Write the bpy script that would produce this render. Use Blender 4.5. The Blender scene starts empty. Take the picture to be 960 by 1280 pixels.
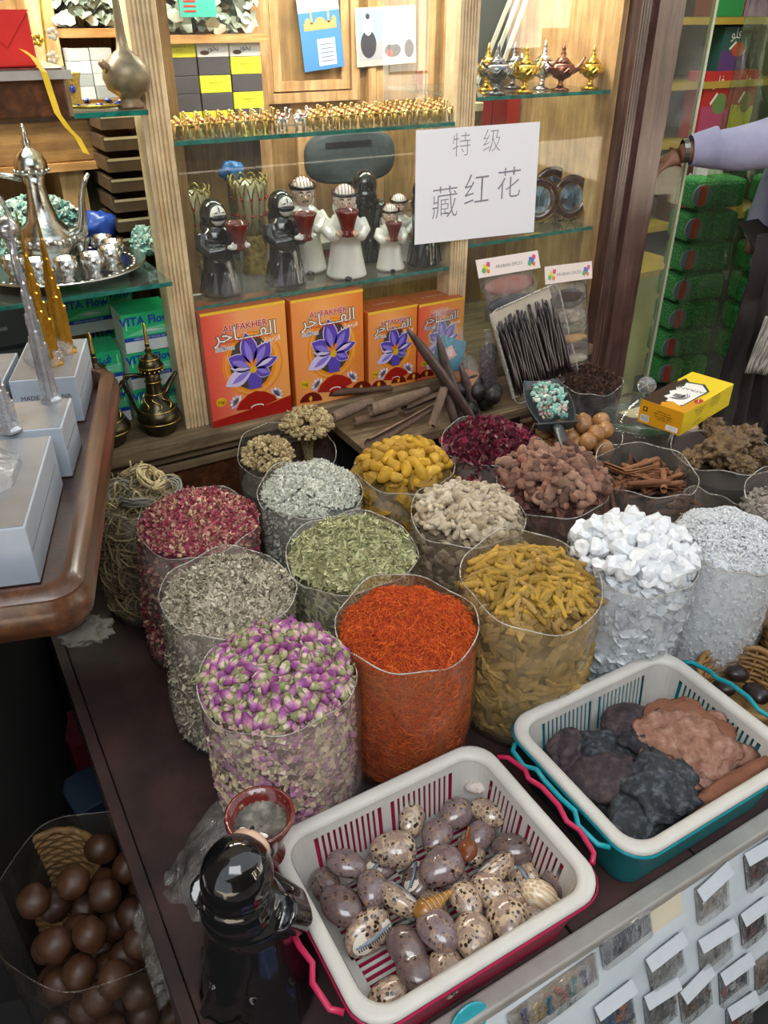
import bpy, bmesh, math, random
import numpy as np
from mathutils import Vector, Matrix, Euler, noise
random.seed(7); np.random.seed(7)
PI = math.pi
SC = bpy.context.scene
COL = SC.collection
def lin(c):
    if isinstance(c, str):
        c = [int(c[i:i+2], 16)/255 for i in (0, 2, 4)]
    return tuple(((v/12.92) if v <= .04045 else ((v+.055)/1.055)**2.4) for v in c)
# ---------------------------------------------------------------- camera
TH, HD, FP, CH = math.radians(32), math.radians(30), 1000.0, 1.2
hx, hy, rx, ry = math.sin(HD), math.cos(HD), math.cos(HD), -math.sin(HD)
cam = bpy.data.objects.new('camera', bpy.data.cameras.new('camera')); COL.objects.link(cam)
cam.location = (0, 0, CH); cam.rotation_euler = (PI/2-TH, 0, -HD)
cam.data.sensor_fit = 'VERTICAL'; cam.data.sensor_height = 32; cam.data.lens = FP/1280*32
cam.data.clip_start = .02; SC.camera = cam
def ray(x, y):
    a = (x-480)/FP; b = (640-y)/FP
    f = math.cos(TH)+b*math.sin(TH)
    return Vector((hx*f+rx*a, hy*f+ry*a, -math.sin(TH)+b*math.cos(TH)))
def PZ(x, y, z):                      # the real point that pixel shows at height z
    d = ray(x, y); t = (z-CH)/d.z
    return Vector((d.x*t, d.y*t, z))
def PY(x, y, Y):                      # the same on the upright plane at depth Y
    d = ray(x, y); t = Y/d.y
    return Vector((d.x*t, Y, CH+d.z*t))
# ---------------------------------------------------------------- light
SC.view_settings.view_transform = 'Standard'; SC.view_settings.look = 'None'
SC.view_settings.gamma = 1; SC.view_settings.use_curve_mapping = False
SC.view_settings.exposure = 0.38
w = bpy.data.worlds.new('world'); SC.world = w; w.use_nodes = True
w.node_tree.nodes['Background'].inputs[0].default_value = (.88, .94, 1.0, 1)
w.node_tree.nodes['Background'].inputs[1].default_value = 0.9
def area(name, loc, target, sx, sy, power, col=(1, 1, 1)):
    l = bpy.data.lights.new(name, 'AREA'); l.shape = 'RECTANGLE'; l.size = sx; l.size_y = sy; l.energy = power; l.color = col
    o = bpy.data.objects.new(name, l); COL.objects.link(o); o.location = loc
    o.rotation_euler = (Vector(target)-Vector(loc)).to_track_quat('-Z', 'Y').to_euler()
    return o
sun = bpy.data.lights.new('sun', 'SUN'); sun.energy = 60; sun.angle = math.radians(.6); sun.color = (1, .95, .86)
so = bpy.data.objects.new('sun', sun); COL.objects.link(so); so.location = (0, 2, 8)
so.rotation_euler = Vector((.15, -1, -1.0)).to_track_quat('-Z', 'Y').to_euler()
area('open_sky_over_alley', (-.3, -1.0, 2.9), (.7, 1.1, .2), 2.2, 1.4, 46, (.96, .98, 1))
area('cabinet_lamp_middle', (.93, 2.02, 1.47), (.93, 2.1, .6), .7, .16, 9, (1, .95, .84))
area('cabinet_lamp_left', (.22, 2.02, 1.47), (.22, 2.1, .6), .5, .16, 9, (1, .95, .84))
area('cabinet_lamp_right', (1.58, 2.02, 1.47), (1.58, 2.1, .6), .4, .16, 5, (1, .93, .8))
area('neighbour_shop_lamp', (2.8, 2.3, 2.2), (2.8, 2.6, .2), .8, .8, 26, (.98, 1, .8))
SC.cycles.transparent_max_bounces = 24; SC.cycles.max_bounces = 7; SC.cycles.caustics_reflective = False; SC.cycles.caustics_refractive = False
SC.cycles.sample_clamp_indirect = 4
# ---------------------------------------------------------------- materials
def nt(name):
    m = bpy.data.materials.new(name); m.use_nodes = True
    return m, m.node_tree, m.node_tree.nodes['Principled BSDF']
def sset(b, rough=.5, metal=0, spec=.5):
    b.inputs['Roughness'].default_value = rough; b.inputs['Metallic'].default_value = metal
    b.inputs['Specular IOR Level'].default_value = spec
def ramp(t, cols, fac, const=False):
    r = t.nodes.new('ShaderNodeValToRGB'); e = r.color_ramp.elements
    while len(e) < len(cols): e.new(.5)
    for i, c in enumerate(cols):
        p = i/max(1, len(cols)-1)
        if len(c) == 2: p, c = c
        e[i].position = p if not const else i/len(cols); e[i].color = (*lin(c), 1)
    if const: r.color_ramp.interpolation = 'CONSTANT'
    t.links.new(fac, r.inputs[0]); return r.outputs[0]
def coords(t, scale=(1, 1, 1), kind='Object', rot=(0, 0, 0)):
    c = t.nodes.new('ShaderNodeTexCoord'); m = t.nodes.new('ShaderNodeMapping')
    m.inputs['Scale'].default_value = scale; m.inputs['Rotation'].default_value = rot
    t.links.new(c.outputs[kind], m.inputs[0]); return m.outputs[0]
def noisen(t, vec, scale, detail=4, rough=.6, dist=0):
    n = t.nodes.new('ShaderNodeTexNoise'); n.inputs['Scale'].default_value = scale; n.inputs['Detail'].default_value = detail
    n.inputs['Roughness'].default_value = rough; n.inputs['Distortion'].default_value = dist
    t.links.new(vec, n.inputs['Vector']); return n.outputs['Fac']
def bump(t, b, h, s=.3, d=.01):
    n = t.nodes.new('ShaderNodeBump'); n.inputs['Strength'].default_value = s; n.inputs['Distance'].default_value = d
    t.links.new(h, n.inputs['Height']); t.links.new(n.outputs[0], b.inputs['Normal'])
def mix(t, a, b, fac, mode='MIX'):
    n = t.nodes.new('ShaderNodeMix'); n.data_type = 'RGBA'; n.blend_type = mode
    for s, v in ((0, fac), (6, a), (7, b)):
        if isinstance(v, (int, float)): n.inputs[s].default_value = v
        elif isinstance(v, tuple): n.inputs[s].default_value = (*v, 1)
        else: t.links.new(v, n.inputs[s])
    return n.outputs[2]
MATS = {}
def schlick(t, f0=.04, normal=None):
    lw = t.nodes.new('ShaderNodeLayerWeight'); lw.inputs[0].default_value = .5
    if normal: t.links.new(normal, lw.inputs['Normal'])
    pw = t.nodes.new('ShaderNodeMath'); pw.operation = 'POWER'; pw.inputs[1].default_value = 5; t.links.new(lw.outputs['Facing'], pw.inputs[0])
    ma = t.nodes.new('ShaderNodeMath'); ma.operation = 'MULTIPLY_ADD'; ma.inputs[1].default_value = 1-f0; ma.inputs[2].default_value = f0; t.links.new(pw.outputs[0], ma.inputs[0]); return ma.outputs[0]
def mat(name, cols, rough=.5, metal=0, src='obj', scale=30, bmp=0, bscale=None, spec=.5, coat=0, stretch=(1, 1, 1), vary=0):
    """src: 'obj' one shade per object, 'attr' one per piece of a joined mass, 'noise' a noise pattern, 'flat'"""
    if name in MATS: return MATS[name]
    m, t, b = nt(name); sset(b, rough, metal, spec); MATS[name] = m
    b.inputs['Coat Weight'].default_value = coat; b.inputs['Coat Roughness'].default_value = .08
    if isinstance(cols, str): cols = [cols]
    vec = coords(t, stretch)
    if len(cols) == 1 or src == 'flat':
        c = t.nodes.new('ShaderNodeRGB'); c.outputs[0].default_value = (*lin(cols[0]), 1); c = c.outputs[0]
    else:
        if src == 'obj': f = t.nodes.new('ShaderNodeObjectInfo').outputs['Random']
        elif src == 'attr':
            a = t.nodes.new('ShaderNodeAttribute'); a.attribute_name = 'rnd'; f = a.outputs['Fac']
        else:
            f = noisen(t, vec, scale, 5, .6)
            mr = t.nodes.new('ShaderNodeMapRange'); mr.inputs[1].default_value = .28; mr.inputs[2].default_value = .72
            t.links.new(f, mr.inputs[0]); f = mr.outputs[0]
        c = ramp(t, cols, f)
    if vary:
        n = noisen(t, vec, scale, 4)
        mr = t.nodes.new('ShaderNodeMapRange'); mr.inputs[1].default_value = .3; mr.inputs[2].default_value = .7
        mr.inputs[3].default_value = 1-vary; mr.inputs[4].default_value = 1+vary*.4; t.links.new(n, mr.inputs[0])
        c = mix(t, c, mr.outputs[0], 1.0, 'MULTIPLY')
    t.links.new(c, b.inputs['Base Color'])
    if bmp: bump(t, b, noisen(t, vec, bscale or scale, 6, .7), bmp, .008)
    return m
def wood(name, cols, axis=2, rough=.45, scale=9, coat=0, bmp=.12):
    if name in MATS: return MATS[name]
    m, t, b = nt(name); sset(b, rough); MATS[name] = m; b.inputs['Coat Weight'].default_value = coat; b.inputs['Coat Roughness'].default_value = .15
    s = [6, 6, 6]; s[axis] = .45
    v = coords(t, tuple(s)); f = noisen(t, v, scale, 6, .65, .6)
    mr = t.nodes.new('ShaderNodeMapRange'); mr.inputs[1].default_value = .25; mr.inputs[2].default_value = .75; t.links.new(f, mr.inputs[0])
    c = ramp(t, cols, mr.outputs[0])
    v2 = coords(t, (1, 1, 1)); d = noisen(t, v2, 14, 6)
    c = mix(t, c, ramp(t, [(.35, '7a6a58'), (.6, 'ffffff')], d), .35, 'MULTIPLY')
    t.links.new(c, b.inputs['Base Color']); bump(t, b, f, bmp, .003)
    return m
def film(name, milky=.16, tint='e8e6df', rough=.18, bscale=14, bstr=.6, trans=(.96, .96, .95)):
    if name in MATS: return MATS[name]
    m, t, b = nt(name); MATS[name] = m; sset(b, rough, 0, .6)
    b.inputs['Base Color'].default_value = (*lin(tint), 1)
    v = coords(t, (1, 1, .55)); n = noisen(t, v, bscale, 5, .55, 1.2)
    tr = t.nodes.new('ShaderNodeBsdfTransparent'); tr.inputs[0].default_value = (*trans, 1)
    gl = t.nodes.new('ShaderNodeBsdfGlossy'); gl.inputs['Roughness'].default_value = rough
    bp = t.nodes.new('ShaderNodeBump'); bp.inputs['Strength'].default_value = bstr; bp.inputs['Distance'].default_value = .01
    t.links.new(n, bp.inputs['Height'])
    for q in (b, gl): t.links.new(bp.outputs[0], q.inputs['Normal'])
    fr = schlick(t, .035, bp.outputs[0])
    m1 = t.nodes.new('ShaderNodeMixShader'); m2 = t.nodes.new('ShaderNodeMixShader')
    mr = t.nodes.new('ShaderNodeMapRange'); mr.inputs[1].default_value = .35; mr.inputs[2].default_value = .72
    mr.inputs[3].default_value = milky*.35; mr.inputs[4].default_value = milky*1.9; t.links.new(n, mr.inputs[0])
    t.links.new(mr.outputs[0], m1.inputs[0]); t.links.new(tr.outputs[0], m1.inputs[1]); t.links.new(b.outputs[0], m1.inputs[2])
    t.links.new(fr, m2.inputs[0]); t.links.new(m1.outputs[0], m2.inputs[1]); t.links.new(gl.outputs[0], m2.inputs[2])
    t.links.new(m2.outputs[0], t.nodes['Material Output'].inputs[0])
    return m
def glass(name, trans=(.93, .97, .94), ior=1.5, rough=0.0, dirt=.02):
    if name in MATS: return MATS[name]
    m, t, b = nt(name); MATS[name] = m; sset(b, .6); b.inputs['Base Color'].default_value = (.8, .8, .78, 1)
    tr = t.nodes.new('ShaderNodeBsdfTransparent'); tr.inputs[0].default_value = (*trans, 1)
    gl = t.nodes.new('ShaderNodeBsdfGlossy'); gl.inputs['Roughness'].default_value = rough
    fr = schlick(t, ((ior-1)/(ior+1))**2)
    m0 = t.nodes.new('ShaderNodeMixShader'); m2 = t.nodes.new('ShaderNodeMixShader')
    v = coords(t); n = noisen(t, v, 6, 6, .7, .5)
    mr = t.nodes.new('ShaderNodeMapRange'); mr.inputs[1].default_value = .45; mr.inputs[2].default_value = .8; mr.inputs[3].default_value = dirt; mr.inputs[4].default_value = dirt*3.5
    t.links.new(n, mr.inputs[0]); t.links.new(mr.outputs[0], m0.inputs[0])
    t.links.new(tr.outputs[0], m0.inputs[1]); t.links.new(b.outputs[0], m0.inputs[2])
    t.links.new(fr, m2.inputs[0]); t.links.new(m0.outputs[0], m2.inputs[1]); t.links.new(gl.outputs[0], m2.inputs[2])
    t.links.new(m2.outputs[0], t.nodes['Material Output'].inputs[0])
    return m
# ---------------------------------------------------------------- mesh builder
class MB:
    def __init__(s): s.v = []; s.f = []; s.m = []; s.k = 0
    def add(s, vs, fs, M=None):
        o = len(s.v)
        s.v += [tuple(M @ Vector(v)) for v in vs] if M is not None else [tuple(v) for v in vs]
        s.f += [tuple(i+o for i in f) for f in fs]; s.m += [s.k]*len(fs); return s
    def mat(s, k): s.k = k; return s
    def box(s, x0, x1, y0, y1, z0, z1, M=None):
        vs = [(x, y, z) for z in (z0, z1) for y in (y0, y1) for x in (x0, x1)]
        return s.add(vs, [(0, 2, 3, 1), (4, 5, 7, 6), (0, 1, 5, 4), (2, 6, 7, 3), (0, 4, 6, 2), (1, 3, 7, 5)], M)
    def cbox(s, c, sz, M=None):
        return s.box(c[0]-sz[0]/2, c[0]+sz[0]/2, c[1]-sz[1]/2, c[1]+sz[1]/2, c[2]-sz[2]/2, c[2]+sz[2]/2, M)
    def lathe(s, prof, seg=24, M=None, sx=1, sy=1, cap=True):
        vs = []; fs = []; n = len(prof)
        for r, z in prof:
            for i in range(seg):
                a = 2*PI*i/seg; vs.append((r*math.cos(a)*sx, r*math.sin(a)*sy, z))
        for j in range(n-1):
            for i in range(seg):
                k = (i+1) % seg; fs.append((j*seg+i, j*seg+k, (j+1)*seg+k, (j+1)*seg+i))
        if cap:
            if prof[0][0] > 1e-5: fs.append(tuple(reversed(range(seg))))
            if prof[-1][0] > 1e-5: fs.append(tuple((n-1)*seg+i for i in range(seg)))
        return s.add(vs, fs, M)
    def tube(s, pts, rad, seg=8, cap=True, flat=1.0):
        pts = [Vector(p) for p in pts]; n = len(pts)
        if not hasattr(rad, '__len__'): rad = [rad]*n
        vs = []; fs = []; up = None
        for i, p in enumerate(pts):
            d = (pts[min(i+1, n-1)]-pts[max(i-1, 0)]).normalized()
            if up is None:
                up = d.cross(Vector((0, 0, 1)) if abs(d.z) < .9 else Vector((1, 0, 0))).normalized()
            else:
                up = (up-d*up.dot(d)); up = up.normalized() if up.length > 1e-6 else d.orthogonal().normalized()
            b = d.cross(up)
            for k in range(seg):
                a = 2*PI*k/seg; vs.append(p+(up*math.cos(a)+b*math.sin(a)*flat)*rad[i])
        for j in range(n-1):
            for k in range(seg):
                q = (k+1) % seg; fs.append((j*seg+k, j*seg+q, (j+1)*seg+q, (j+1)*seg+k))
        if cap: fs.append(tuple(reversed(range(seg)))); fs.append(tuple((n-1)*seg+k for k in range(seg)))
        return s.add(vs, fs)
    def ell(s, c, r, seg=14, rings=9, M=None):
        if not hasattr(r, '__len__'): r = (r, r, r)
        T = Matrix.Translation(c) @ Matrix.Diagonal((*r, 1))
        if M is not None: T = M @ T
        return s.lathe([(max(1e-4, math.sin(PI*j/rings)), -math.cos(PI*j/rings)) for j in range(rings+1)], seg, T, cap=False)
    def poly(s, pts, M=None): return s.add(pts, [tuple(range(len(pts)))], M)
    def loft(s, loops, closed=True, cap0=False, cap1=False, skip=None):
        n = len(loops[0]); vs = [p for l in loops for p in l]; fs = []
        for j in range(len(loops)-1):
            for i in range(n if closed else n-1):
                if skip and skip(j, i): continue
                k = (i+1) % n; fs.append((j*n+i, j*n+k, (j+1)*n+k, (j+1)*n+i))
        if cap0: fs.append(tuple(reversed(range(n))))
        if cap1: fs.append(tuple((len(loops)-1)*n+i for i in range(n)))
        return s.add(vs, fs)
    def mesh(s, name, mats, smooth=False):
        me = bpy.data.meshes.new(name); me.from_pydata(s.v, [], s.f)
        for m in (mats if isinstance(mats, (list, tuple)) else [mats]): me.materials.append(m)
        me.polygons.foreach_set('material_index', s.m)
        if smooth: me.polygons.foreach_set('use_smooth', [True]*len(s.f))
        me.update(); return me
def put(name, me, parent=None, loc=(0, 0, 0), rot=(0, 0, 0), scale=None):
    o = bpy.data.objects.new(name, me); COL.objects.link(o); o.parent = parent; o.location = loc; o.rotation_euler = rot
    if scale is not None: o.scale = (scale,)*3 if not hasattr(scale, '__len__') else scale
    return o
def obj(name, mb, mats, parent=None, loc=(0, 0, 0), rot=(0, 0, 0), smooth=False, auto=False, bev=0, scale=None):
    me = mb.mesh(name, mats, smooth or auto)
    if auto: me.set_sharp_from_angle(angle=math.radians(38))
    o = put(name, me, parent, loc, rot, scale)
    if bev:
        md = o.modifiers.new('bevel', 'BEVEL'); md.width = bev; md.segments = 2; md.limit_method = 'ANGLE'
    return o
def tag(o, label=None, cat=None, group=None, kind=None):
    for k, v in (('label', label), ('category', cat), ('group', group), ('kind', kind)):
        if v: o[k] = v
    return o
def thing(name, label, cat, loc=(0, 0, 0), rot=0, group=None):
    o = bpy.data.objects.new(name, None); COL.objects.link(o); o.empty_display_size = .02
    o.location = loc; o.rotation_euler = rot if hasattr(rot, '__len__') else (0, 0, rot)
    return tag(o, label, cat, group)
def copy(o, loc=None, rot=None, label=None, scale=None, parent=None):
    c = o.copy(); COL.objects.link(c); c.parent = parent
    if loc is not None: c.location = loc
    if rot is not None: c.rotation_euler = rot if hasattr(rot, '__len__') else (0, 0, rot)
    if label: c['label'] = label
    if scale is not None: c.scale = (scale,)*3 if not hasattr(scale, '__len__') else scale
    for ch in o.children: copy(ch, parent=c)
    return c
def baked(mb, mods, smooth=True):
    """mesh data after fusing modifiers"""
    me = mb.mesh('tmp', [None]) if isinstance(mb, MB) else mb
    o = bpy.data.objects.new('tmp', me); COL.objects.link(o)
    for t, kw in mods:
        md = o.modifiers.new('m', t)
        for k, v in kw.items(): setattr(md, k, v)
    r = bpy.data.meshes.new_from_object(o.evaluated_get(bpy.context.evaluated_depsgraph_get()))
    bpy.data.objects.remove(o)
    r.polygons.foreach_set('use_smooth', [smooth]*len(r.polygons)); return r
def fuse(mb, voxel, name, mats, it=4, deci=.5):
    r = baked(mb, [('REMESH', dict(mode='VOXEL', voxel_size=voxel)), ('SMOOTH', dict(factor=.5, iterations=it)), ('DECIMATE', dict(ratio=deci))])
    r.name = name; r.materials.clear()
    for m in (mats if isinstance(mats, (list, tuple)) else [mats]): r.materials.append(m)
    return r
def blob(seed, r, amp=.15, freq=2., sub=3, name='b', mats=None, smooth=True, ridged=0, flat_z=None):
    bm = bmesh.new(); bmesh.ops.create_icosphere(bm, subdivisions=sub, radius=1)
    off = Vector((seed*7.3, seed*3.1, seed*1.7))
    for v in bm.verts:
        p = v.co.copy(); n = noise.fractal(p*freq+off, .8, 2.0, 3)
        k = 1+amp*n
        if ridged: k += ridged*(abs(noise.noise(p*freq*2.3+off*2))-.3)
        q = p*k
        v.co = Vector((q.x*r[0], q.y*r[1], q.z*r[2]))
        if flat_z is not None and v.co.z < flat_z: v.co.z = flat_z
    me = bpy.data.meshes.new(name); bm.to_mesh(me); bm.free()
    for m in (mats if isinstance(mats, (list, tuple)) else [mats]): me.materials.append(m)
    me.polygons.foreach_set('use_smooth', [smooth]*len(me.polygons)); return me
def npmesh(name, V, Fc, mats, rnd=None, smooth=False):
    """V (n,3), Fc (m,k) arrays"""
    me = bpy.data.meshes.new(name); n = len(V); m, k = Fc.shape
    me.vertices.add(n); me.vertices.foreach_set('co', V.astype(np.float32).ravel())
    me.loops.add(m*k); me.loops.foreach_set('vertex_index', Fc.astype(np.int32).ravel())
    me.polygons.add(m); me.polygons.foreach_set('loop_start', np.arange(0, m*k, k, dtype=np.int32))
    me.polygons.foreach_set('use_smooth', np.full(m, smooth))
    if rnd is not None:
        a = me.attributes.new('rnd', 'FLOAT', 'POINT'); a.data.foreach_set('value', rnd.astype(np.float32))
    for x in (mats if isinstance(mats, (list, tuple)) else [mats]): me.materials.append(x)
    me.update(calc_edges=True); me.validate(); return me
def frames(N, spin=None, tilt=.3):
    """rotation matrices whose z axis is near the normals N"""
    n = len(N); Zx = N+np.random.normal(0, tilt, (n, 3)); Zx /= np.linalg.norm(Zx, axis=1)[:, None]
    t = np.random.normal(0, 1, (n, 3)); t -= Zx*(t*Zx).sum(1)[:, None]; t /= np.linalg.norm(t, axis=1)[:, None]
    return np.stack([t, np.cross(Zx, t), Zx], axis=2)
def spread(tmpl, P, R, S):
    """copies of a small template mesh joined into one: returns V, F, rnd"""
    tv, tf = tmpl; n = len(P); k = len(tv)
    V = np.einsum('nij,kj->nki', R, tv)*S[:, None, None]+P[:, None, :]
    Fc = (tf[None]+(np.arange(n)*k)[:, None, None]).reshape(-1, tf.shape[1])
    return V.reshape(-1, 3), Fc, np.repeat(np.random.rand(n), k)
def joinmany(parts):
    V = []; Fc = []; R = []; o = 0
    for v, f, r in parts: V.append(v); Fc.append(f+o); R.append(r); o += len(v)
    return np.concatenate(V), np.concatenate(Fc), np.concatenate(R)
# small pieces of loose goods (unit size, all quads)
def t_flake(w=.5, bend=.3, nseg=2):
    v = []; f = []
    for i in range(nseg+1):
        u = i/nseg-.5; ww = w*.5*(1-(abs(u)*1.7)**2*.75)
        v += [(u, -ww, bend*(u*u*2)), (u, ww, bend*(u*u*2)+.12*w)]
    for i in range(nseg): a = 2*i; f.append((a, a+2, a+3, a+1))
    return np.array(v), np.array(f)
def t_lance(w=.26, fold=.07):
    xs = [-.5, -.2, .15, .5]; ws = [.03, w/2, w/2.2, .02]; v = []; f = []
    for x, ww in zip(xs, ws):
        v += [(x, -ww, fold*ww/w*2+.1*x*x), (x, 0, .1*x*x), (x, ww, fold*ww/w*2+.1*x*x)]
    for i in range(3):
        a = 3*i; f += [(a, a+3, a+4, a+1), (a+1, a+4, a+5, a+2)]
    return np.array(v), np.array(f)
def t_thread(curl=.25, r=.035, seg=4, ph=0):
    v = []; f = []
    for i in range(seg+1):
        u = i/seg-.5; c = np.array((u, curl*math.sin(u*3.2+ph), curl*.5*math.cos(u*4+ph)))
        rr = r*(1.3-abs(u))
        for k in range(3):
            a = 2*PI*k/3; v.append(c+np.array((0, rr*math.cos(a), rr*math.sin(a))))
    for i in range(seg):
        for k in range(3): q = (k+1) % 3; f.append((i*3+k, i*3+q, (i+1)*3+q, (i+1)*3+k))
    return np.array(v), np.array(f)
def t_lump(seed=0, sx=1, sy=.8, sz=.7, amp=.25):
    rs = np.random.RandomState(seed); v = []; f = []; R_ = 4; S = 6
    for j in range(R_+1):
        th = PI*(j+.001)/(R_+.002)
        for i in range(S):
            a = 2*PI*i/S; k = .5*(1+amp*rs.uniform(-1, 1))
            v.append((k*math.sin(th)*math.cos(a)*sx, k*math.sin(th)*math.sin(a)*sy, -k*math.cos(th)*sz))
    for j in range(R_):
        for i in range(S): q = (i+1) % S; f.append((j*S+i, j*S+q, (j+1)*S+q, (j+1)*S+i))
    return np.array(v), np.array(f)
TXT = {}
def text(s, size, m, parent, M, name='lettering', align='CENTER', font_bold=0, sx=1.0):
    """flat lettering; M places the text plane (x right, y up, z out)"""
    c = bpy.data.curves.new('t', 'FONT'); c.body = s; c.size = size; c.align_x = align; c.align_y = 'CENTER'; c.resolution_u = 2
    c.offset = font_bold
    o = bpy.data.objects.new('t', c); COL.objects.link(o)
    me = bpy.data.meshes.new_from_object(o.evaluated_get(bpy.context.evaluated_depsgraph_get()))
    bpy.data.objects.remove(o); bpy.data.curves.remove(c)
    me.transform(Matrix.Diagonal((sx, 1, 1, 1))); me.materials.clear(); me.materials.append(m); me.name = name
    r = put(name, me, parent); r.matrix_local = M; return r
def plane_M(o, x, y):
    x = Vector(x).normalized(); z = x.cross(Vector(y)).normalized(); y = z.cross(x)
    M = Matrix((x, y, z)).transposed().to_4x4(); M.translation = Vector(o); return M
def rrect(cx, cy, w, d, r, z, rot=0, arc=6, fr=(0, .04, .47, .53, .96)):
    """rounded rectangle loop, counter-clockwise, with stops along the straight runs"""
    pts = []; c, s = math.cos(rot), math.sin(rot)
    cor = [(w/2-r, -d/2+r, -PI/2), (w/2-r, d/2-r, 0), (-w/2+r, d/2-r, PI/2), (-w/2+r, -d/2+r, PI)]
    for k, (x, y, a0) in enumerate(cor):
        arcp = [(x+r*math.cos(a0+PI/2*i/arc), y+r*math.sin(a0+PI/2*i/arc)) for i in range(arc+1)]
        pts += arcp; x1, y1, a1 = cor[(k+1) % 4]
        q = (x1+r*math.cos(a1), y1+r*math.sin(a1)); p = arcp[-1]
        for f in fr[1:]: pts.append((p[0]+(q[0]-p[0])*f, p[1]+(q[1]-p[1])*f))
    return [Vector((cx+x*c-y*s, cy+x*s+y*c, z)) for x, y in pts]
# ================================================================ materials used by the setting
OAK = wood('oak', [(0, '9a734a'), (.5, 'c49c68'), (1, 'dcbf90')], 2, .42)
OAKX = wood('oak_crosswise', [(0, '8a5f34'), (.5, 'b98a52'), (1, 'd8b27a')], 0, .42)
OAKD = wood('oak_dark', [(0, '7a5c3a'), (.5, '987848'), (1, 'b4945e')], 2, .5)
OAKDX = wood('oak_dark_crosswise', [(0, '6a4a2a'), (.5, '8d6a3c'), (1, 'a98550')], 0, .5)
PINE = wood('pale_oak', [(0, 'c8a878'), (.5, 'e4cba0'), (1, 'f4e2c2')], 2, .4)
MAHO = wood('mahogany', [(0, '21120f'), (.5, '3a2019'), (1, '54301f')], 2, .32, coat=.5)
MAHOX = wood('mahogany_crosswise', [(0, '2c1a12'), (.5, '50301d'), (1, '774a2c')], 1, .33, coat=.4)
WEATH = wood('weathered_sill', [(0, '4a3d2e'), (.5, '7a654a'), (1, 'a08a68')], 0, .7, bmp=.4)
OLIVE = mat('olive_paint', ['8c9462', 'a3ab78'], .6, src='noise', scale=4)
DARKP = mat('dark_plank', ['1c1110', '33201d', '4a2e28'], .7, src='noise', scale=9, bmp=.3)
GROUND = mat('dark_floor', ['0c0b0a', '1a1816'], .8, src='noise', scale=5)
BLACK = mat('black_matte', '0a0a0a', .8)
GREYM = mat('grey_plastic_edge', ['8d8a84', 'a8a49c'], .5, src='noise', scale=12, bmp=.1)
WHITEB = mat('white_board', ['c9d2d8', 'dbe2e6'], .55, src='noise', scale=6, vary=.08)
def S(o): return tag(o, kind='structure')
# ---- ground, outside walls
S(obj('floor', MB().box(-5, 30, -16, 6, -.42, -.4), GROUND))
ST = mat('street_paving', ['6d675e', '8a8378'], .9, src='noise', scale=3)
S(obj('floor_street', MB().box(-5, 30, -15, -.6, -.4, -.395), ST))
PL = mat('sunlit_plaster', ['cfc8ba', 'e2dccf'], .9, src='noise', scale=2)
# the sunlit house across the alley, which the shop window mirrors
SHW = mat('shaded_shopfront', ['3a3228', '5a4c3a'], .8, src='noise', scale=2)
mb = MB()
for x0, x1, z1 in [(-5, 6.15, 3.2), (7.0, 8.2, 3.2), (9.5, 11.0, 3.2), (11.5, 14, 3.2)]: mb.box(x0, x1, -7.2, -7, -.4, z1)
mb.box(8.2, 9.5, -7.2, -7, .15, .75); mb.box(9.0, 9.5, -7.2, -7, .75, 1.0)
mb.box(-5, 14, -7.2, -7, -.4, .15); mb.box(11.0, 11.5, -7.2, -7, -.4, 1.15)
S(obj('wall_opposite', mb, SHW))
S(obj('ceiling_alley_shade', MB().box(-5, 14, -7.2, -2.6, 3.2, 3.3), SHW))  # added unseen roof that keeps the sun off the opposite wall
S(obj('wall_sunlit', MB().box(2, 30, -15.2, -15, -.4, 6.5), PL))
aw = thing('far_awning', 'white awnings on the sunlit house beyond the alley, mirrored in the window', 'awning', (14, -14.98, 2.4))
for i in range(6): obj('awning', MB().loft([[(x+i*2.6, 0, 2.6), (x+i*2.6, 1.4, 2.1), (x+i*2.6, 1.4, 2.0), (x+i*2.6, 0, 2.45)] for x in (-6, -4)], cap0=True, cap1=True), mat('canopy_white', 'f0f0ec', .7), aw)
for i in range(6): obj('dark_doorway', MB().box(-5.7+i*2.6, -4.3+i*2.6, 0, .05, -2.4, -.9), mat('dark_opening', 'a8a49c', .6), aw)
S(obj('wall_upper', MB().box(-1.6, 6, 1.80, 2.0, 1.56, 7.5), mat('upper_wall', ['8f836c', 'a3977e'], .8, src='noise', scale=4)))  # unseen wall above the shop, made tall to shade the alley
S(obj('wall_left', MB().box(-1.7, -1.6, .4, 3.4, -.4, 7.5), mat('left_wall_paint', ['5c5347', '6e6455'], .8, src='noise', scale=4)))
# ---- the display cabinet of the shop front
YG = 1.84
cab = thing('display_cabinet', 'oak shop window cabinet with glass shelves behind the spice sacks', 'cabinet', (0, YG, 0))
mb = MB(); mb.box(-.9, 1.81, -.012, .6, -.4, .262); obj('base', mb, MAHOX, cab)
mb = MB()
for i, (y, z0, z1) in enumerate([(-.03, .235, .262), (-.022, .20, .225), (-.016, .06, .075)]): mb.box(-.9, 1.81, y, .0, z0, z1)
obj('moulding', mb, WEATH, cab, bev=.004)
obj('sill', MB().box(-.9, 1.81, -.05, .6, .262, .30), WEATH, cab, bev=.006)
def fluted(x0, x1, z0, z1, y=0, d=.065, n=5):
    pts = []; w = (x1-x0)
    pts.append((x0, y+d)); pts.append((x0, y+.004))
    for i in range(n):
        a = x0+w*(.12+.76*i/n); b = x0+w*(.12+.76*(i+.55)/n)
        pts += [(a, y), (a+.0012, y+.006), (b-.0012, y+.006), (b, y)]
    pts += [(x1-.003, y), (x1, y+.004), (x1, y+d)]
    mb = MB(); mb.loft([[(a, b, z) for a, b in pts] for z in (z0, z1)], cap0=True, cap1=True)
    return mb
obj('post', fluted(.485, .545, .30, 1.5), OAK, cab).data.materials[0] = PINE
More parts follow.
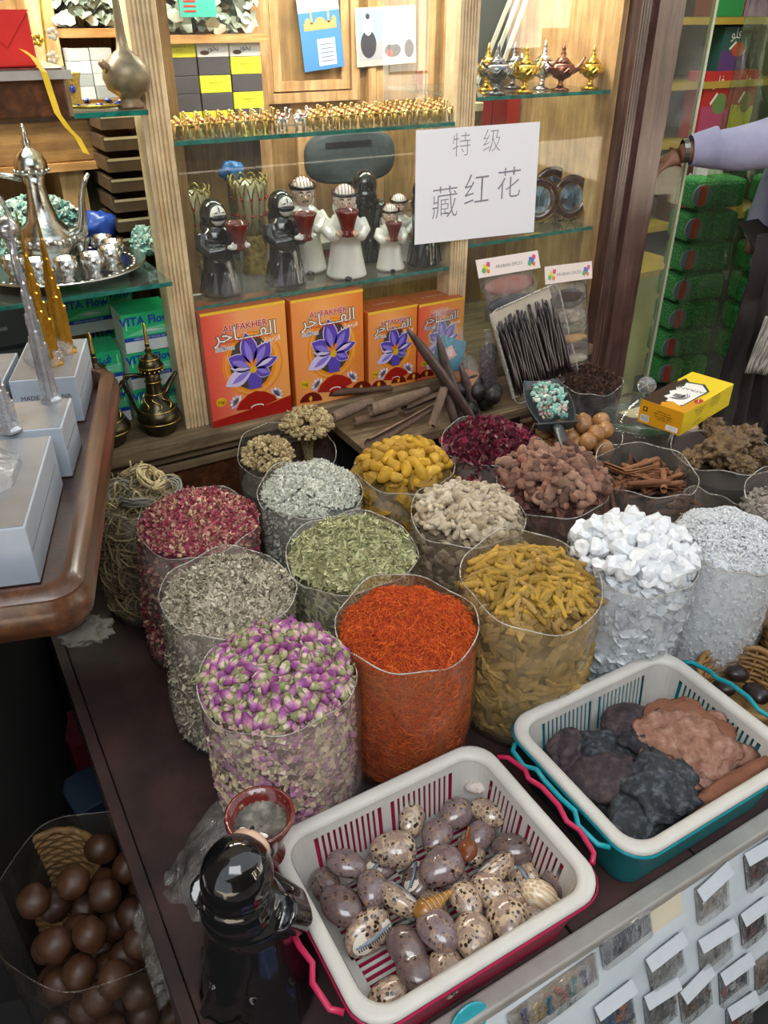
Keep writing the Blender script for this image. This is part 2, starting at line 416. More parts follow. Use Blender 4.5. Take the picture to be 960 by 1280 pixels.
obj('post', fluted(1.275, 1.332, .30, 1.5), PINE, cab)
obj('post', MB().box(-.9, -.62, 0, .1, .3, 1.5), PINE, cab)
obj('end_panel', MB().box(1.79, 1.812, .0, .52, .3, 1.5), OAK, cab)
obj('end_panel', MB().box(-.62, -.60, .0, .52, .3, 1.5), OAK, cab)
obj('back_panel', MB().box(-.9, 1.81, .52, .56, .3, 1.5), OAKD, cab)
obj('top_board', MB().box(-.9, 1.81, .0, .56, 1.5, 1.56), OAKX, cab)
obj('divider', MB().box(.572, .595, .10, .52, .3, 1.5), OAKD, cab)
def frame_mould(x0, x1, z0, z1, y=.50, w=.028):
    mb = MB()
    for k in range(2):
        o = k*w*1.05; d = .006*(2-k); a0, a1, b0, b1 = x0+o, x1-o, z0+o, z1-o; ww = w*.9
        q = [((a0, b0), (a1, b0), (a1-ww, b0+ww), (a0+ww, b0+ww)), ((a1, b0), (a1, b1), (a1-ww, b1-ww), (a1-ww, b0+ww)),
             ((a1, b1), (a0, b1), (a0+ww, b1-ww), (a1-ww, b1-ww)), ((a0, b1), (a0, b0), (a0+ww, b0+ww), (a0+ww, b1-ww))]
        for f in q:
            vs = [(p[0], y+.02-d-.006, p[1]) for p in f]+[(p[0], y+.021, p[1]) for p in f]
            mb.add(vs, [(0, 1, 2, 3), (0, 4, 5, 1), (1, 5, 6, 2), (2, 6, 7, 3), (3, 7, 4, 0)])
    return mb
for x0, x1, z0, z1 in [(.97, 1.27, .98, 1.48), (1.06, 1.27, .62, .96), (1.30, 1.53, .62, 1.48), (1.56, 1.78, .7, 1.48), (.97, 1.27, .33, .60)]:
    obj('panel_moulding', frame_mould(x0, x1, z0, z1), OAK, cab)
obj('stile', MB().box(.93, .965, .47, .52, .3, 1.5), OAK, cab)
obj('stile', MB().box(.02, .06, .46, .52, .3, 1.5), OAK, cab)
obj('stile', MB().box(.365, .425, .405, .52, .3, 1.5), OAK, cab)
for x0, x1, z in [(.595, .93, 1.135), (.595, .93, .925), (.425, .572, 1.150), (.425, .572, 1.005)]:
    obj('shelf_board', MB().box(x0, x1, .36, .52, z, z+.018), OAKX, cab)
obj('drawer_front', MB().box(-.5, .572, .40, .46, .885, .985), OAKDX, cab, bev=.004)
obj('drawer_rail', MB().box(-.5, .572, .385, .46, .985, 1.005), OAKX, cab)
obj('drawer_rail', MB().box(-.5, .572, .385, .46, .867, .885), OAKX, cab)
GLS = glass('shelf_glass', (.86, .95, .92), 1.45, 0, .03)
GED = mat('green_glass_edge', ['0f4f45', '2c8a7a'], .12, src='noise', scale=40, spec=.8)
def shelf(x0, x1, y0, y1, z, t=.009):
    o = obj('glass_shelf', MB().box(x0, x1, y0+.003, y1, z-t, z), GLS, cab)
    obj('polished_edge', MB().box(x0, x1, y0, y0+.003, z-t, z), GED, o)
shelf(.548, 1.272, .004, .45, .604); shelf(.548, 1.272, .004, .35, .965)
shelf(1.335, 1.788, .004, .45, 1.018); shelf(1.335, 1.788, .004, .45, .655)
shelf(-.6, .4835, -.058, .38, .690); shelf(.02, .4835, -.058, .26, 1.034)
PANE = glass('window_glass', (.98, .99, .985), 1.5, 0, .012)
S(obj('window_1', MB().box(.546, 1.274, -.004, -.001, .585, 1.5), PANE, None, (0, YG, 0)))
S(obj('window_2', MB().box(1.333, 1.80, -.004, -.001, .31, 1.5), PANE, None, (0, YG, 0)))
# ---- mahogany door frame and the opening to the neighbouring shop
df = S(thing('door_1', 'dark mahogany door post between the window and the next shop', 'x', (1.8, 1.80, -.4)))
del df['label']; del df['category']
mb = MB(); pr = [(0, .25), (0, .01)]
for a in (.0, .012, .026, .040): pr += [(a+.002, -.004+a*.25), (a+.008, -.004+a*.25), (a+.010, .006+a*.25)]
pr += [(.058, .012), (.064, -.006), (.160, -.006), (.165, .0), (.165, .25)]
mb.loft([[(a+.01, b, z) for a, b in pr] for z in (0, 2.0)], cap0=True, cap1=True)
obj('door_post', mb, wood('sky_sheen_mahogany', [(0, '3a2622'), (.5, '5a3f38'), (1, '7a5a50')], 2, .3, coat=.6), df)  # paler than the other mahogany: sky reflection put into the colour
LEAF = glass('door_glass', (.90, .91, .74), 1.45, 0, .06)
pa, pb = PY(893, 0, 1.9), PY(843, 450, 1.9)
mb = MB(); mb.box(.172, pa.x-1.8-.01, .085, .093, -.0+.02, 1.9); lf = obj('glass_leaf', mb, LEAF, df)
obj('leaf_edge', MB().box(pa.x-1.81, pa.x-1.80, .083, .095, .02, 1.9), mat('bright_edge', 'cfd2b4', .2), df)
# neighbouring shop
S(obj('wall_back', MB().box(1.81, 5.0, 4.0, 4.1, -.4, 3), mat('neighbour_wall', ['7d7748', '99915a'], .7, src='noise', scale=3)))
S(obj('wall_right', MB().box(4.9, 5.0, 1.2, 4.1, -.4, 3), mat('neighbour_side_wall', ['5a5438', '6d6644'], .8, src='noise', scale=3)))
S(obj('ceiling', MB().box(-1.6, 6, 2.0, 4.1, 2.5, 2.6), OLIVE))
ns = thing('neighbour_shelving', 'ochre shelving with packaged goods inside the next shop', 'shelf', (2.2, 3.05, -.4))
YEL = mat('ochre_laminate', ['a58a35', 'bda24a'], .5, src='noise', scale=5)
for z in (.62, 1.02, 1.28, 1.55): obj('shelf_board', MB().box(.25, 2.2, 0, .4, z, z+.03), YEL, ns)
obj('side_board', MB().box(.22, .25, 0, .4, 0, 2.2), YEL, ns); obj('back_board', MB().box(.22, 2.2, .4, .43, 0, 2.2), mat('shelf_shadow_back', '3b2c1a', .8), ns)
lp = thing('olive_cupboard', 'plain pale olive green cupboard side behind the glass door edge', 'cupboard', (2.85, 2.48, -.4), .05)
obj('body', MB().box(-.42, .13, 0, .4, 0, .62), OLIVE, lp, bev=.005); obj('worktop', MB().box(-.44, .15, -.02, .42, .62, .645), YEL, lp)
# ---- the platform the sacks stand on
pf = thing('sack_platform', 'dark red brown plank platform under the spice sacks', 'platform', (.06, .46, -.4))
for i in range(8):
    x0 = i*.27
    obj('plank', MB().box(x0+.002, x0+.268, .0, 1.366, .37, .4), DARKP, pf, bev=.003)
obj('side_board', MB().box(-.02, .0, .0, 1.366, .2, .402), DARKP, pf)
obj('side_board', MB().box(0, 2.16, .004, .03, .0, .37), BLACK, pf)
obj('trestle', MB().box(.25, .33, .1, 1.3, 0, .37), BLACK, pf); obj('trestle', MB().box(1.6, 1.68, .1, 1.3, 0, .37), BLACK, pf)
rl = thing('rear_ledge', 'low dark wooden ledge along the window sill carrying bark and pods', 'ledge', (.85, 1.57, 0))
obj('board', MB().box(0, .66, 0, .215, .245, .268), WEATH, rl); obj('support', MB().box(.02, .64, .17, .2, 0.001, .245), BLACK, rl)
# ================================================================ the spice sacks
FILM = film('sack_film', .20, 'd9d2c4', .2, 11, .8)
FILMC = film('clear_film', .06, 'eceae6', .1, 26, 1.0)
FILMD = film('dusty_film', .26, 'b3a893', .3, 11, .7)
RIMF = film('film_hem', .42, 'd8d2c6', .2, 30, .5, (.9, .9, .88))
def film_bag(x, y, R, h, label, m=FILM, seed=0, dx=0, dy=0, back=.02, front=0, flare=0, cat='sack', wob=.032, z0=.002, name='plastic_sack'):
    """tall open bag of clear film: dx, dy = how far the bottom stands from under the rim"""
    rs = random.Random(seed); t = thing(name, label, cat, (x, y, z0)); n = 56
    ph = [rs.uniform(0, 6.28) for _ in range(4)]; loops = []; hs = 14
    def pt(a, u):
        r = R*(1+wob*(math.sin(2*a+ph[0])*.8+math.sin(5*a+ph[1]+u*4)*.35)+.012*math.sin(9*a+ph[2]+u*9)*(1-u)+flare*max(0, u-.8))
        r *= .93+.07*min(1, u*3)+.015*math.sin(u*9+ph[3])
        zt = h+back*max(0, math.sin(a))-front*max(0, -math.sin(a))+.006*math.sin(3*a+ph[1])+.004*math.sin(7*a+ph[2])
        return Vector((dx*(1-u)+r*math.cos(a), dy*(1-u)+r*math.sin(a), u*zt))
    for j in range(hs+1):
        loops.append([pt(2*PI*i/n, j/hs) for i in range(n)])
    mb = MB().loft(loops, cap0=True); obj('film', mb, m, t, smooth=True)
    top = [pt(2*PI*i/n, 1) for i in range(n+1)]
    obj('hem', MB().tube(top, .0014, 5, cap=False), RIMF, t, smooth=True)
    return t, pt
def side_pts(R, h, n, dx=0, dy=0, z0=.01, r0=.985):
    a = np.random.uniform(0, 2*PI, n); u = np.random.uniform(0.02, 1, n); r = R*r0*(.93+.07*np.minimum(1, u*3))
    P = np.stack([dx*(1-u)+r*np.cos(a), dy*(1-u)+r*np.sin(a), z0+u*(h-z0-.012)], 1)
    return P, np.stack([np.cos(a), np.sin(a), 0*a], 1)
def dome_z(r, R, h, hd): return h-.003+hd*(1-(r/R)**2)**.9 if r < R else h-.003
def dome_pts(R, h, hd, n, lump=.006, r0=.985):
    r = R*r0*np.sqrt(np.random.rand(n)); a = np.random.uniform(0, 2*PI, n); x = r*np.cos(a); y = r*np.sin(a)
    rr = np.clip(1-(r/R)**2, 1e-3, 1); z = h-.003+hd*rr**.9+lump*np.sin(x*70+1)*np.cos(y*63)+np.random.uniform(-.003, .002, n)
    s = hd*1.8*r/R**2*rr**-.1; N = np.stack([np.cos(a)*s, np.sin(a)*s, np.ones(n)], 1)
    return np.stack([x, y, z], 1), N/np.linalg.norm(N, axis=1)[:, None]
def core(R, h, hd, dx=0, dy=0, shrink=.965, drop=.006, wobble=.0):
    """the packed inside of a sack: column and domed top, all quads"""
    n = 40; L = []
    for u in np.linspace(0, 1, 9): L.append([(dx*(1-u)+R*shrink*(.93+.07*min(1, u*3))*math.cos(2*PI*i/n), dy*(1-u)+R*shrink*(.93+.07*min(1, u*3))*math.sin(2*PI*i/n), .006+u*(h-.02)) for i in range(n)])
    for k in np.linspace(.97, .02, 9): L.append([(R*shrink*k*math.cos(2*PI*i/n), R*shrink*k*math.sin(2*PI*i/n), dome_z(R*k*shrink, R, h, hd)-drop) for i in range(n)])
    V = np.array(L).reshape(-1, 3); m = len(L)
    Fc = np.array([(j*n+i, j*n+(i+1) % n, (j+1)*n+(i+1) % n, (j+1)*n+i) for j in range(m-1) for i in range(n)])
    return V, Fc
def heap(name, label, cat, x, y, R, h, hd, mtop, tm, ntop, nside, size, mcore, dx=0, dy=0, tilt=.5, stilt=.15, svar=.35, z0=.004, group=None):
    """a mass of small dry goods nobody could count"""
    parts = []
    P, N = dome_pts(R, h, hd, ntop); Ps, Ns = side_pts(R, h, nside, dx, dy)
    for i, t in enumerate(tm):
        k = len(tm); p = P[i::k]; parts.append((*spread(t, p, frames(N[i::k], tilt=tilt), size*np.random.uniform(1-svar, 1+svar, len(p))),))
        p = Ps[i::k]
        if len(p): parts.append((*spread(t, p, frames(Ns[i::k], tilt=stilt), size*np.random.uniform(1-svar, 1+svar, len(p))),))
    V, Fc, Rn = joinmany(parts); nv = len(V); cv, cf = core(R, h, hd, dx, dy)
    V = np.concatenate([V, cv]); Fa = np.concatenate([Fc, cf+nv]); Rn = np.concatenate([Rn, np.random.rand(len(cv))*.4])
    me = npmesh(name, V, Fa, [mtop, mcore], Rn, smooth=False)
    mi = np.zeros(len(me.polygons), dtype=np.int32); mi[len(Fc):] = 1
    if len(mi) == len(Fa): me.polygons.foreach_set('material_index', mi)
    o = put(name, me, None, (x, y, z0)); return tag(o, label, cat, group, 'stuff')
def dm(name, cols, rough=.8, bmp=0): return mat(name, cols, rough, src='attr', bmp=bmp, bscale=300)
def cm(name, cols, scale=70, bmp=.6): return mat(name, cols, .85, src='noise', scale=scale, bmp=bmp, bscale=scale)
HS = .29
# saffron coloured safflower threads
heap('safflower', 'orange red safflower threads filling the middle front sack', 'spice', .570, .905, .118, HS, .045,
     dm('safflower', ['7d2208', 'b8390c', 'd4561a', 'e0701f', 'c24a10']), [t_thread(.25), t_thread(.45, .03, 4, 1), t_thread(-.15, .04)], 8500, 3600, .0135,
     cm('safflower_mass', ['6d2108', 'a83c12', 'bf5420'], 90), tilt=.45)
film_bag(.570, .905, .122, HS+.012, 'clear sack of orange safflower threads, middle of the front row', film('orange_sack_film', .20, 'c98a5c', .2, 11, .8), 3, 0, 0, .018)
# grey herb
heap('dried_herb', 'grey green crumbled herb leaves in the sack behind the rosebuds', 'herb', .335, 1.150, .118, HS, .045,
     dm('grey_herb', ['6e6654', '9e9480', 'b8ae98', 'd0c6b0', '928a70']), [t_flake(.5, .5), t_flake(.3, .9), t_lance(.35)], 5200, 2600, .0135,
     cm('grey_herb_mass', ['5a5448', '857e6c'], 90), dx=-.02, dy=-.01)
film_bag(.335, 1.150, .123, HS+.008, 'clear sack of grey green crumbled herb behind the rosebud sack', FILM, 5, -.02, -.01, .012)
# rose petals
heap('rose_petals', 'dark pink dried rose petals in the sack below the brass coffee pots', 'petals', .365, 1.405, .122, HS+.005, .05,
     dm('rose_petal', ['6e1f33', '96324a', 'a8445c', 'c08a78', 'd4b896', '8a2a44', '7b5a3c']), [t_flake(.8, .6), t_flake(.6, 1.1), t_lump(1, 1, .7, .35)], 4200, 2200, .0125,
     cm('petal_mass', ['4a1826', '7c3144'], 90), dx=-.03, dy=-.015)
film_bag(.365, 1.405, .127, HS+.008, 'clear sack of dark pink rose petals, third in the left column', FILM, 6, -.03, -.015, .01)
# senna leaves
heap('senna_leaves', 'pale green narrow senna leaves in the sack behind the safflower', 'leaves', .592, 1.150, .122, HS+.004, .05,
     dm('senna', ['7c7c54', '9ea070', 'b6b688', 'cac89e', '8e8658']), [t_lance(.28), t_lance(.22, .12), t_lance(.34)], 3600, 1600, .0225,
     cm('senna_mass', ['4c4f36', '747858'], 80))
film_bag(.592, 1.150, .127, HS+.004, 'clear sack of pale green senna leaves behind the safflower sack', FILM, 8)
# grey white flower tops
heap('woolly_flower_tops', 'pale grey green woolly flower tops in the sack between petals and turmeric bulbs', 'herb', .622, 1.402, .108, HS+.008, .058,
     dm('woolly', ['9c9f92', 'bcbfb0', 'd6d6ca', 'a8aa9a']), [t_lump(2, .8, .7, .7, .4), t_lump(3, 1, .5, .5, .4), t_flake(.4, .8)], 3400, 1500, .0115,
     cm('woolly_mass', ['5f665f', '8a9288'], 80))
film_bag(.622, 1.402, .112, HS+.006, 'clear sack of pale grey green woolly flower tops', FILM, 9)
# hibiscus
heap('hibiscus_flowers', 'crimson dried hibiscus calyces in the sack in front of the vanilla tray', 'petals', 1.104, 1.390, .112, HS, .045,
     dm('hibiscus', ['3c0a18', '5e1226', '7c1c36', '8e2a44', '4c0e20', '4c0e20', 'b98a80']), [t_flake(.8, 1.0), t_flake(.7, .5), t_flake(1, 1.4, 3)], 1900, 600, .020,
     cm('hibiscus_mass', ['2c0812', '521226'], 60))
film_bag(1.104, 1.390, .118, HS+.004, 'clear sack of crimson hibiscus in front of the black pods', FILM, 10)
# coarse salt
heap('coarse_salt', 'white coarse salt in the sack right of the rock crystals', 'salt', 1.275, .815, .108, HS+.002, .05,
     mat('salt', ['c3c6c9', 'dcdedf'], .5, src='attr'), [t_lump(4, .8, .8, .7, .4), t_lump(5, .7, .9, .6, .5)], 2600, 1400, .0075,
     mat('salt_mass', ['c3c7cb', 'e4e6e8'], .7, src='noise', scale=60, bmp=.4), dx=-.01)
film_bag(1.275, .815, .114, HS+.0, 'clear sack of white coarse salt, rightmost of the front row', film('white_sack_film', .16, 'e9edf2', .16, 14, 1.0), 12, -.01, 0, .0)
# brown shredded leaf
heap('shredded_brown_leaf', 'dark brown shredded leaf in the bag right of the vanilla tray', 'herb', 1.575, 1.560, .088, .30, .045,
     dm('brown_shred', ['24150e', '3d2418', '5a3826']), [t_thread(.3, .05), t_flake(.4, .6)], 2400, 600, .011, cm('brown_mass', ['1d110c', '33201a'], 80))
film_bag(1.575, 1.560, .096, .305, 'clear bag of dark brown shredded leaf beside the vanilla tray', FILMC, 13, 0, 0, .0, .0)
# brown core masses for the sacks with countable things
def mass(name, label, cat, x, y, R, h, hd, tm, nside, size, mt, mc, dx=0, dy=0, ntop=260, st=.3):
    return heap(name, label, cat, x, y, R, h, hd, mt, tm, ntop, nside, size, mc, dx, dy, .5, st)
# ---- countable dry goods ----
def perlobj(name, cols, rough=.7, bmp=.5, bscale=60, vary=.3, coat=0):
    m, t, b = nt(name); sset(b, rough); MATS[name] = m; b.inputs['Coat Weight'].default_value = coat
    oi = t.nodes.new('ShaderNodeObjectInfo'); v = coords(t)
    n = noisen(t, v, bscale, 5, .65); c = ramp(t, cols, oi.outputs['Random'])
    mr = t.nodes.new('ShaderNodeMapRange'); mr.inputs[1].default_value = .3; mr.inputs[2].default_value = .7; mr.inputs[3].default_value = 1-vary; mr.inputs[4].default_value = 1.05
    t.links.new(n, mr.inputs[0]); c = mix(t, c, mr.outputs[0], 1.0, 'MULTIPLY'); t.links.new(c, b.inputs['Base Color'])
    bump(t, b, n, bmp, .003); return m
def finger(seed, L=.05, r=.0068, bend=.25, m=None, knobs=1):
    rs = random.Random(seed); pts = []; rad = []; n = 12
    for i in range(n):
        u = i/(n-1); pts.append(((u-.5)*L, bend*L*(.25-(u-.5)**2)*2+rs.uniform(-.0006, .0006), .0008*math.sin(u*9+seed)))
        rad.append(r*(.35+.65*math.sin(PI*min(1, max(0, .1+u*.8)))**.5)*(1+.1*math.sin(u*34+seed))*(1-.25*u))
    mb = MB().tube(pts, rad, 9)
    for k in range(knobs):
        q = pts[rs.randint(3, 8)]; mb.ell((q[0], q[1]+rs.choice((-1, 1))*r*.8, q[2]+.001), (r*.8, r*.8, r*.6), 7, 5)
    return mb.mesh('finger', m, True)
def scatter(name, label, cat, group, metas, x, y, R, h, hd, mind, size=(1, 1), tilt=.3, r0=.86, lift=.0, layers=((1., 0.),), z0=.004, limit=400, tries=3000):
    cnt = 0; first = {}
    for frac, dz in layers:
        got = []
        for _ in range(tries):
            if cnt >= limit: break
            r = R*r0*math.sqrt(random.random()); a = random.uniform(0, 2*PI); px, py = r*math.cos(a), r*math.sin(a)
            if any((px-q[0])**2+(py-q[1])**2 < (mind/frac)**2 for q in got): continue
            got.append((px, py)); z = dome_z(r, R, h, hd)+lift+dz
            s = hd*1.8*r/R**2; Nn = Vector((px/max(r, 1e-4)*s, py/max(r, 1e-4)*s, 1)).normalized()+Vector([random.gauss(0, tilt) for _ in range(3)])
            q = Nn.to_track_quat('Z', 'Y') @ Euler((0, 0, random.uniform(0, 2*PI))).to_quaternion()
            o = put(name, random.choice(metas), None, (x+px, y+py, z+z0), q.to_euler(), random.uniform(*size))
            tag(o, label, cat, group); cnt += 1
    return cnt
# turmeric fingers
TM = perlobj('turmeric_finger', ['8a6a1e', 'b08a2c', 'c49a3a', '9b7c34', 'ad8a4a'], .75)
TCORE = cm('turmeric_mass', ['54401c', '7d6230'], 60)
fm = [finger(i, random.uniform(.042, .062), .0068, random.uniform(.0, .35), TM) for i in range(6)]
X, Y_, R = .825, .888, .124
mass('packed_turmeric_fingers', 'yellow turmeric fingers packed down the inside of their sack', 'spice', X, Y_, R, HS+.002, .03,
     [t_lump(6, 1.4, .5, .45, .2), t_lump(7, 1.1, .6, .5, .2)], 900, .032, dm('turmeric_bits', ['7a6130', '94763c', 'ab8c50', '6a5226']), TCORE, st=.1)
film_bag(X, Y_, R+.007, HS+.028, 'clear sack of yellow turmeric fingers right of the safflower', film('tan_sack_film', .24, 'c9b48c', .2, 11, .9), 20, .0, 0, .012, .018)
scatter('turmeric_finger', 'dried yellow turmeric finger on top of the sack right of the safflower', 'turmeric', 'turmeric fingers heaped in the sack', fm, X, Y_, R, HS+.002, .035, .0155, (.85, 1.15), .22, .84, .004, ((1, 0), (1, .009)))
# turmeric bulbs
TB = perlobj('turmeric_bulb', ['b28718', 'c99a20', 'a87e1c', 'd0a63a'], .7, .7, 50)
bm_ = []
for i in range(5):
    mb = MB(); rs = random.Random(i+50)
    mb.ell((0, 0, 0), (.021, .0135, .012), 12, 8)
    for k in range(3): mb.ell((rs.uniform(-.015, .015), rs.uniform(-.01, .01), rs.uniform(-.002, .005)), (.010, .009, .009), 8, 6)
    bm_.append(fuse(mb, .0022, 'turmeric_bulb', TB, 3, .5))
X, Y_, R = .860, 1.392, .110
mass('packed_turmeric_bulbs', 'golden turmeric bulbs packed inside their sack', 'spice', X, Y_, R, HS, .03, [t_lump(8, 1.2, .8, .7, .2)], 260, .04, dm('turmeric_bulb_bits', ['8d6c1c', 'a8822a', '7a5c1c']), TCORE, st=.1, ntop=60)
film_bag(X, Y_, R+.008, HS+.008, 'clear sack of golden turmeric bulbs before the cinnamon bark', FILM, 21, 0, 0, .01)
scatter('turmeric_bulb', 'knobbly golden turmeric bulb in the sack before the cinnamon bark', 'turmeric', 'turmeric bulbs heaped in the sack', bm_, X, Y_, R, HS, .04, .025, (.8, 1.15), .35, .84, .006, ((1, 0), (1, .013)))
# ginger
GI = perlobj('dried_ginger', ['b8a88e', 'cdbfa6', 'a89678', 'd8ccb6'], .85, .7, 70, .35)
gm = []
for i in range(7):
    mb = MB(); rs = random.Random(i+90); p = Vector((0, 0, 0)); 
    mb.ell(p, (.012, .008, .0055), 9, 6); a = rs.uniform(0, 6)
    for k in range(3):
        a += rs.uniform(1.3, 2.6); q = Vector((math.cos(a)*.011, math.sin(a)*.009, rs.uniform(-.002, .003))); mb.ell(q, (.0075, .006, .0048), 8, 6)
    gm.append(fuse(mb, .0016, 'ginger', GI, 2, .4))
X, Y_, R = .868, 1.150, .115
mass('packed_ginger', 'pale dried ginger roots packed inside their sack', 'spice', X, Y_, R, HS+.002, .03, [t_lump(9, 1, .6, .5, .4), t_lump(10, 1, .8, .4, .4)], 500, .024, dm('ginger_bits', ['8f7f68', 'a39378', '796a54']), cm('ginger_mass', ['4d4335', '776a56'], 70), st=.1, ntop=200)
film_bag(X, Y_, R+.008, HS+.012, 'clear sack of pale dried ginger in the middle of the display', film('brown_sack_film', .22, 'a8977e', .2, 11, .9), 22, .0, 0, .008, .004)
scatter('ginger_root', 'pale dried ginger root heaped in the middle sack', 'ginger', 'dried ginger roots heaped in the sack', gm, X, Y_, R, HS+.002, .045, .0155, (.8, 1.35), .5, .88, .003, ((1, 0), (1, .007)))
# galangal
GA = perlobj('galangal', ['7a5444', '9c7460', '5f4034', 'b08c74', '8d5a48'], .85, .8, 60, .45)
am = []
for i in range(6):
    rs = random.Random(i+140); mb = MB(); pts = []; a = 0; p = Vector((-.026, 0, 0))
    for k in range(9): pts.append(p.copy()); a += rs.uniform(-.5, .5); p += Vector((.0068*math.cos(a), .0068*math.sin(a), rs.uniform(-.0015, .0015)))
    mb.tube(pts, [.009*(1+.25*math.sin(k*2.1+i)) for k in range(9)], 8)
    for k in range(3): q = pts[rs.randint(1, 7)]; mb.ell(q+Vector((0, rs.choice((-.009, .009)), .003)), (.008, .007, .007), 8, 5)
    am.append(fuse(mb, .0024, 'galangal', GA, 1, .5))
X, Y_, R = 1.105, 1.158, .120
mass('packed_galangal', 'red brown galangal roots packed inside their sack', 'spice', X, Y_, R, HS, .04, [t_lump(11, 1, .7, .6, .4)], 350, .034, dm('galangal_bits', ['4a2a24', '6b4234', '3a2020']), cm('galangal_mass', ['2a1612', '4a2c22'], 60), st=.1, ntop=100)
film_bag(X, Y_, R+.008, HS+.004, 'clear sack of red brown galangal roots right of the ginger', film('dark_sack_film', .18, '9a8272', .2, 11, .9), 23, .0, 0, .0)
scatter('galangal_root', 'gnarled red brown galangal root heaped in the sack right of the ginger', 'root', 'galangal roots heaped in the sack', am, X, Y_, R, HS, .055, .026, (.75, 1.2), .6, .9, .004, ((1, 0), (1, .012), (1.3, .02)))
# rock crystals
def crystal_mat():
    m, t, b = nt('alum_crystal'); sset(b, .25); b.inputs['Base Color'].default_value = (.76, .78, .80, 1)
    b.inputs['Subsurface Weight'].default_value = .5; b.inputs['Subsurface Radius'].default_value = (.02, .02, .022); b.inputs['Subsurface Scale'].default_value = .5
    v = coords(t); bump(t, b, noisen(t, v, 60, 4), .4, .004); return m
CR = crystal_mat()
km = [blob(i+3, (.021, .017, .014), .5, 1.1, 2, 'crystal', CR, False, .25) for i in range(6)]
X, Y_, R = 1.062, .868, .118
mass('packed_crystals', 'white alum crystals packed inside their sack', 'mineral', X, Y_, R, HS+.004, .035, [t_lump(12, 1, .8, .7, .4)], 420, .026, mat('crystal_bits', ['a8aeb3', 'ccd1d5'], .4, src='attr'), mat('crystal_mass', ['b4babf', 'dfe3e6'], .6, src='noise', scale=40, bmp=.4), ntop=100, st=.1)
film_bag(X, Y_, R+.006, HS+.006, 'clear crinkled sack of large white alum crystals', MATS['white_sack_film'], 24, -.005, 0, .0, .0)
scatter('alum_crystal', 'large white alum crystal heaped on the sack behind the blue basket', 'crystal', 'alum crystals heaped on the sack', km, X, Y_, R, HS+.004, .045, .026, (.7, 1.2), .8, .92, .006, ((1, 0), (1, .014)))
# rosebuds
def rosebud(seed):
    rs = random.Random(seed); mb = MB(); n = 8
    prof = [(.0008, -.011), (.0035, -.0095), (.0058, -.005), (.0062, 0), (.0050, .005), (.0032, .0085), (.0012, .0115)]
    vs = []; seg = 10; loops = []
    for r, z in prof:
        loops.append([(r*(1+.12*math.sin(3*a+z*420+seed))*math.cos(a), r*(1+.12*math.cos(2*a+z*380))*math.sin(a), z) for a in [2*PI*i/seg for i in range(seg)]])
    mb.k = 0; mb.loft(loops[0:3], cap0=True); mb.k = 1; mb.loft(loops[2:], cap1=True)
    mb.k = 2
    for k in range(4):   # sepals
        a = k*PI/2+rs.uniform(-.3, .3); q = [((.0045+.0022)*math.cos(a+s*.35), (.0045+.0022)*math.sin(a+s*.35), -.007) for s in (-1, 1)]
        mb.poly([q[0], q[1], (.0068*math.cos(a), .0068*math.sin(a), .002+rs.uniform(0, .003))])
    mb.k = 0; mb.tube([(0, 0, -.011), (.001, 0, -.016)], .0009, 5)
    return mb
def budmat():
    m, t, b = nt('rosebud_petal'); sset(b, .7)
    oi = t.nodes.new('ShaderNodeObjectInfo'); c = coords(t)
    s = t.nodes.new('ShaderNodeSeparateXYZ'); t.links.new(c, s.inputs[0])
    mr = t.nodes.new('ShaderNodeMapRange'); mr.inputs[1].default_value = -.006; mr.inputs[2].default_value = .010; t.links.new(s.outputs[1], mr.inputs[0]); mr.inputs[1].default_value = .006; mr.inputs[2].default_value = -.010
    n = noisen(t, c, 160, 3); ad = t.nodes.new('ShaderNodeMath'); ad.operation = 'MULTIPLY_ADD'; ad.inputs[1].default_value = .9; t.links.new(n, ad.inputs[0])
    sp_ = t.nodes.new('ShaderNodeSeparateXYZ')
    sb = t.nodes.new('ShaderNodeMath'); sb.operation = 'SUBTRACT'; sb.inputs[1].default_value = .45; t.links.new(mr.outputs[0], sb.inputs[0]); t.links.new(sb.outputs[0], ad.inputs[2])
    a = ramp(t, [(0, 'b8b084'), (.30, 'd8c4b4'), (.50, 'b070a4'), (1, '7e3a7a')], ad.outputs[0])
    d = ramp(t, ['e8d8d8', 'ffffff', 'd8a8c8', 'ffffff'], oi.outputs['Random'])
    t.links.new(mix(t, a, d, 1.0, 'MULTIPLY'), b.inputs['Base Color']); return m
BUD = [mat('bud_calyx', ['7d8058', '99986c'], .8, src='obj'), budmat(), mat('bud_sepal', ['5f6b40', '8a9160'], .8, src='obj')]
rb = [rosebud(i).mesh('rosebud', BUD, True) for i in range(5)]
for m_ in rb: m_.transform(Matrix.Rotation(1.35, 4, 'X'))
X, Y_, R = .325, .905, .120
heap('packed_rosebuds', 'pale pink petals and leaves of rosebuds seen through the sack side', 'flowers', X, Y_, R, HS+.002, .05,
     dm('bud_bits', ['8e5a80', 'b07a9c', 'd0b09c', 'b8aa88', 'd8c8b0', '9a9470', 'a06a8e']), [t_flake(.7, .5), t_lump(13, 1.2, .6, .5, .2), t_lance(.4)], 1500, 3200, .0165, cm('bud_mass', ['5c4440', '8a7064'], 80))
film_bag(X, Y_, R+.005, HS+.004, 'clear sack of purple pink rosebuds, leftmost of the front row', film('pink_sack_film', .22, 'd8c4bc', .2, 11, .9), 25, .015, 0, .01, .0)
scatter('rosebud', 'dried purple pink rosebud on top of the front left sack', 'rosebud', 'rosebuds heaped on the front left sack', rb, X, Y_, R, HS+.002, .055, .0128, (.85, 1.55), .75, .95, .004, ((1, 0), (1.2, .007)), limit=300)
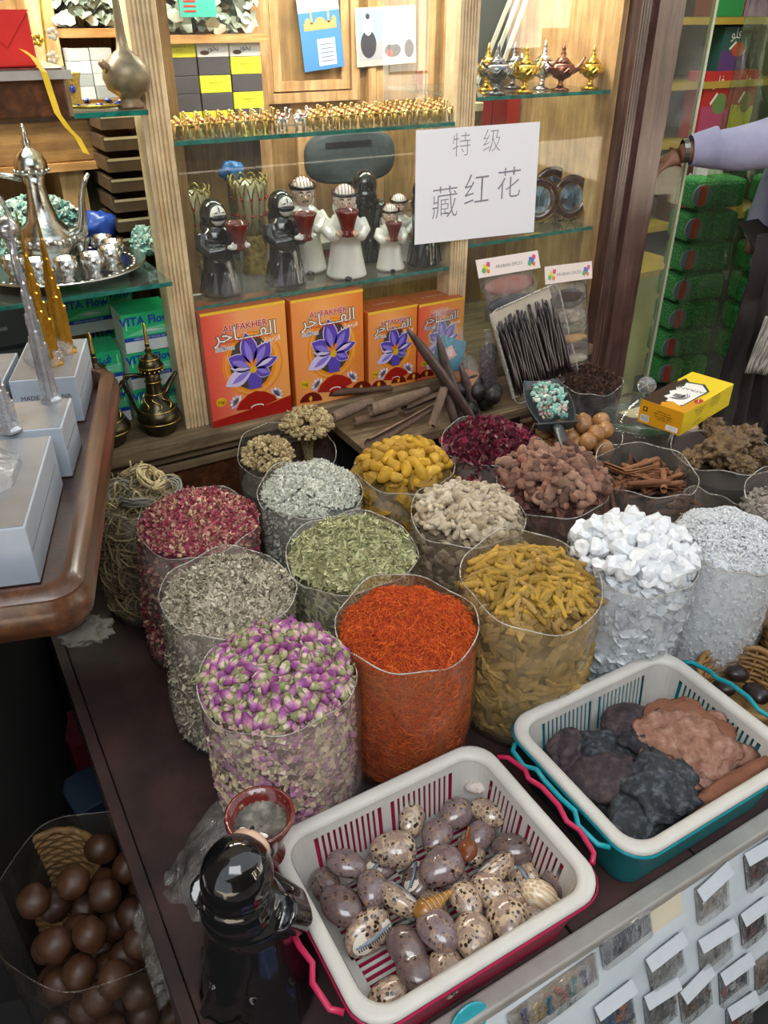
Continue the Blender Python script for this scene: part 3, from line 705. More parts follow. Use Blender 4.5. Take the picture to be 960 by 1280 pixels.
# cinnamon sticks
CI = perlobj('cinnamon', ['6e3f24', '8a5634', '9b6840', '5a3220'], .7, .5, 40, .35)
def quill(L, r, seed, m, curl=1.6, th=.0012, r2=None):
    """rolled bark: an open scroll with real thickness"""
    rs = random.Random(seed); n = 16; mb = MB(); P = []
    for i in range(n+1):
        a = i/n*2*PI*.86+.4; rr = r*(1-.18*i/n); P.append((rr*math.cos(a), rr*math.sin(a)))
    for i in range(n, -1, -1):
        a = i/n*2*PI*.86+.4; rr = r*(1-.18*i/n)-th; P.append((rr*math.cos(a), rr*math.sin(a)))
    loops = []
    for j in range(7):
        u = j/6; k = 1+.1*math.sin(u*5+seed)+((r2/r-1)*u if r2 else 0)
        loops.append([((u-.5)*L+(.004*rs.uniform(-1, 1) if j in (0, 6) else 0), x*k, y*k*.9+.0015*math.sin(u*4+seed)) for x, y in P])
    mb.loft(loops, cap0=True, cap1=True); return mb
cq = [quill(random.uniform(.07, .11), random.uniform(.006, .009), i, CI).mesh('cinnamon', CI, True) for i in range(6)]
X, Y_, R = 1.335, 1.100, .104
mass('packed_cinnamon', 'cinnamon sticks packed upright inside their sack', 'spice', X, Y_, R, .25, .0, [t_lump(14, 2.4, .35, .35, .1)], 120, .04, dm('cinnamon_bits', ['3e261a', '5a3a28', '6e4a34']), cm('cinnamon_mass', ['24160f', '3e281c'], 50), st=.1, ntop=60)
film_bag(X, Y_, R+.012, HS+.012, 'clear wide sack of cinnamon sticks below the yellow box', film('grey_sack_film', .15, 'a8a29a', .2, 11, .9), 26, 0, 0, .015, .01, wob=.03)
for i in range(26):
    r = R*.55*math.sqrt(random.random()); a = random.uniform(0, 2*PI)
    o = put('cinnamon_stick', random.choice(cq), None, (X+r*math.cos(a), Y_+r*math.sin(a), .262+.0016*i), (random.uniform(0, 6), random.uniform(-.22, .22), random.gauss(-.25, .6)))
    tag(o, 'brown cinnamon stick lying in the wide sack below the yellow box', 'cinnamon', 'cinnamon sticks in the wide sack')
# dried limes, black limes
LI = perlobj('dried_lime', ['9a6838', 'b58350', '8a5c34', 'c09464'], .45, .25, 30, .3, .2)
BL = perlobj('black_lime', ['14110f', '221d19', '1a1614'], .5, .3, 30, .3)
BLT = perlobj('shade_toned_lime', ['3e2412', '4e2e18', '351e10'], .5, .3, 30, .3)  # limes at lower left, colour darkened for the shade under the table
def limes(m): return [blob(i+30, (.0225, .0225, .0205), .1, 1.2, 3, 'lime', m) for i in range(4)]
def settle(n, x, y, R, z0, z1, r, seed):
    """loose balls that do not run into each other, filled from below"""
    rs = random.Random(seed); got = []
    for _ in range(6000):
        if len(got) >= n: break
        q = R*math.sqrt(rs.random()); a = rs.uniform(0, 2*PI); p = Vector((x+q*math.cos(a), y+q*math.sin(a), rs.uniform(z0, z1)))
        if all((p-g).length > 1.86*r for g in got): got.append(p)
    return sorted(got, key=lambda p: p.z)
X, Y_, R = 1.334, 1.335, .105
lm = limes(LI)
film_bag(X, Y_, R+.008, HS+.002, 'clear bag of tan dried limes under the scoop', FILMC, 27, 0, 0, .0, .0)
for p in settle(46, X, Y_, R*.78, .16, .315, .0225, 4):
    tag(put('dried_lime', random.choice(lm), None, p, [random.uniform(0, 6) for _ in range(3)], random.uniform(.95, 1.1)), 'tan wrinkled dried lime in the bag under the scoop', 'lime', 'tan dried limes in the clear bag')
obj_ = heap('packed_limes', 'dried limes low in the bag under the scoop', 'lime', X, Y_, R, .17, .0, LI, [t_lump(15, 1, 1, 1, .05)], 20, 90, .042, cm('lime_mass', ['4a3020', '6e4a30'], 40))
bl = limes(BL)
for p in settle(10, 1.235, 1.615, .055, .292, .335, .0225, 9):
    tag(put('black_lime', random.choice(bl), None, p, [random.uniform(0, 6) for _ in range(3)], 1.05), 'black dried lime on the ledge below the vanilla tray', 'lime', 'black limes on the ledge')
# dried flower heads, tied strands
YF = dm('straw_flower', ['8f7a52', 'b09a6e', 'c9b688', 'a08a60'])
def flower_bunch(x, y, z, R, label, seed):
    t = thing('flower_bunch', label, 'dried flowers', (x, y, z), 0, None); n = 420
    rs = np.random.RandomState(seed); th = np.arccos(rs.uniform(-.1, 1, n)); a = rs.uniform(0, 2*PI, n); rr = R*rs.uniform(.75, 1.02, n)
    P = np.stack([rr*np.sin(th)*np.cos(a), rr*np.sin(th)*np.sin(a), rr*.75*np.cos(th)], 1); Nn = P/np.linalg.norm(P, axis=1)[:, None]
    V, Fc, Rn = spread(t_lump(seed, 1, .9, .8, .45), P, frames(Nn, tilt=.4), R*.19*rs.uniform(.6, 1.3, n))
    tag(put('flower_heads', npmesh('flower_heads', V, Fc, YF, Rn), t), kind='stuff')
    mb = MB()
    for i in range(46):
        q = Vector(P[i])*.9; mb.tube([q, q*.4+Vector((0, 0, -.02)), (rs.uniform(-.01, .01), rs.uniform(-.01, .01), -.09)], .0009, 4)
    tag(obj('stems', mb, mat('dry_stem', '8f8058', .8), t), kind='stuff')
flower_bunch(.600, 1.590, .305, .062, 'straw coloured flower bunch, left of the two below the orange boxes', 31)
flower_bunch(.735, 1.655, .325, .064, 'straw coloured flower bunch, right and higher of the two below the orange boxes', 32)
film_bag(.665, 1.625, .120, .285, 'clear bag holding two straw coloured flower bunches', FILMC, 28, 0, 0, .03, .01, wob=.05)
tag(obj('bag_bottom_fill', MB().lathe([(.09, .0), (.115, .1), (.11, .2), (.03, .22)], 20), cm('dull_fill', ['38322a', '5a5244'], 30), None, (.655, 1.625, .01)), 'dull dry stalks filling the bag of flower bunches', 'herb', None, 'stuff')
SG = [mat('strand_grey', ['6e6a60', '8f8b80'], .8), mat('strand_straw', ['b39c70', 'cdb88c'], .8)]
def strand_bundle(x, y, z, R, rot, label, k):
    t = thing('strand_bundle', label, 'herb', (x, y, z), rot); rs = random.Random(k)
    mb = MB()
    for i in range(26):
        a0 = rs.uniform(0, 6.28); rr = R*rs.uniform(.5, 1); tl = rs.uniform(-.5, .5); pts = []
        for j in range(11):
            a = a0+j*.62; pts.append((rr*math.cos(a), rr*math.sin(a)*.7+rs.uniform(-.001, .001), rr*.62*math.sin(a*1+tl)*(.6+.5*math.sin(i))))
        mb.k = 0; mb.tube(pts, R*.055, 5)
    tag(obj('strands', mb, SG[k % 2], t, smooth=True), kind='stuff')
    obj('binding', MB().tube([(R*.2*math.cos(a), R*.75*math.cos(a)*.2, R*.75*math.sin(a)) for a in np.linspace(0, 2*PI, 17)], R*.06, 5), SG[1], t)
for i, (px, py, z, R, l) in enumerate([(148, 618, .30, .040, 'grey strand bundle at the far left edge of its bag'), (190, 598, .31, .045, 'straw coloured looped strand bundle on top of its bag'), (172, 628, .315, .035, 'grey looped strand bundle nearest the rose petals'), (165, 590, .285, .038, 'straw tinted strand bundle behind the others'), (212, 612, .295, .034, 'small grey strand bundle tucked beside the rose petals')]):
    p = PZ(px, py, z); strand_bundle(p.x, p.y, z, R, i*1.3, l, i)
film_bag(.285, 1.60, .098, .285, 'tall grubby film bag of knotted dry strands, far left of the sacks', FILMD, 29, -.01, -.02, .0, 0, wob=.05)
heap('dry_strands', 'dry grass strands filling the tall bag at the far left', 'herb', .285, 1.60, .09, .27, .02, dm('strand_bits', ['5a5444', '8a7c5c', 'a8966c']), [t_thread(.2, .03), t_thread(.5, .03)], 500, 900, .055, cm('strand_mass', ['2a2620', '4a4438'], 40), dx=-.01, dy=-.02, tilt=.9)
# resin lumps
RS = mat('resin_lump', ['2a1c12', '5e452c', '8d7048', '4c3222', '3a2a1c'], .4, src='noise', scale=60, bmp=1., bscale=110, coat=.3)
film_bag(1.585, 1.085, .122, .29, 'clear bag of knobbly brown resin lumps under the yellow box', MATS['grey_sack_film'], 30, 0, 0, .0, .0, wob=.04)
tag(obj('bag_bottom_fill', MB().lathe([(.10, .0), (.112, .1), (.108, .235), (.02, .245)], 20), cm('resin_fill', ['17120d', '2e241a'], 30), None, (1.585, 1.085, .01)), 'dark crumbs of resin filling the bag under the yellow box', 'resin', None, 'stuff')
for i, (px, py, z, r, l) in enumerate([(905, 562, .295, .052, 'largest knobbly brown resin lump, front of its bag'), (862, 575, .28, .03, 'small resin lump close under the yellow box'), (925, 580, .285, .03, 'reddish resin lump at the right front of its bag'), (935, 545, .30, .036, 'resin lump at the back right of its bag'), (890, 535, .285, .034, 'resin lump behind the largest one'), (950, 570, .275, .028, 'resin lump at the right frame edge')]):
    p = PZ(px, py, z); tag(put('resin_lump', blob(i+60, (r*1.1, r*.9, r*.8), .42, 2.0, 5, 'resin', RS, True, .10), None, p, (0, 0, i)), l, 'resin')
# sack at the right frame edge
film_bag(1.515, .845, .10, .30, 'grey film sack cut by the right edge beside the salt', MATS['grey_sack_film'], 33, .02, 0, .02)
heap('grey_bark_chips', 'grey white bark chips in the sack cut by the right edge', 'bark', 1.515, .845, .094, .27, .03, dm('bark_chips', ['6a6058', '938a80', 'b5aca0']), [t_flake(.5, .5), t_lump(17, 1, .6, .4, .4)], 900, 500, .02, cm('chip_mass', ['3c3832', '5e5850'], 50))
# empty folded film sack between cinnamon and resin
film_bag(1.40, .955, .075, .25, 'empty folded film sack in front of the cinnamon sticks', FILMD, 34, 0, 0, .01, 0, wob=.06)
# ================================================================ plastic baskets
def plastic(name, c, rough=.35): return mat(name, c, rough, src='noise', scale=20, vary=.06)
WPL = plastic('white_basket_plastic', 'c8c5be', .4); 
def basket(name, label, cx, cy, w, d, h, rot, col, handle, group=None, rise=0):
    t = thing(name, label, 'basket', (cx, cy, .003), rot); CP = plastic('basket_'+name, col, .3)
    tp = .028; RR = .05
    def L(off, z, extra=0): return rrect(0, 0, w-2*off, d-2*off, max(.012, RR-off*.55+extra), z)
    # outer coloured shell
    mb = MB(); mb.loft([L(tp+.006, .0), L(tp+.002, .004), L(.010, h-.012), L(-.001, h-.010), L(-.003, h-.004), L(-.001, h-.001)], cap0=True)
    obj('outer_shell', mb, CP, t, smooth=True)
    # rounded white rim
    mb = MB(); mb.loft([L(.0005, h-.003), L(.001, h+.003), L(.005, h+.006), L(.016, h+.0055), L(.022, h+.002), L(.0235, h-.004)])
    obj('rim', mb, WPL, t, smooth=True)
    # pierced white inner wall: solid corners, top and bottom bands, a middle pillar, then the slats
    zs = [h-.004, h-.018, .030, .010]; n = len(L(0, 0)); per = n//4
    def off(z): return .0235+(tp-.012)*(1-z/h)
    def skip(j, i):
        if j != 1: return False
        k = i % per; return k in (per-4, per-2)       # the two open runs of each side
    mb = MB(); mb.loft([L(off(z), z) for z in zs], skip=skip); 
    mb.loft([L(off(z)-.0022, z) for z in reversed(zs)], skip=lambda j, i: skip(j, i))
    obj('inner_wall', mb, WPL, t, smooth=False)
    sl = None
    A = L(off(zs[1]), zs[1]); B = L(off(zs[2]), zs[2])
    for i in range(n):
        if skip(1, i):
            a0, a1, b0, b1 = A[i], A[(i+1) % n], B[i], B[(i+1) % n]; m = max(3, int((a1-a0).length/.0098))
            for k in range(1, m):
                u0, u1 = (k-.27)/m, (k+.27)/m; e = (a1-a0).normalized(); nn = Vector((0, 0, 1)).cross(e)*.002
                q = [a0.lerp(a1, u0), a0.lerp(a1, u1), b0.lerp(b1, u1), b0.lerp(b1, u0)]
                q += [p-nn for p in q]; c = sum(q, Vector())/8
                ml = MB().add([p-c for p in q], [(3, 2, 1, 0), (4, 5, 6, 7), (0, 1, 5, 4), (2, 3, 7, 6), (1, 2, 6, 5), (3, 0, 4, 7)])
                obj('slat', ml, WPL, t, c)
    # pierced floor
    mb = MB(); ww, dd = w-2*off(.01)-.002, d-2*off(.01)-.002; z = .0105
    mb.loft([rrect(0, 0, ww, dd, .02, z), rrect(0, 0, ww-.05, dd-.05, .01, z)], cap1=False)
    mb.box(-.012, .012, -dd/2+.02, dd/2-.02, z-.002, z); mb.box(-ww/2+.02, ww/2-.02, -.01, .01, z-.002, z)
    obj('floor_frame', mb, WPL, t)
    nb = int((dd-.05)/.011)
    for k in range(nb+1):
        y = -dd/2+.025+k*(dd-.05)/nb
        o = obj('floor_slat', MB().box(-ww/2+.024, ww/2-.024, -.0026, .0026, -.002, 0), WPL, t, (0, y, z)) if k == 0 else put('floor_slat', o.data, t, (0, y, z))
    for s in (-1, 1):
        if handle:
            y0 = d*.36; pts = []; x = s*(w/2+.006)
            for y, dx, z in [(-y0, 0, -.006), (-y0+.012, .014, -.004), (-y0+.05, .020, .0), (-y0+.07, .010, .006), (-.02, .016, .01), (.02, .016, .01), (y0-.07, .010, .006), (y0-.05, .020, .0), (y0-.012, .014, -.004), (y0, 0, -.006)]:
                pts.append((x+s*dx, y, h+z-(.0 if not handle == 'low' else .01)))
            obj('handle', MB().tube(pts, .0045, 8), CP, t, smooth=True)
    return t
BH = .125
basket('pink_basket', 'white basket with dark pink outside holding spotted shells', .427, .597, .405, .325, BH, 0, 'b8234e', 1)
basket('blue_basket', 'white basket with turquoise outside holding dark and pink stones', .885, .605, .40, .325, BH, 0, '0f8f9c', 1)
# ================================================================ shells
def shellmat(name, base, spot, wear, wearamt=.5, sc=95, dens=.32):
    m, t, b = nt(name); sset(b, .22, 0, .6); b.inputs['Coat Weight'].default_value = .8; b.inputs['Coat Roughness'].default_value = .06
    v = coords(t); oi = t.nodes.new('ShaderNodeObjectInfo'); ad = t.nodes.new('ShaderNodeVectorMath'); ad.operation = 'ADD'
    sc_ = t.nodes.new('ShaderNodeVectorMath'); sc_.operation = 'SCALE'; sc_.inputs[0].default_value = (3, 5, 7); t.links.new(oi.outputs['Random'], sc_.inputs['Scale'])
    t.links.new(v, ad.inputs[0]); t.links.new(sc_.outputs[0], ad.inputs[1]); v = ad.outputs[0]
    vo = t.nodes.new('ShaderNodeTexVoronoi'); vo.inputs['Scale'].default_value = sc; t.links.new(v, vo.inputs['Vector'])
    n = noisen(t, v, 60, 3); mm = t.nodes.new('ShaderNodeMath'); mm.operation = 'MULTIPLY_ADD'; mm.inputs[1].default_value = .35; mm.inputs[2].default_value = -.17; t.links.new(n, mm.inputs[0])
    a2 = t.nodes.new('ShaderNodeMath'); t.links.new(vo.outputs['Distance'], a2.inputs[0]); t.links.new(mm.outputs[0], a2.inputs[1])
    sp = ramp(t, [(0, spot), (dens, spot), (dens+.08, base), (1, base)], a2.outputs[0])
    n2 = noisen(t, v, 40, 5, .65, 2.5)
    wm = ramp(t, [(0, '000000'), (.5-wearamt*.16, '000000'), (.56-wearamt*.14, 'ffffff'), (1, 'ffffff')], n2)
    wc = ramp(t, wear, noisen(t, v, 75, 4, .7, 2))
    t.links.new(mix(t, sp, wc, wm), b.inputs['Base Color']); return m
SH = [shellmat('cowrie_spotted', 'c2aa8c', '24130c', ['5e423c', 'a08878', '46302e'], .2, 150, .38), shellmat('cowrie_worn_purple', '94785f', '24130f', ['3a2a2e', '6a565c', '84706e', '2a1c22'], .55, 150, .38),
      shellmat('cowrie_dark', '7a6052', '241410', ['40302c', '6a5654', '2e1f1c'], .6, 120, .40)]
LIP = mat('cowrie_lip', ['d8cdbc', 'e6ddcf'], .25, src='noise', scale=30, coat=.6); SLIT = mat('cowrie_slit', ['6d7c88', '8f9ba6'], .35, src='noise', scale=60); TEETH = mat('cowrie_teeth', '2f3a48', .4)
LILAC = mat('cowrie_lilac_patch', ['a894b0', 'd6ccd8'], .2, src='noise', scale=50, coat=.7)
def cowrie_body(k):
    mb = MB(); seg, rings = 22, 14; vs = []; L_, W_, Hh = .030, .0240, .0205
    for j in range(rings+1):
        th = PI*j/rings
        for i in range(seg):
            a = 2*PI*i/seg; x = -math.cos(th); r = math.sin(th)**.85*(1+.10*x)
            y = r*math.cos(a); z = r*math.sin(a)
            if z < 0: z *= .62
            if z < 0 and abs(y) < .17: z += .30*(1-abs(y)/.17)*r      # the furrow of the mouth
            vs.append((x*L_*(1.04 if x > 0 else 1), y*W_*(1+.04*math.sin(3*x+k)), z*Hh))
    fs = [(j*seg+i, j*seg+(i+1) % seg, (j+1)*seg+(i+1) % seg, (j+1)*seg+i) for j in range(rings) for i in range(seg)]
    return mb.add(vs, fs)
def cowrie_proto(k):
    t = thing('cowrie_shell', 'x', 'shell', (0, 0, -5)); 
    obj('body', cowrie_body(k), SH[k], t, smooth=True)
    # pale underside with its toothed mouth
    mb = MB(); L1 = []
    for s in (0, 1):
        L1.append([(.0265*math.cos(a)*(1-s*.25), .0155*math.sin(a)*(1-s*.25), -.0085-.0022*s) for a in [2*PI*i/20 for i in range(20)]])
    mb.loft(L1, cap1=True); obj('underside', mb, LIP, t, smooth=True)
    pts = [(-.024+.048*i/10, .003*math.sin(PI*i/10)-.0015, -.0112) for i in range(11)]
    sl = obj('aperture', MB().tube(pts, [.0008+.0024*math.sin(PI*i/10) for i in range(11)], 6, flat=.35), SLIT, t, smooth=True)
    mb = MB()
    for i in range(15): mb.cbox((-.021+.003*i, .0045+.003*math.sin(PI*(i+.5)/15)-.002, -.0118), (.0011, .003, .0012))
    obj('teeth', mb, TEETH, sl)
    return t
CP_ = [cowrie_proto(k) for k in range(3)]
def at_basket(px, py, z): return PZ(px, py, z)
# px, py, height, spin, roll (0 back up, 180 mouth up), kind, size, label
SHELLS = [
 (434, 1082, .082, 2.2, 25, 1, 1.02, 'cowrie with a bright lilac patch, left wall of the pink basket'),
 (491, 1062, .082, -.5, 10, 0, 1.18, 'large spotted cowrie with one lilac spot, upper left of the shell heap'),
 (513, 1025, .070, .9, 50, 0, 1.05, 'cowrie leaning on edge against the back slats'),
 (570, 1018, .066, .2, 15, 1, 1.0, 'rounded purple cowrie near the back wall of the basket'),
 (609, 1016, .066, -1.1, -20, 0, 1.05, 'spotted cowrie tilted below the white spiny shell'),
 (546, 1046, .072, .6, -10, 1, 1.0, 'purple cowrie just left of the brown spouted shell'),
 (600, 1046, .056, .4, 30, 1, .95, 'purple cowrie half hidden behind the brown spouted shell'),
 (640, 1062, .070, -.7, 0, 2, 1.05, 'smooth dark brown cowrie near the right back slats'),
 (552, 1084, .086, .1, 0, 1, 1.2, 'large purple striped cowrie at the centre of the heap'),
 (618, 1084, .080, .2, 120, 0, 1.08, 'cowrie lying with its white mouth to the left, right of centre'),
 (703, 1103, .070, -1.0, 40, 1, 1.0, 'cowrie against the right end wall with a mauve back'),
 (465, 1112, .086, 1.0, 20, 1, .95, 'mottled purple cowrie with a white cap, left of centre'),
 (500, 1123, .080, 1.9, -125, 0, 1.1, 'spotted cowrie on its side with pale blue mouth, beside the striped cone shell'),
 (428, 1134, .080, 1.8, 10, 2, 1.15, 'dark mauve cowrie in the left corner of the heap'),
 (460, 1167, .070, .15, -118, 0, 1.25, 'cowrie showing its long blue toothed mouth, front left of the basket'),
 (583, 1127, .078, 1.4, 15, 0, .98, 'small spotted cowrie right of the striped cone shell'),
 (611, 1112, .080, -1.2, 25, 0, .98, 'spotted cowrie in the middle of the right half'),
 (634, 1120, .070, -.9, -15, 0, .95, 'spotted cowrie tucked left of the chequered pale shell'),
 (509, 1185, .070, 1.7, 0, 2, 1.05, 'brown grey cowrie leaning at the front left of the centre'),
 (548, 1165, .084, 1.6, 15, 1, 1.15, 'tall cowrie with purple streaks, front centre'),
 (592, 1173, .082, 1.1, 5, 0, 1.15, 'large white spotted cowrie at the front centre right'),
 (635, 1152, .080, 1.2, -5, 0, 1.2, 'largest densely spotted cowrie at the front right'),
 (664, 1142, .062, -1.2, 20, 0, .95, 'small spotted cowrie against the front wall on the right'),
 (522, 1217, .062, 1.5, 20, 2, 1.15, 'dark cowrie standing on end at the front wall'),
 (557, 1217, .066, .9, 0, 0, 1.1, 'cream spotted cowrie at the front wall left of centre'),
 (487, 1248, .045, -.2, 25, 0, 1.05, 'lowest spotted cowrie, in the front left corner'),
 (408, 1108, .058, 1.6, -30, 2, .95, 'dark cowrie squeezed against the left wall'),
 (474, 1082, .056, .4, 180, 1, 1.0, 'lilac cowrie under the large spotted one, left of centre'),
 (520, 1100, .058, .8, 150, 1, 1.0, 'pale broken topped cowrie between the two largest shells'),
 (572, 1106, .052, 2.0, 20, 1, 1.0, 'purple cowrie glimpsed right of the central one'),
 (655, 1096, .056, 1.5, 160, 0, .95, 'cowrie under the chequered pale shell'),
 (540, 1136, .050, 1.0, 0, 0, .95, 'cowrie under the striped cone shell'),
 (600, 1150, .045, .3, 30, 2, .95, 'dark cowrie below the front centre ones'),
 (588, 1202, .040, .3, 30, 2, .95, 'dark cowrie low at the front wall right of centre'),
 (590, 1064, .045, 1.3, 30, 0, .95, 'cowrie low between the central one and the right half')]
for px, py, z, spin, roll, k, s, lab in SHELLS:
    p = PZ(px, py, z-.012); e = (Matrix.Rotation(spin, 3, 'Z') @ Matrix.Rotation(math.radians(roll), 3, 'X')).to_euler()
    copy(CP_[k], p, e, lab, s*1.04)
for t in CP_:
    for c in [c for ch in t.children for c in ch.children]+list(t.children)+[t]: bpy.data.objects.remove(c)
# striped cone shell
CONE = mat('cone_shell_brown', ['7a4a1c', 'a87430', 'c99a58'], .3, src='noise', scale=25, coat=.5); CST = mat('cone_shell_stripe', 'd8bd8a', .3)
p = PZ(544, 1123, .092); t = thing('cone_shell', 'orange brown spiral cone shell with pale bands in the middle of the heap', 'shell', p-Vector((0, 0, .012)), (0, 0, .12))
prof = [(.0008, .034)]; 
for i in range(7):
    u = i/6; r = .0035+.0135*u; z = .030-.050*u; prof += [(r*.96, z+.0028), (r*1.05, z), (r*1.0, z-.004)]
prof += [(.014, -.030), (.006, -.036)]
prof = [(r, -z) for r, z in prof]
obj('whorls', MB().lathe(prof[::-1] if prof[0][1] > prof[-1][1] else prof, 22, Matrix.Rotation(-PI/2, 4, 'Y')), CONE, t, smooth=True)
mb = MB()
for i in range(6):
    u = (i+.4)/6; r = (.0035+.0135*u)*1.06; x = .030-.050*u
    mb.tube([(x, r*math.cos(a), r*math.sin(a)) for a in np.linspace(0, 2*PI, 17)], .0006, 4)
obj('pale_band', mb, CST, t)
# brown spouted shell
p = PZ(585, 1056, .096); t = thing('spouted_shell', 'glossy red brown shell with a long spout at the back of the heap', 'shell', p-Vector((0, 0, .012)), (0, 0, .9))
RBN = mat('red_brown_shell', ['5e2c12', '8a4a1e'], .2, src='noise', scale=30, coat=.7)
mb = MB(); mb.ell((0, 0, 0), (.019, .0165, .014), 14, 9); mb.tube([(.010, 0, .002), (.022, .001, .004), (.036, .0, .006)], [.010, .0055, .002], 9); mb.ell((-.014, 0, .003), (.009, .009, .008), 10, 7)
put('body', fuse(mb, .002, 'body', RBN, 4, .6), t)
obj('spout_lip', MB().tube([(.016, .003, .0085), (.026, .002, .0075), (.036, .001, .0075)], .0014, 5), mat('orange_lip', 'b06a2c', .3), t)
# chequered pale shell, white spiny shell
m, tt, b = nt('chequered_shell'); sset(b, .3); b.inputs['Coat Weight'].default_value = .4
ck = tt.nodes.new('ShaderNodeTexBrick'); ck.inputs['Color1'].default_value = (*lin('b89a78'), 1); ck.inputs['Color2'].default_value = (*lin('c4a684'), 1); ck.inputs['Mortar'].default_value = (*lin('d8c8ac'), 1)
ck.inputs['Scale'].default_value = 70; ck.inputs['Mortar Size'].default_value = .08; ck.inputs['Brick Width'].default_value = .5; ck.inputs['Row Height'].default_value = .45
tt.links.new(coords(tt, (1, 1, 1), 'Object', (.3, 1.2, 0)), ck.inputs['Vector']); tt.links.new(ck.outputs['Color'], b.inputs['Base Color'])
p = PZ(675, 1112, .086); t = thing('tun_shell', 'pale round shell with tan chequers at the right of the heap', 'shell', p-Vector((0, 0, .012)), (.2, .2, -.9))
mb = MB().ell((0, 0, 0), (.029, .0215, .019), 20, 13); mb.ell((.025, 0, .001), (.008, .008, .008), 10, 7); obj('body', mb, m, t, smooth=True)
obj('spire', MB().lathe([(.008, 0), (.006, .003), (.0045, .004), (.003, .007), (.0002, .009)], 12, Matrix.Translation((.029, 0, .001)) @ Matrix.Rotation(PI/2, 4, 'Y')), LIP, t, smooth=True)
p = PZ(597, 984, .075); t = thing('spiny_shell', 'white spiny shell lying against the back wall of the pink basket', 'shell', p, (.0, .0, -.5))
mb = MB(); mb.ell((0, 0, 0), (.022, .011, .010), 14, 9)
for i in range(9):
    a = i*.8; x = -.016+i*.004; mb.tube([(x, .006*math.cos(a), .006*math.sin(a)), (x+.003, .0155*math.cos(a), .0145*math.sin(a))], [.003, .0006], 5)
mb.tube([(.018, 0, 0), (.033, -.001, -.002)], [.006, .001], 6)
put('body', fuse(mb, .0016, 'body', mat('chalk_shell', ['b8aca2', 'd8cec6'], .6, src='noise', scale=50), 1, .6), t)
# ================================================================ stones
ST1 = mat('volcanic_stone', ['18181b', '34343a', '5e5a5e'], .8, src='noise', scale=70, bmp=.9, bscale=90)
ST2 = mat('purple_brown_stone', ['241c1c', '40343a', '62524f'], .7, src='noise', scale=60, bmp=.6, bscale=80)
ST3 = mat('blue_black_stone', ['14171a', '2c3238', '646a70'], .6, src='noise', scale=75, bmp=1., bscale=60)
PUM = mat('pink_pumice', ['7c5444', 'a67864', 'c29a86'], .95, src='noise', scale=60, bmp=.8, bscale=160)
PUM2 = mat('orange_pumice', ['7e4e38', '96644c'], .95, src='noise', scale=30, bmp=.8, bscale=160)
def stone(name, lab, px, py, z, r, rot, m, seed, amp=.25, rid=.08, freq=1.3, sub=4, cat='stone'):
    p = PZ(px, py, z+.008); r = tuple(q*k for q, k in zip(r, (1.3, 1.3, 1.35) if name == 'foot_stone' else (1.36, 1.36, 1.1))); ca, sa = abs(math.cos(rot[2])), abs(math.sin(rot[2])); ex, ey = .86*(r[0]*ca+r[1]*sa), .86*(r[0]*sa+r[1]*ca); p.x = max(.885-.170+ex, min(.885+.170-ex, p.x)); p.y = max(.605-.132+ey, min(.605+.132-ey, p.y)); o = put(name, blob(seed, r, amp, freq, sub, name, m, True, rid), None, p, rot); return tag(o, lab, cat)
stone('foot_stone', 'flat round purple black stone at the back of the blue basket', 783, 900, .095, (.042, .036, .017), (-.35, .1, .3), ST2, 1, .14, .03)
stone('foot_stone', 'pointed dark stone in the left corner of the blue basket', 708, 938, .085, (.032, .026, .018), (.1, -.3, .5), ST2, 2, .3)
stone('foot_stone', 'blue black angular stone left of the centre of the blue basket', 752, 940, .082, (.045, .030, .020), (.1, .1, -.8), ST3, 3, .35, .15)
stone('foot_stone', 'long dark pointed stone in the centre beside the pink pumice', 818, 935, .088, (.052, .028, .018), (.15, .15, -.75), ST1, 4, .3, .12)
stone('foot_stone', 'large smooth oval purple brown stone at the left wall of the blue basket', 735, 985, .085, (.056, .040, .020), (.15, -.25, -.95), ST2, 5, .08, .0)
stone('foot_stone', 'small brown grey stone in the hollow between the dark ones', 786, 965, .070, (.032, .030, .016), (0, 0, .4), ST2, 6, .2)
stone('foot_stone', 'biggest rough blue black stone at the front of the blue basket', 835, 1003, .095, (.056, .046, .030), (.25, .1, -.2), ST3, 7, .35, .22, 1.6)
stone('foot_stone', 'flat rough dark stone in the front corner of the blue basket', 792, 1052, .080, (.055, .034, .020), (.35, .1, .25), ST3, 8, .18, .1)
stone('foot_stone', 'dark stone glimpsed under the oval one', 775, 1005, .045, (.045, .035, .02), (0, 0, 0), ST1, 9)
stone('foot_stone', 'black stone glimpsed low at the left wall', 700, 962, .05, (.03, .03, .018), (0, 0, 0), ST1, 10)
stone('pumice_slab', 'largest flat pink pumice slab with wavy edges in the blue basket', 890, 928, .098, (.064, .054, .0125), (.42, .12, -.55), PUM, 21, .42, .10, 1.7, 4)
stone('pumice_slab', 'orange pink pumice slab standing behind the largest one', 898, 893, .105, (.060, .042, .012), (.45, .10, -.75), PUM2, 22, .25, .05, 1.4, 4)
stone('pumice_slab', 'tan pumice slab mostly under the dark stones', 838, 935, .062, (.052, .046, .012), (-.1, .1, -.4), PUM, 23, .2, .05)
stone('pumice_slab', 'small pink pumice fragment at the front tip of the largest slab', 915, 985, .060, (.03, .024, .012), (-.1, .3, -.9), PUM, 24, .4, .1, 1.8)
stone('pumice_slab', 'long brown pumice strip along the front wall of the blue basket', 935, 990, .085, (.075, .012, .012), (0.3, 0, .02), PUM2, 25, .2, .05)
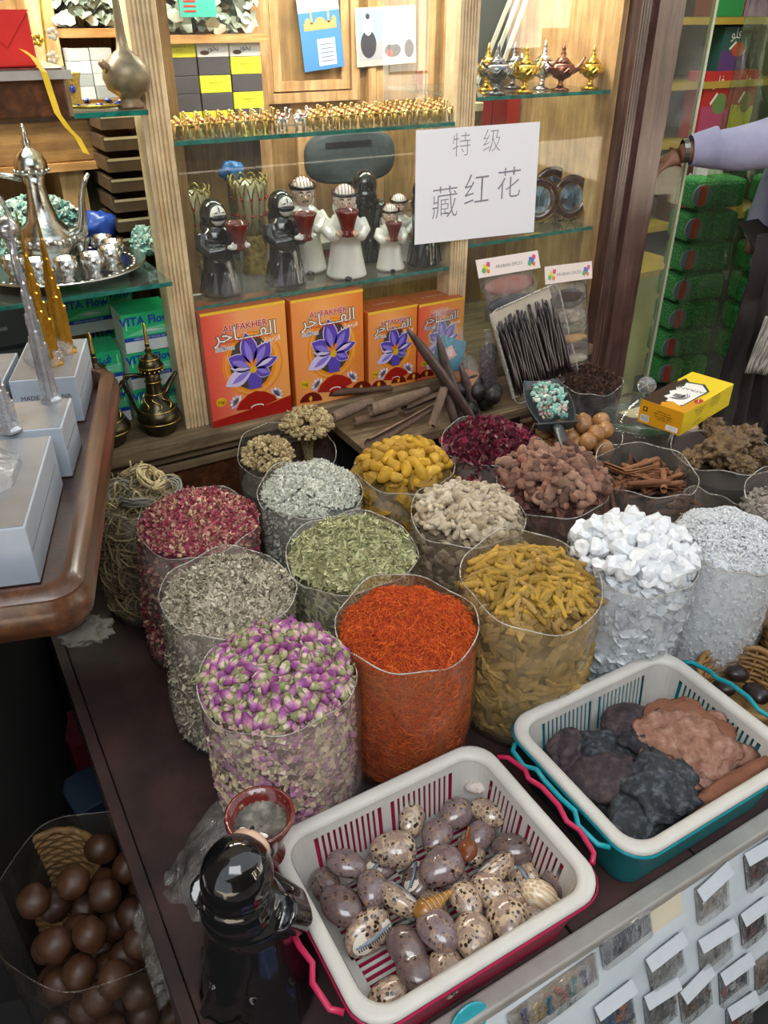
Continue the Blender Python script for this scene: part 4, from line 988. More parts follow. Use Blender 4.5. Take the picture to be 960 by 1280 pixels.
# ================================================================ wicker baskets
WK = mat('wicker', ['6e4c26', '8f6a3a', 'a8824e'], .6, src='noise', scale=60)
def wicker(lab, loc, R, h, rot=(0, 0, 0), rings=9, flare=.25, name='wicker_basket'):
    t = thing(name, lab, 'basket', loc, rot); mb = MB(); ns = 22
    for j in range(rings):
        u = j/(rings-1); rr = R*(1-flare*(1-u)); z = .006+u*(h-.01)
        mb.tube([(rr*math.cos(a)+.0025*math.cos(ns/2*a+PI*j)*math.cos(a), rr*math.sin(a)+.0025*math.cos(ns/2*a+PI*j)*math.sin(a), z) for a in np.linspace(0, 2*PI, ns*4+1)], h/rings*.5, 5, cap=False)
    tag(obj('weave', mb, WK, t, smooth=True), kind='stuff')
    st = MB().tube([(R*(1-flare), 0, .0), (R, 0, h)], .003, 5); o = None
    for k in range(ns):
        o = obj('stake', st, WK, t) if o is None else put('stake', o.data, t, rot=(0, 0, 2*PI*k/ns))
    obj('rim', MB().tube([(R*1.01*math.cos(a), R*1.01*math.sin(a), h+.002*math.sin(14*a)) for a in np.linspace(0, 2*PI, 57)], .0065, 7, cap=False), WK, t, smooth=True)
    obj('base', MB().lathe([(.001, .0), (R*(1-flare), .0), (R*(1-flare), .006), (.001, .006)], 24), WK, t)
    return t
wicker('round tan wicker basket with dark pods right of the blue basket', (1.205, .640, .003), .100, .085)
wicker('small wicker basket cut by the right edge below the grey sack', (1.430, .690, .003), .085, .11)
DP = mat('dark_seed_pod', ['1a1210', '2e211c'], .45, src='noise', scale=30, coat=.3)
for i, (px, py, z, r, l) in enumerate([(922, 842, .055, .026, 'dark round pod at the back of the round wicker basket'), (945, 866, .060, .030, 'glossy dark pod at the front of the round wicker basket'), (905, 860, .045, .024, 'dark pod at the left inside the round wicker basket')]):
    tag(put('seed_pod', blob(i+80, (r, r*.8, r*.6), .12, 1.2, 3, 'pod', DP), None, PZ(px, py, z), (0, .2, i)), l, 'seed pod')
# ================================================================ white board with hanging packets
tilt = math.radians(16)
bd = thing('packet_board', 'white board hung with souvenir packets in front of the baskets', 'board', (0.26, .438, 0), 0)
Mt = Matrix.Rotation(-tilt, 4, 'X')
mb = MB(); mb.box(0, 1.75, -.004, .004, -.40, .0, Mt); obj('panel', mb, WHITEB, bd)
obj('top_rail', MB().box(-.02, 1.77, -.010, .020, -.012, .012), GREYM, bd, bev=.004)
def on_board(px, py, out=.006):
    n = (Mt @ Vector((0, -1, 0))); o = Vector((.26, .438, 0))+n*out; d = ray(px, py); c = Vector((0, 0, CH))
    return c+d*((o-c).dot(n)/d.dot(n))
PKF = film('packet_film', .12, 'f0f2f4', .05, 60, 1.2)
HDR = mat('packet_header', ['c5c9cd', 'aab0b6'], .6, src='noise', scale=10)
ALLOY = mat('silver_charm', ['6e6a62', 'a8a49a'], .25, .8, src='noise', scale=90)
def packet(px, py, w, h, lab, fills, nitem, rot=0, header=True):
    w *= 1.22; h *= 1.2; p = on_board(px, py); t = thing('souvenir_packet', lab, 'packet', p, (-tilt, 0, 0))
    t.rotation_euler = (Matrix.Rotation(-tilt, 3, 'X') @ Matrix.Rotation(rot, 3, 'Y')).to_euler()
    obj('card', MB().box(-w/2, w/2, -.001, .001, -h/2, h/2), mat('card_'+fills[0], fills[0], .6), t)
    rs = random.Random(px); t.rotation_euler.rotate_axis('Y', rs.uniform(-.12, .05))
    for k in range(nitem):
        mb = MB(); x = (k+.5)/nitem*w*.84-w*.42; a = rs.uniform(-.5, .5)
        M = Matrix.Translation((x, -.004, rs.uniform(-.006, .006))) @ Matrix.Rotation(a, 4, 'Y')
        s = min(w/nitem*.5, h*.22)
        mb.ell((0, 0, h*.18), (s*.6, .002, s*.6), 8, 5, M); mb.box(-s*.16, s*.16, -.002, .001, -h*.26, h*.16, M); mb.box(-s*.55, s*.55, -.0015, .001, -h*.30, -h*.16, M); mb.ell((0, 0, -.0), (s*.5, .002, s*.4), 8, 5, M)
        obj('charm', mb, mat('charm_'+fills[1+k % (len(fills)-1)], fills[1+k % (len(fills)-1)], .3, .6), t)
    mb = MB(); mb.loft([[(x*w/2*1.04, y*.0075-.002, z) for x, y in ((-1, 0), (-.9, -.8), (0, -1), (.9, -.8), (1, 0), (0, .3))] for z in (-h*.54, -h*.2, h*.2, h*.54)], cap0=True, cap1=True); obj('film', mb, PKF, t, smooth=True)
    if header:
        mb = MB(); a = -.55
        M = Matrix.Translation((0, -.012, h*.5)) @ Matrix.Rotation(a, 4, 'X'); mb.box(-w*.54, w*.54, -.0006, .0006, -.011, .011, M @ Matrix.Rotation(rs.uniform(-.12, .12), 4, 'Y')); obj('header_card', mb, HDR, t)
    return t
for a in [
 (692, 1245, .135, .045, 'long packet of colourful city magnets nearest the pink basket', ('8a7458', '4a3a6a', 'c9a83c', '2f6a8a', 'b8532c', '3a8a78'), 6, -.08, False),
 (782, 1170, .085, .045, 'packet with a black strip below the gap between the baskets', ('23262a', '33383c', '484c50'), 2, -.08, False),
 (889, 1118, .060, .062, 'packet of silver glittery charms under a white flap, below the blue basket corner', ('8a8578', 'b8b2a4', '8f8a7e'), 3, -.05, True),
 (949, 1078, .060, .062, 'packet with red and black charms at the right frame edge, highest on the board', ('3c2a28', '7a2420', '2a2a2a', 'b8b8b0'), 3, -.05, True),
 (831, 1204, .062, .066, 'packet of grey keyrings in the second row, left', ('5c5a52', '8f8c84', '3a3a38'), 3, -.05, True),
 (893, 1184, .062, .062, 'packet of grey keyrings in the second row, middle', ('7a776c', '9a968c', '4a4844'), 3, -.05, True),
 (940, 1152, .050, .060, 'packet of dark red camel charms in the second row, right', ('4a2e28', '6e2a24', '2e2420'), 2, -.05, True),
 (768, 1266, .060, .070, 'packet with a blue and orange sunset magnet, front row', ('2c3850', '2f6a9a', 'b86a3c', '1e2630'), 2, 0, True),
 (824, 1256, .055, .064, 'packet of grey figures, front row beside the sunset magnet', ('5e5c58', '8f8c86', '4e4c4a'), 3, -.03, True),
 (868, 1243, .058, .064, 'packet of bronze brown figures, front row middle', ('5c4838', '7a5c42', '3e3026'), 3, -.03, True),
 (916, 1224, .058, .060, 'packet of dark charms with red and white flags', ('3a3a38', 'a83030', 'd8d8d4', '2e2e2e'), 3, -.03, True),
 (923, 1268, .055, .056, 'packet of flag charms at the bottom right corner', ('44423e', 'a02c2c', '8f8c86'), 2, -.03, True),
 (956, 1212, .045, .060, 'packet of round brown stones at the right frame edge', ('6e5a48', '8a6e58', '4e3a2e'), 2, -.03, False)]: packet(*a)
p = on_board(832, 1140); tag(obj('price_card', MB().box(-.034, .034, -.0015, 0, -.024, .024), mat('cream_card', ['cfc6ae', 'ddd4bc'], .7, src='noise', scale=8), None, p, (-tilt, -.08, 0)), 'blank cream card beside the packet with a black strip', 'card')
p = on_board(586, 1277, .004); tag(obj('turquoise_disc', MB().lathe([(.001, -.002), (.030, -.002), (.032, .001), (.030, .003), (.001, .004)], 28, Matrix.Rotation(PI/2, 4, 'X')), mat('turquoise_enamel', ['2c97a8', '3fb0bc'], .25, src='noise', scale=20), None, p, (-tilt, 0, 0)), 'round turquoise magnet at the front of the white board', 'magnet')
# blue printed cloth box at the platform front
cb = thing('blue_printed_box', 'royal blue box with white scribbled print at the bottom edge below the pink basket', 'box', (.10, .32, -.4), .0)
obj('body', MB().box(0, .155, 0, .11, 0, .34), mat('royal_blue_print', '16306e', .5), cb)
mb = MB()
rs = random.Random(4)
for i in range(26):
    x, y = rs.uniform(.01, .145), rs.uniform(.01, .10); r = rs.uniform(.004, .009); a0 = rs.uniform(0, 6)
    mb.tube([(x+r*math.cos(a0+a), y+r*math.sin(a0+a)*.8, .3405) for a in np.linspace(0, rs.uniform(2.5, 5.8), 9)], .0009, 4)
obj('white_print', mb, mat('white_print_ink', 'c9cede', .6), cb)
# ================================================================ ceramic figures
CB = mat('glazed_black', ['0a0b0c', '141516'], .09, src='noise', scale=8, spec=.6, coat=.6)
CW = mat('glazed_white', ['dcd8cc', 'eeeae0'], .15, src='noise', scale=8, coat=.5)
CR_ = mat('glazed_red_brown', ['4a1614', '6e2620', '5a1c18'], .15, src='noise', scale=30, coat=.6)
SK = mat('glazed_skin', ['cfa88e', 'dcb89e'], .2, src='noise', scale=10, coat=.4)
INK = mat('glazed_ink', '0c0c0e', .15); REDL = mat('red_check_line', '98222c', .2); ASH = mat('ash_in_bowl', ['2a2826', '6e6a62', 'a8a294'], .8, src='noise', scale=60, bmp=.6)
PWH = mat('painted_face', ['ddd8d0', 'e8e4dc'], .2, src='noise', scale=20)
def burner(t, c, R, H_, ash=False, mt=None):
    o = obj('incense_bowl', MB().lathe([(R*.55, -H_*.55), (R*.62, -H_*.5), (R*.5, -H_*.35), (R*.62, -H_*.1), (R*.85, H_*.3), (R*1.0, H_*.5), (R*.99, H_*.55), (R*.88, H_*.55), (R*.80, H_*.36), (R*.45, H_*.22), (.001, H_*.2)], 26), mt or CR_, t, c, smooth=True)
    obj('metal_cup' if not ash else 'ash_bed', MB().lathe([(R*.86, H_*.50), (R*.82, H_*.36), (R*.45, H_*.245), (.001, H_*.235)], 22, cap=False), ASH if ash else mat('dull_tin', '8f8a84', .35, .7), o, smooth=True)
    return o
def woman(name, lab, loc, rot, s, big=False, bowl=True, group=None, handside=1):
    B = 1.22 if big else 1.06
    """veiled lady in a black cloak, unit height .23, facing -y"""
    t = thing(name, lab, 'figurine', loc, rot, group); t.scale = (s, s, s)
    mb = MB()
    mb.lathe([(.001, 0), (.046*B, 0), (.050*B, .006), (.047*B, .02), (.040*B, .06), (.037*B, .09), (.041, .125), (.043, .14), (.036, .158), (.024, .17), (.02, .18)], 24, sx=1.0, sy=.86)
    mb.ell((0, .004, .193), (.033, .034, .038), 18, 12); mb.ell((0, .012, .165), (.034, .03, .03), 14, 8)
    for q in (-1, 1): mb.tube([(q*.036, .0, .148), (q*.046, -.012, .125), (q*.034, -.034, .112), (q*.012+.018*handside, -.046, .118)], [.018, .017, .014, .011], 10)
    for k in range(7): a = k*.9; mb.tube([(.047*B*math.cos(a), .041*B*math.sin(a), .004), (.040*B*math.cos(a+.2), .035*B*math.sin(a+.2), .06)], [.008, .004], 8)
    put('cloak', fuse(mb, .0022 if big else .0028, 'cloak', CB, 8 if big else 5, .9 if big else .6), t)
    f = obj('face', MB().ell((0, -.0235, .194), (.0205, .0115, .0235), 16, 10), SK if big else PWH, t, smooth=True)
    mb = MB(); mb.ell((0, -.0262, .1905), (.0222, .0128, .0090), 16, 8); obj('veil', mb, INK, t, smooth=True)
    mb = MB(); mb.ell((0, -.0262, .207), (.0016, .0100, .010), 8, 6); obj('nose_strip', mb, INK, t, smooth=True)
    for q in (-1, 1):
        e = obj('eye', MB().ell((q*.0095, -.0335, .2035), (.0052, .0022, .0026), 9, 6), CW, t, smooth=True)
        obj('pupil', MB().ell((q*.0095, -.0355, .2035), (.0030, .0012, .0013), 7, 5), INK, e)
    if bowl:
        bx = .030*handside; burner(t, (.012 if big else bx, -.068 if big else -.060, .150), .0345 if big else .0305, .058, big)
        for q in (-1, 1):
            mb = MB(); c = Vector((bx+q*.022, -.060, .126)); mb.ell(c, (.0085, .009, .006), 9, 6)
            for k in range(4): mb.tube([c+Vector((-q*.003, -.005, -.004+k*.0035)), c+Vector((-q*.011, -.012, -.003+k*.0035))], .0021, 5)
            mb.tube([c+Vector((0, -.002, .004)), c+Vector((-q*.007, -.004, .012))], .0025, 5)
            put('hand', fuse(mb, .0014, 'hand', PWH, 1, .7), t)
    return t
def man(name, lab, loc, rot, s, bowl=True, back=False):
    t = thing(name, lab, 'figurine', loc, rot); t.scale = (s, s, s); mb = MB()
    mb.lathe([(.001, 0), (.052, 0), (.056, .006), (.052, .02), (.046, .05), (.040, .085), (.043, .12), (.044, .138), (.034, .157), (.02, .168), (.016, .178)], 24, sx=1, sy=.88)
    for q in (-1, 1): mb.tube([(q*.038, .0, .145), (q*.049, -.014, .122), (q*.038, -.038, .112), (q*.022, -.052, .118)], [.018, .017, .014, .010], 10)
    mb.ell((-.025, -.02, .004), (.02, .02, .01), 8, 6)
    put('robe', fuse(mb, .0028, 'robe', CW, 5, .6), t)
    obj('head', MB().ell((0, -.008, .190), (.024, .025, .029), 18, 12), SK, t, smooth=True)
    mb = MB(); mb.ell((0, .004, .200), (.031, .031, .034), 18, 12); mb.ell((0, .016, .175), (.033, .022, .030), 14, 9); 
    hd = put('headcloth', fuse(mb, .0026, 'headcloth', CW, 3, .6), t)
    mb = MB()
    for k in range(-3, 4):      # red checks woven across the cloth
        x = k*.0085; pts = [(x*(1 if abs(a) < 2 else 1), .004-.0315*math.cos(a)*math.sqrt(max(.05, 1-(x/.033)**2)), .200+.0345*math.sin(a)*math.sqrt(max(.05, 1-(x/.033)**2))) for a in np.linspace(.35, PI+.3, 14)]
        mb.tube(pts, .0009, 4)
    for k in range(5):
        z = .186+k*.0095; r = .0318*math.sqrt(max(.05, 1-((z-.2)/.0355)**2)); mb.tube([(r*math.cos(a), .004+r*math.sin(a), z) for a in np.linspace(-.6, PI+.6, 20)], .0009, 4)
    obj('red_check', mb, REDL, hd)
    obj('black_cord', MB().tube([(.0315*math.cos(a), .003+.0315*math.sin(a), .213+.004*math.sin(a)) for a in np.linspace(0, 2*PI, 25)], .0042, 7, cap=False), INK, t, smooth=True)
    for q in (-1, 1):
        e = obj('eye', MB().ell((q*.009, -.0315, .194), (.0048, .0022, .0034), 9, 6), CW, t, smooth=True)
        obj('pupil', MB().ell((q*.009, -.0335, .194), (.0022, .0012, .0024), 7, 5), INK, e)
        obj('eyebrow', MB().tube([(q*.004, -.0325, .201), (q*.014, -.029, .2015)], .0011, 5), INK, e)
    obj('nose', MB().ell((0, -.034, .187), (.0035, .0045, .006), 8, 6), SK, t, smooth=True)
    obj('moustache', MB().tube([(-.008, -.0315, .179), (0, -.0345, .182), (.008, -.0315, .179)], .0016, 5), INK, t)
    if bowl:
        burner(t, (0, -.062, .150), .031, .058)
        for q in (-1, 1):
            mb = MB(); c = Vector((q*.024, -.060, .124)); mb.ell(c, (.0085, .009, .0065), 9, 6)
            for k in range(4): mb.tube([c+Vector((-q*.003, -.005, -.004+k*.0035)), c+Vector((-q*.011, -.012, -.003+k*.0035))], .0021, 5)
            mb.tube([c+Vector((0, -.002, .004)), c+Vector((-q*.007, -.004, .012))], .0025, 5)
            put('hand', fuse(mb, .0014, 'hand', SK, 1, .7), t)
    obj('foot', MB().ell((.0, -.054, .006), (.010, .009, .007), 10, 7), INK, t, smooth=True)
    return t
# the big one in the foreground, seen from behind
woman('ceramic_figurine', 'large glossy black ceramic veiled lady in the foreground holding an ashy bowl', (.150, .628, .002), math.radians(133), 1.42, True, True, None, 1)
# ================================================================ dark corner under the table
bag = settle(70, -.02, .925, .115, -.385, -.07, .029, 21)
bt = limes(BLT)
for p in bag: tag(put('shade_toned_lime', random.choice(bt), None, p, [random.uniform(0, 6) for _ in range(3)], 1.3), 'brown dried lime inside the dim plastic bag at lower left', 'lime', 'brown limes in the bag at lower left')
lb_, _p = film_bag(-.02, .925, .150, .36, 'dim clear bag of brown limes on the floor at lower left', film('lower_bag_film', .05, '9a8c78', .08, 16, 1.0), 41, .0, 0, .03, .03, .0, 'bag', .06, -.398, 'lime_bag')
for c_ in lb_.children:
    if c_.name.startswith('hem'): c_.data.materials[0] = MATS['lower_bag_film']
# crumpled clear bag over the platform edge
mb = MB(); n = 26; vs = []
P0 = [Vector((.02, .86, -.05)), Vector((.21, .90, .10)), Vector((.20, .70, .02)), Vector((.02, .74, -.12))]
g = 22
for j in range(g+1):
    for i in range(g+1):
        u, v = i/g, j/g; p = P0[0].lerp(P0[1], u).lerp(P0[3].lerp(P0[2], u), v)
        p.z += .035*math.sin(PI*u)*math.sin(PI*v)+.018*noise.noise(Vector((u*5, v*5, 1.3)))+.01*noise.noise(Vector((u*13, v*11, 4))); vs.append(p)
mb.add(vs, [(j*(g+1)+i, j*(g+1)+i+1, (j+1)*(g+1)+i+1, (j+1)*(g+1)+i) for j in range(g) for i in range(g)])
o = obj('crumpled_bag', mb, film('crumple_film', .08, 'c8c4bc', .08, 30, 1.0), None, smooth=True)
md = o.modifiers.new('thickness', 'SOLIDIFY'); md.thickness = .0008
tag(o, 'crumpled clear plastic bag between the rosebud sack and the black figurine', 'bag')
wicker('small wicker basket in the dark at lower left beside the lime bag', (-.095, 1.16, -.36), .075, .16, (0.1, .15, 0), 14, .1)
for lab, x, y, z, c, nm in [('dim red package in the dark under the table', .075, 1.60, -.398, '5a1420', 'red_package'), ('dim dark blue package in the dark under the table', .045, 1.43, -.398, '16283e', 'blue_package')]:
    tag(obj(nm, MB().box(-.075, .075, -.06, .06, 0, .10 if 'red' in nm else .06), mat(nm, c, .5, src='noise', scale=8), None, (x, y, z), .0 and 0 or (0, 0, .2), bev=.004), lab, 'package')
# ================================================================ flat print helper
def printed(parent, M, shapes, name='front_print'):
    """shapes: (material, [points in plane units], lift) drawn flat on a face"""
    mats = []; mb = MB()
    for m, pts, z in shapes:
        if m not in mats: mats.append(m)
        mb.k = mats.index(m); mb.poly([M @ Vector((p[0], p[1], z)) for p in pts])
    return obj(name, mb, mats, parent)
def ellp(cx, cy, a, b, rot=0, n=20, t0=0, t1=2*PI):
    return [(cx+a*math.cos(t)*math.cos(rot)-b*math.sin(t)*math.sin(rot), cy+a*math.cos(t)*math.sin(rot)+b*math.sin(t)*math.cos(rot)) for t in [t0+(t1-t0)*i/n for i in range(n)]]
def petal(cx, cy, L, W, ang, n=8):
    pts = []
    for i in range(n+1):
        u = i/n; pts.append((u*L, W*math.sin(PI*u**1.15)*.5))
    for i in range(n-1, 0, -1):
        u = i/n; pts.append((u*L, -W*math.sin(PI*u**1.15)*.5))
    c, s = math.cos(ang), math.sin(ang); return [(cx+x*c-y*s, cy+x*s+y*c) for x, y in pts]
FX = lambda n, c: mat('print_'+n, c, .35)
# ================================================================ saffron cartons
XW, XN = 'ﺮﺧﺎ\u0640\u0640\u0640\u0640ﻔﻟﺍ', None
def carton_mat(name, cols, W):
    m, t, b = nt(name); sset(b, .3); v = coords(t, (1/W, 1, 1), 'Object'); s = t.nodes.new('ShaderNodeSeparateXYZ'); t.links.new(v, s.inputs[0])
    n = noisen(t, coords(t, (1, 1, 2.5)), 40, 3); ad = t.nodes.new('ShaderNodeMath'); ad.operation = 'MULTIPLY_ADD'; ad.inputs[1].default_value = .12; t.links.new(n, ad.inputs[0]); t.links.new(s.outputs[0], ad.inputs[2])
    t.links.new(ramp(t, cols, ad.outputs[0]), b.inputs['Base Color']); return m
def saffron_carton(x, W, Hc, lab, cols, side, k):
    D = .10; t = thing('saffron_carton', lab, 'box', (x, YG-.028, .3005), 0)
    cmx = carton_mat('carton_face_%d' % k, cols, W)
    obj('body', MB().box(0, W, 0, D, 0, Hc), cmx, t, bev=.0015)
    obj('side_print', MB().box(-.0006, 0.0, .002, D-.002, .002, Hc-.002), FX('side_'+side, side), t)
    obj('top_print', MB().box(.001, W-.001, .001, D-.001, Hc, Hc+.0005), FX('top_orange', 'a8552c'), t)
    obj('yellow_edge', MB().box(0, W, -.0007, 0, Hc-.006, Hc+.0006), FX('yellow', 'f0c23c'), t)
    M = plane_M((0, -.0006, 0), (1, 0, 0), (0, 0, 1)); u = W/.22; q = Hc/.296
    V, V2, V3, DK, OR, RD, DR, YL, WH, GN = FX('violet', '5c48b0'), FX('violet_light', '8d7cd8'), FX('violet_pale', 'd8c8ee'), FX('dark_oval', '4a4038'), FX('orange_ring', 'e88a1c'), FX('red_heap', 'a81c14'), FX('dark_red', '6e1410'), FX('yellow_stamp', 'e0b020'), FX('white', 'f2eee8'), FX('orange_ring2', 'f2a83c')
    cx, cy = .118*u, .150*q; sh = []
    sh.append((OR, ellp(cx+.004, cy, .082*u, .085*q), 0)); sh.append((cmx, ellp(cx+.004, cy, .077*u, .080*q), .0001)); sh.append((GN, ellp(cx+.002, cy+.002, .072*u, .078*q), .0002)); sh.append((OR, ellp(cx, cy+.002, .067*u, .075*q), .00025)); sh.append((DK, ellp(cx, cy+.004, .058*u, .070*q), .0003))
    if side[0] in '9a': sh.append((RD, [(0, 0), (W, 0), (W, .045*q), (W*.7, .032*q), (W*.4, .028*q), (0, .018*q)], .00005))
    else:
        for a in (.2, .62, .95): sh.append((DR, ellp(W*a, .010*q, .036*u, .030*q, 0, 16, 0, PI), .0005)); sh.append((YL, petal(W*a, .012*q, .018, .010, PI/2), .0006))
    c0 = (cx+.004*u, cy-.012*q)
    sh.append((V, [(c0[0]-.020*u, c0[1]), (c0[0]+.022*u, c0[1]), (c0[0]+.018*u, c0[1]-.055*q), (c0[0]-.016*u, c0[1]-.055*q)], .0004))
    for a, L, Wd, m1, m2 in [(98, .096, .042, V, V2), (52, .080, .042, V, V2), (148, .074, .042, V, V2), (15, .070, .027, V, V3), (203, .082, .038, V3, V2), (-28, .050, .028, V, V2), (168, .060, .024, V3, V3)]:
        a = math.radians(a); sh.append((V3, petal(*c0, L*q*1.03, Wd*u*1.12, a), .0005)); sh.append((m1, petal(*c0, L*q, Wd*u, a), .0006)); sh.append((m2, petal(c0[0]+.008*math.cos(a), c0[1]+.008*math.sin(a), L*q*.72, Wd*u*.42, a+.08), .0007))
    for a in (70, 100, 130): sh.append((OR, petal(*c0, .030*q, .007, math.radians(a)), .0008))
    sh.append((YL, ellp(c0[0], c0[1]-.002, .009, .010), .00085))
    hx_, hy_ = W*.56, .050*q
    for s_ in (-1, 1):
        for k2 in range(6): sh.append((V3 if k2 % 2 else WH, petal(hx_+s_*.052*u, hy_+.005, .022, .010, math.radians(90-s_*50+(k2-2.5)*30)), .0009))
    sh.append((RD, [(hx_-.058*u, hy_-.014*q), (hx_-.045*u, hy_+.006*q), (hx_-.022*u, hy_+.022*q), (hx_, hy_+.027*q), (hx_+.025*u, hy_+.020*q), (hx_+.05*u, hy_+.004*q), (hx_+.056*u, hy_-.010*q), (hx_+.02*u, hy_-.018*q), (hx_-.02*u, hy_-.020*q)], .001))
    sh.append((WH, ellp(hx_, hy_-.016*q, .018*u, .007*q), .0011)); sh.append((RD, ellp(hx_, hy_-.018*q, .0165*u, .006*q), .0012))
    sh.append((YL, ellp(.028*u, .066*q, .014*u, .012*q), .0004))
    printed(t, M, sh)
    BKI, RDI, WHI, BLI = FX('ink_black', '1c1410'), FX('ink_red', 'c0302c'), WH, FX('ink_blue_grey', '6a7890')
    P = lambda x_, y_, z_=.0014: M @ Matrix.Translation((x_, y_, z_))
    text(XW, .050*u, BKI, t, P(W*.50, Hc-.062*q, .0010), 'script_outline', font_bold=.0016); text(XW, .050*u, WHI, t, P(W*.50, Hc-.062*q, .0013), 'script_title', font_bold=.0001)
    text('AL FAKHER', .023*u, WHI, t, P(W*.50, Hc-.045*q, .0015), 'latin_outline', font_bold=.0012); text('AL FAKHER', .023*u, RDI, t, P(W*.50, Hc-.045*q, .0017), 'latin_title', font_bold=.0004)
    text('Finest Saffron Selection', .0125*u, RDI, t, P(W*.52, Hc-.078*q), 'slogan')
    text('Saffron', .0175*u, WHI, t, P(W*.24, Hc-.093*q), 'saffron_word', font_bold=.0012); text('Saffron', .0175*u, BLI, t, P(W*.24, Hc-.093*q, .0016), 'saffron_word')
    text('ﻥﺍﺮﻔﻋﺰﻟﺍ', .0165*u, WHI, t, P(W*.79, Hc-.090*q), 'saffron_script', font_bold=.0004)
    text('٢٥g', .012*u, BKI, t, P(.028*u, .066*q), 'stamp_word')
    Mt_ = plane_M((W/2, D*.5, Hc+.0007), (1, 0, 0), (0, 1, 0)); text('W. SAFFRON XX', .014*u, WHI, t, Mt_, 'top_word')
PK = [(.0, 'd8433c'), (.25, 'e86a50'), (.5, 'f0a068'), (1, 'f0a050')]; ORG = [(.0, 'e88a48'), (.5, 'f4a860'), (1, 'e88438')]
saffron_carton(.545, .218, .296, 'tall saffron carton with pinkish red face, leftmost on the sill', PK, 'a05848', 0)
saffron_carton(.778, .205, .292, 'tall orange saffron carton, second from the left on the sill', ORG, 'c8702c', 1)
saffron_carton(.998, .153, .226, 'shorter orange saffron carton, third from the left', ORG, 'c8702c', 2)
saffron_carton(1.157, .150, .222, 'shorter red and orange saffron carton behind the dark pods', [(.0, 'd8533c'), (.3, 'ee7a50'), (1, 'f0a050')], 'c8502c', 3)
# ================================================================ paper sign on the glass
a, b_ = PY(520, 163, 1.832), PY(675, 152, 1.832)
sg = thing('paper_sign', 'white paper sign with faint handwritten Chinese characters taped on the window', 'sign', (a.x, 1.832, .0))
pp = [PY(520, 163, 1.832), PY(675, 152, 1.832), PY(667, 290, 1.832), PY(518, 306, 1.832)]
mb = MB(); q0 = [(p.x-a.x, 0, p.z) for p in pp]; mb.add([(x, -.0006+.0, z) for x, y, z in q0]+[(x, 0, z) for x, y, z in q0], [(3, 2, 1, 0), (4, 5, 6, 7), (0, 1, 5, 4), (1, 2, 6, 5), (2, 3, 7, 6), (3, 0, 4, 7)])
obj('paper', mb, mat('sign_paper', 'f6f4f8', .7), sg)
PEN = FX('grey_pen', '8a8494')
for s, px, py, sz in [('特', 577, 183, .062), ('级', 615, 178, .062), ('藏', 556, 256, .088), ('红', 596, 240, .088), ('花', 636, 232, .088)]:
    p = PY(px, py, 1.831); text(s, sz, PEN, sg, plane_M((p.x-a.x, -.0012, p.z), (1, 0, .02), (0, 0, 1)), 'handwritten_character', font_bold=-.0011)
# ================================================================ figurines on the glass shelf
ZS = .6045
woman('ceramic_figurine', 'black veiled lady figurine holding a red bowl, leftmost on the glass shelf', (.640, 1.915, ZS), .10, .98)
woman('ceramic_figurine', 'black veiled lady figurine holding a red bowl, second from the left', (.815, 1.915, ZS), .05, 1.0)
man('ceramic_figurine', 'white robed figurine in checked headcloth without bowl, behind the second black lady', (.915, 2.005, ZS), -.25, 1.02, False)
man('ceramic_figurine', 'tall white robed figurine holding a dark red bowl, middle of the shelf', (.985, 1.905, ZS), -.40, .98)
woman('ceramic_figurine', 'black cloaked figurine standing behind between the two white ones with bowls', (1.105, 2.02, ZS), 2.6, 1.04, bowl=False)
man('ceramic_figurine', 'small white robed figurine holding a tan red bowl, right of the tall one', (1.120, 1.905, ZS), -.35, .72)
man('ceramic_figurine', 'small white figurine in red checked headcloth behind the small bowl holder', (1.185, 1.97, ZS), -.3, .76, False)
woman('ceramic_figurine', 'black veiled figurine half hidden by the paper sign', (1.225, 1.90, ZS), .5, .98, bowl=False)
# ================================================================ filigree goblets
GDK = mat('aged_gold', ['5a4a20', '9a8440', 'c9b468'], .4, .6, src='noise', scale=80, bmp=.5); RUBY = mat('ruby_bead', 'b01820', .15)
def goblet(lab, x, y, s):
    t = thing('filigree_goblet', lab, 'goblet', (x, y, ZS)); t.scale = (s,)*3; mb = MB()
    mb.lathe([(.001, 0), (.034, 0), (.036, .006), (.028, .02), (.030, .07), (.024, .09), (.028, .10)], 20); obj('foot', mb, GDK, t, smooth=True)
    obj('inner_glass', MB().lathe([(.026, .10), (.034, .15), (.044, .225), (.042, .225), (.032, .15), (.024, .104)], 20), mat('goblet_glass', 'a89c78', .2), t, smooth=True)
    mb = MB(); n = 12
    for k in range(n):
        a = 2*PI*k/n
        for s_ in (-1, 1): mb.tube([((.030+.018*u)*math.cos(a+s_*.26*math.sin(PI*u)), (.030+.018*u)*math.sin(a+s_*.26*math.sin(PI*u)), .10+.13*u) for u in np.linspace(0, 1, 9)], .0018, 5)
        mb.tube([(.049*math.cos(a+s2*.26), .049*math.sin(a+s2*.26), .226+.014*math.cos(s2*PI/2)) for s2 in np.linspace(-1, 1, 7)], .0022, 5)
    tag(obj('filigree', mb, GDK, t, smooth=True), kind='stuff')
    mb = MB()
    for k in range(n):
        a = 2*PI*(k+.5)/n
        for z in (.15, .19): mb.ell(((.038+.01*(z-.1)/.13)*math.cos(a), (.038+.01*(z-.1)/.13)*math.sin(a), z), .0038, 7, 5)
    tag(obj('red_beads', mb, RUBY, t, smooth=True), kind='stuff')
goblet('gold filigree goblet behind the leftmost black lady', .640, 2.07, .95); goblet('gold filigree goblet with red beads between the two black ladies', .785, 2.05, 1.02)
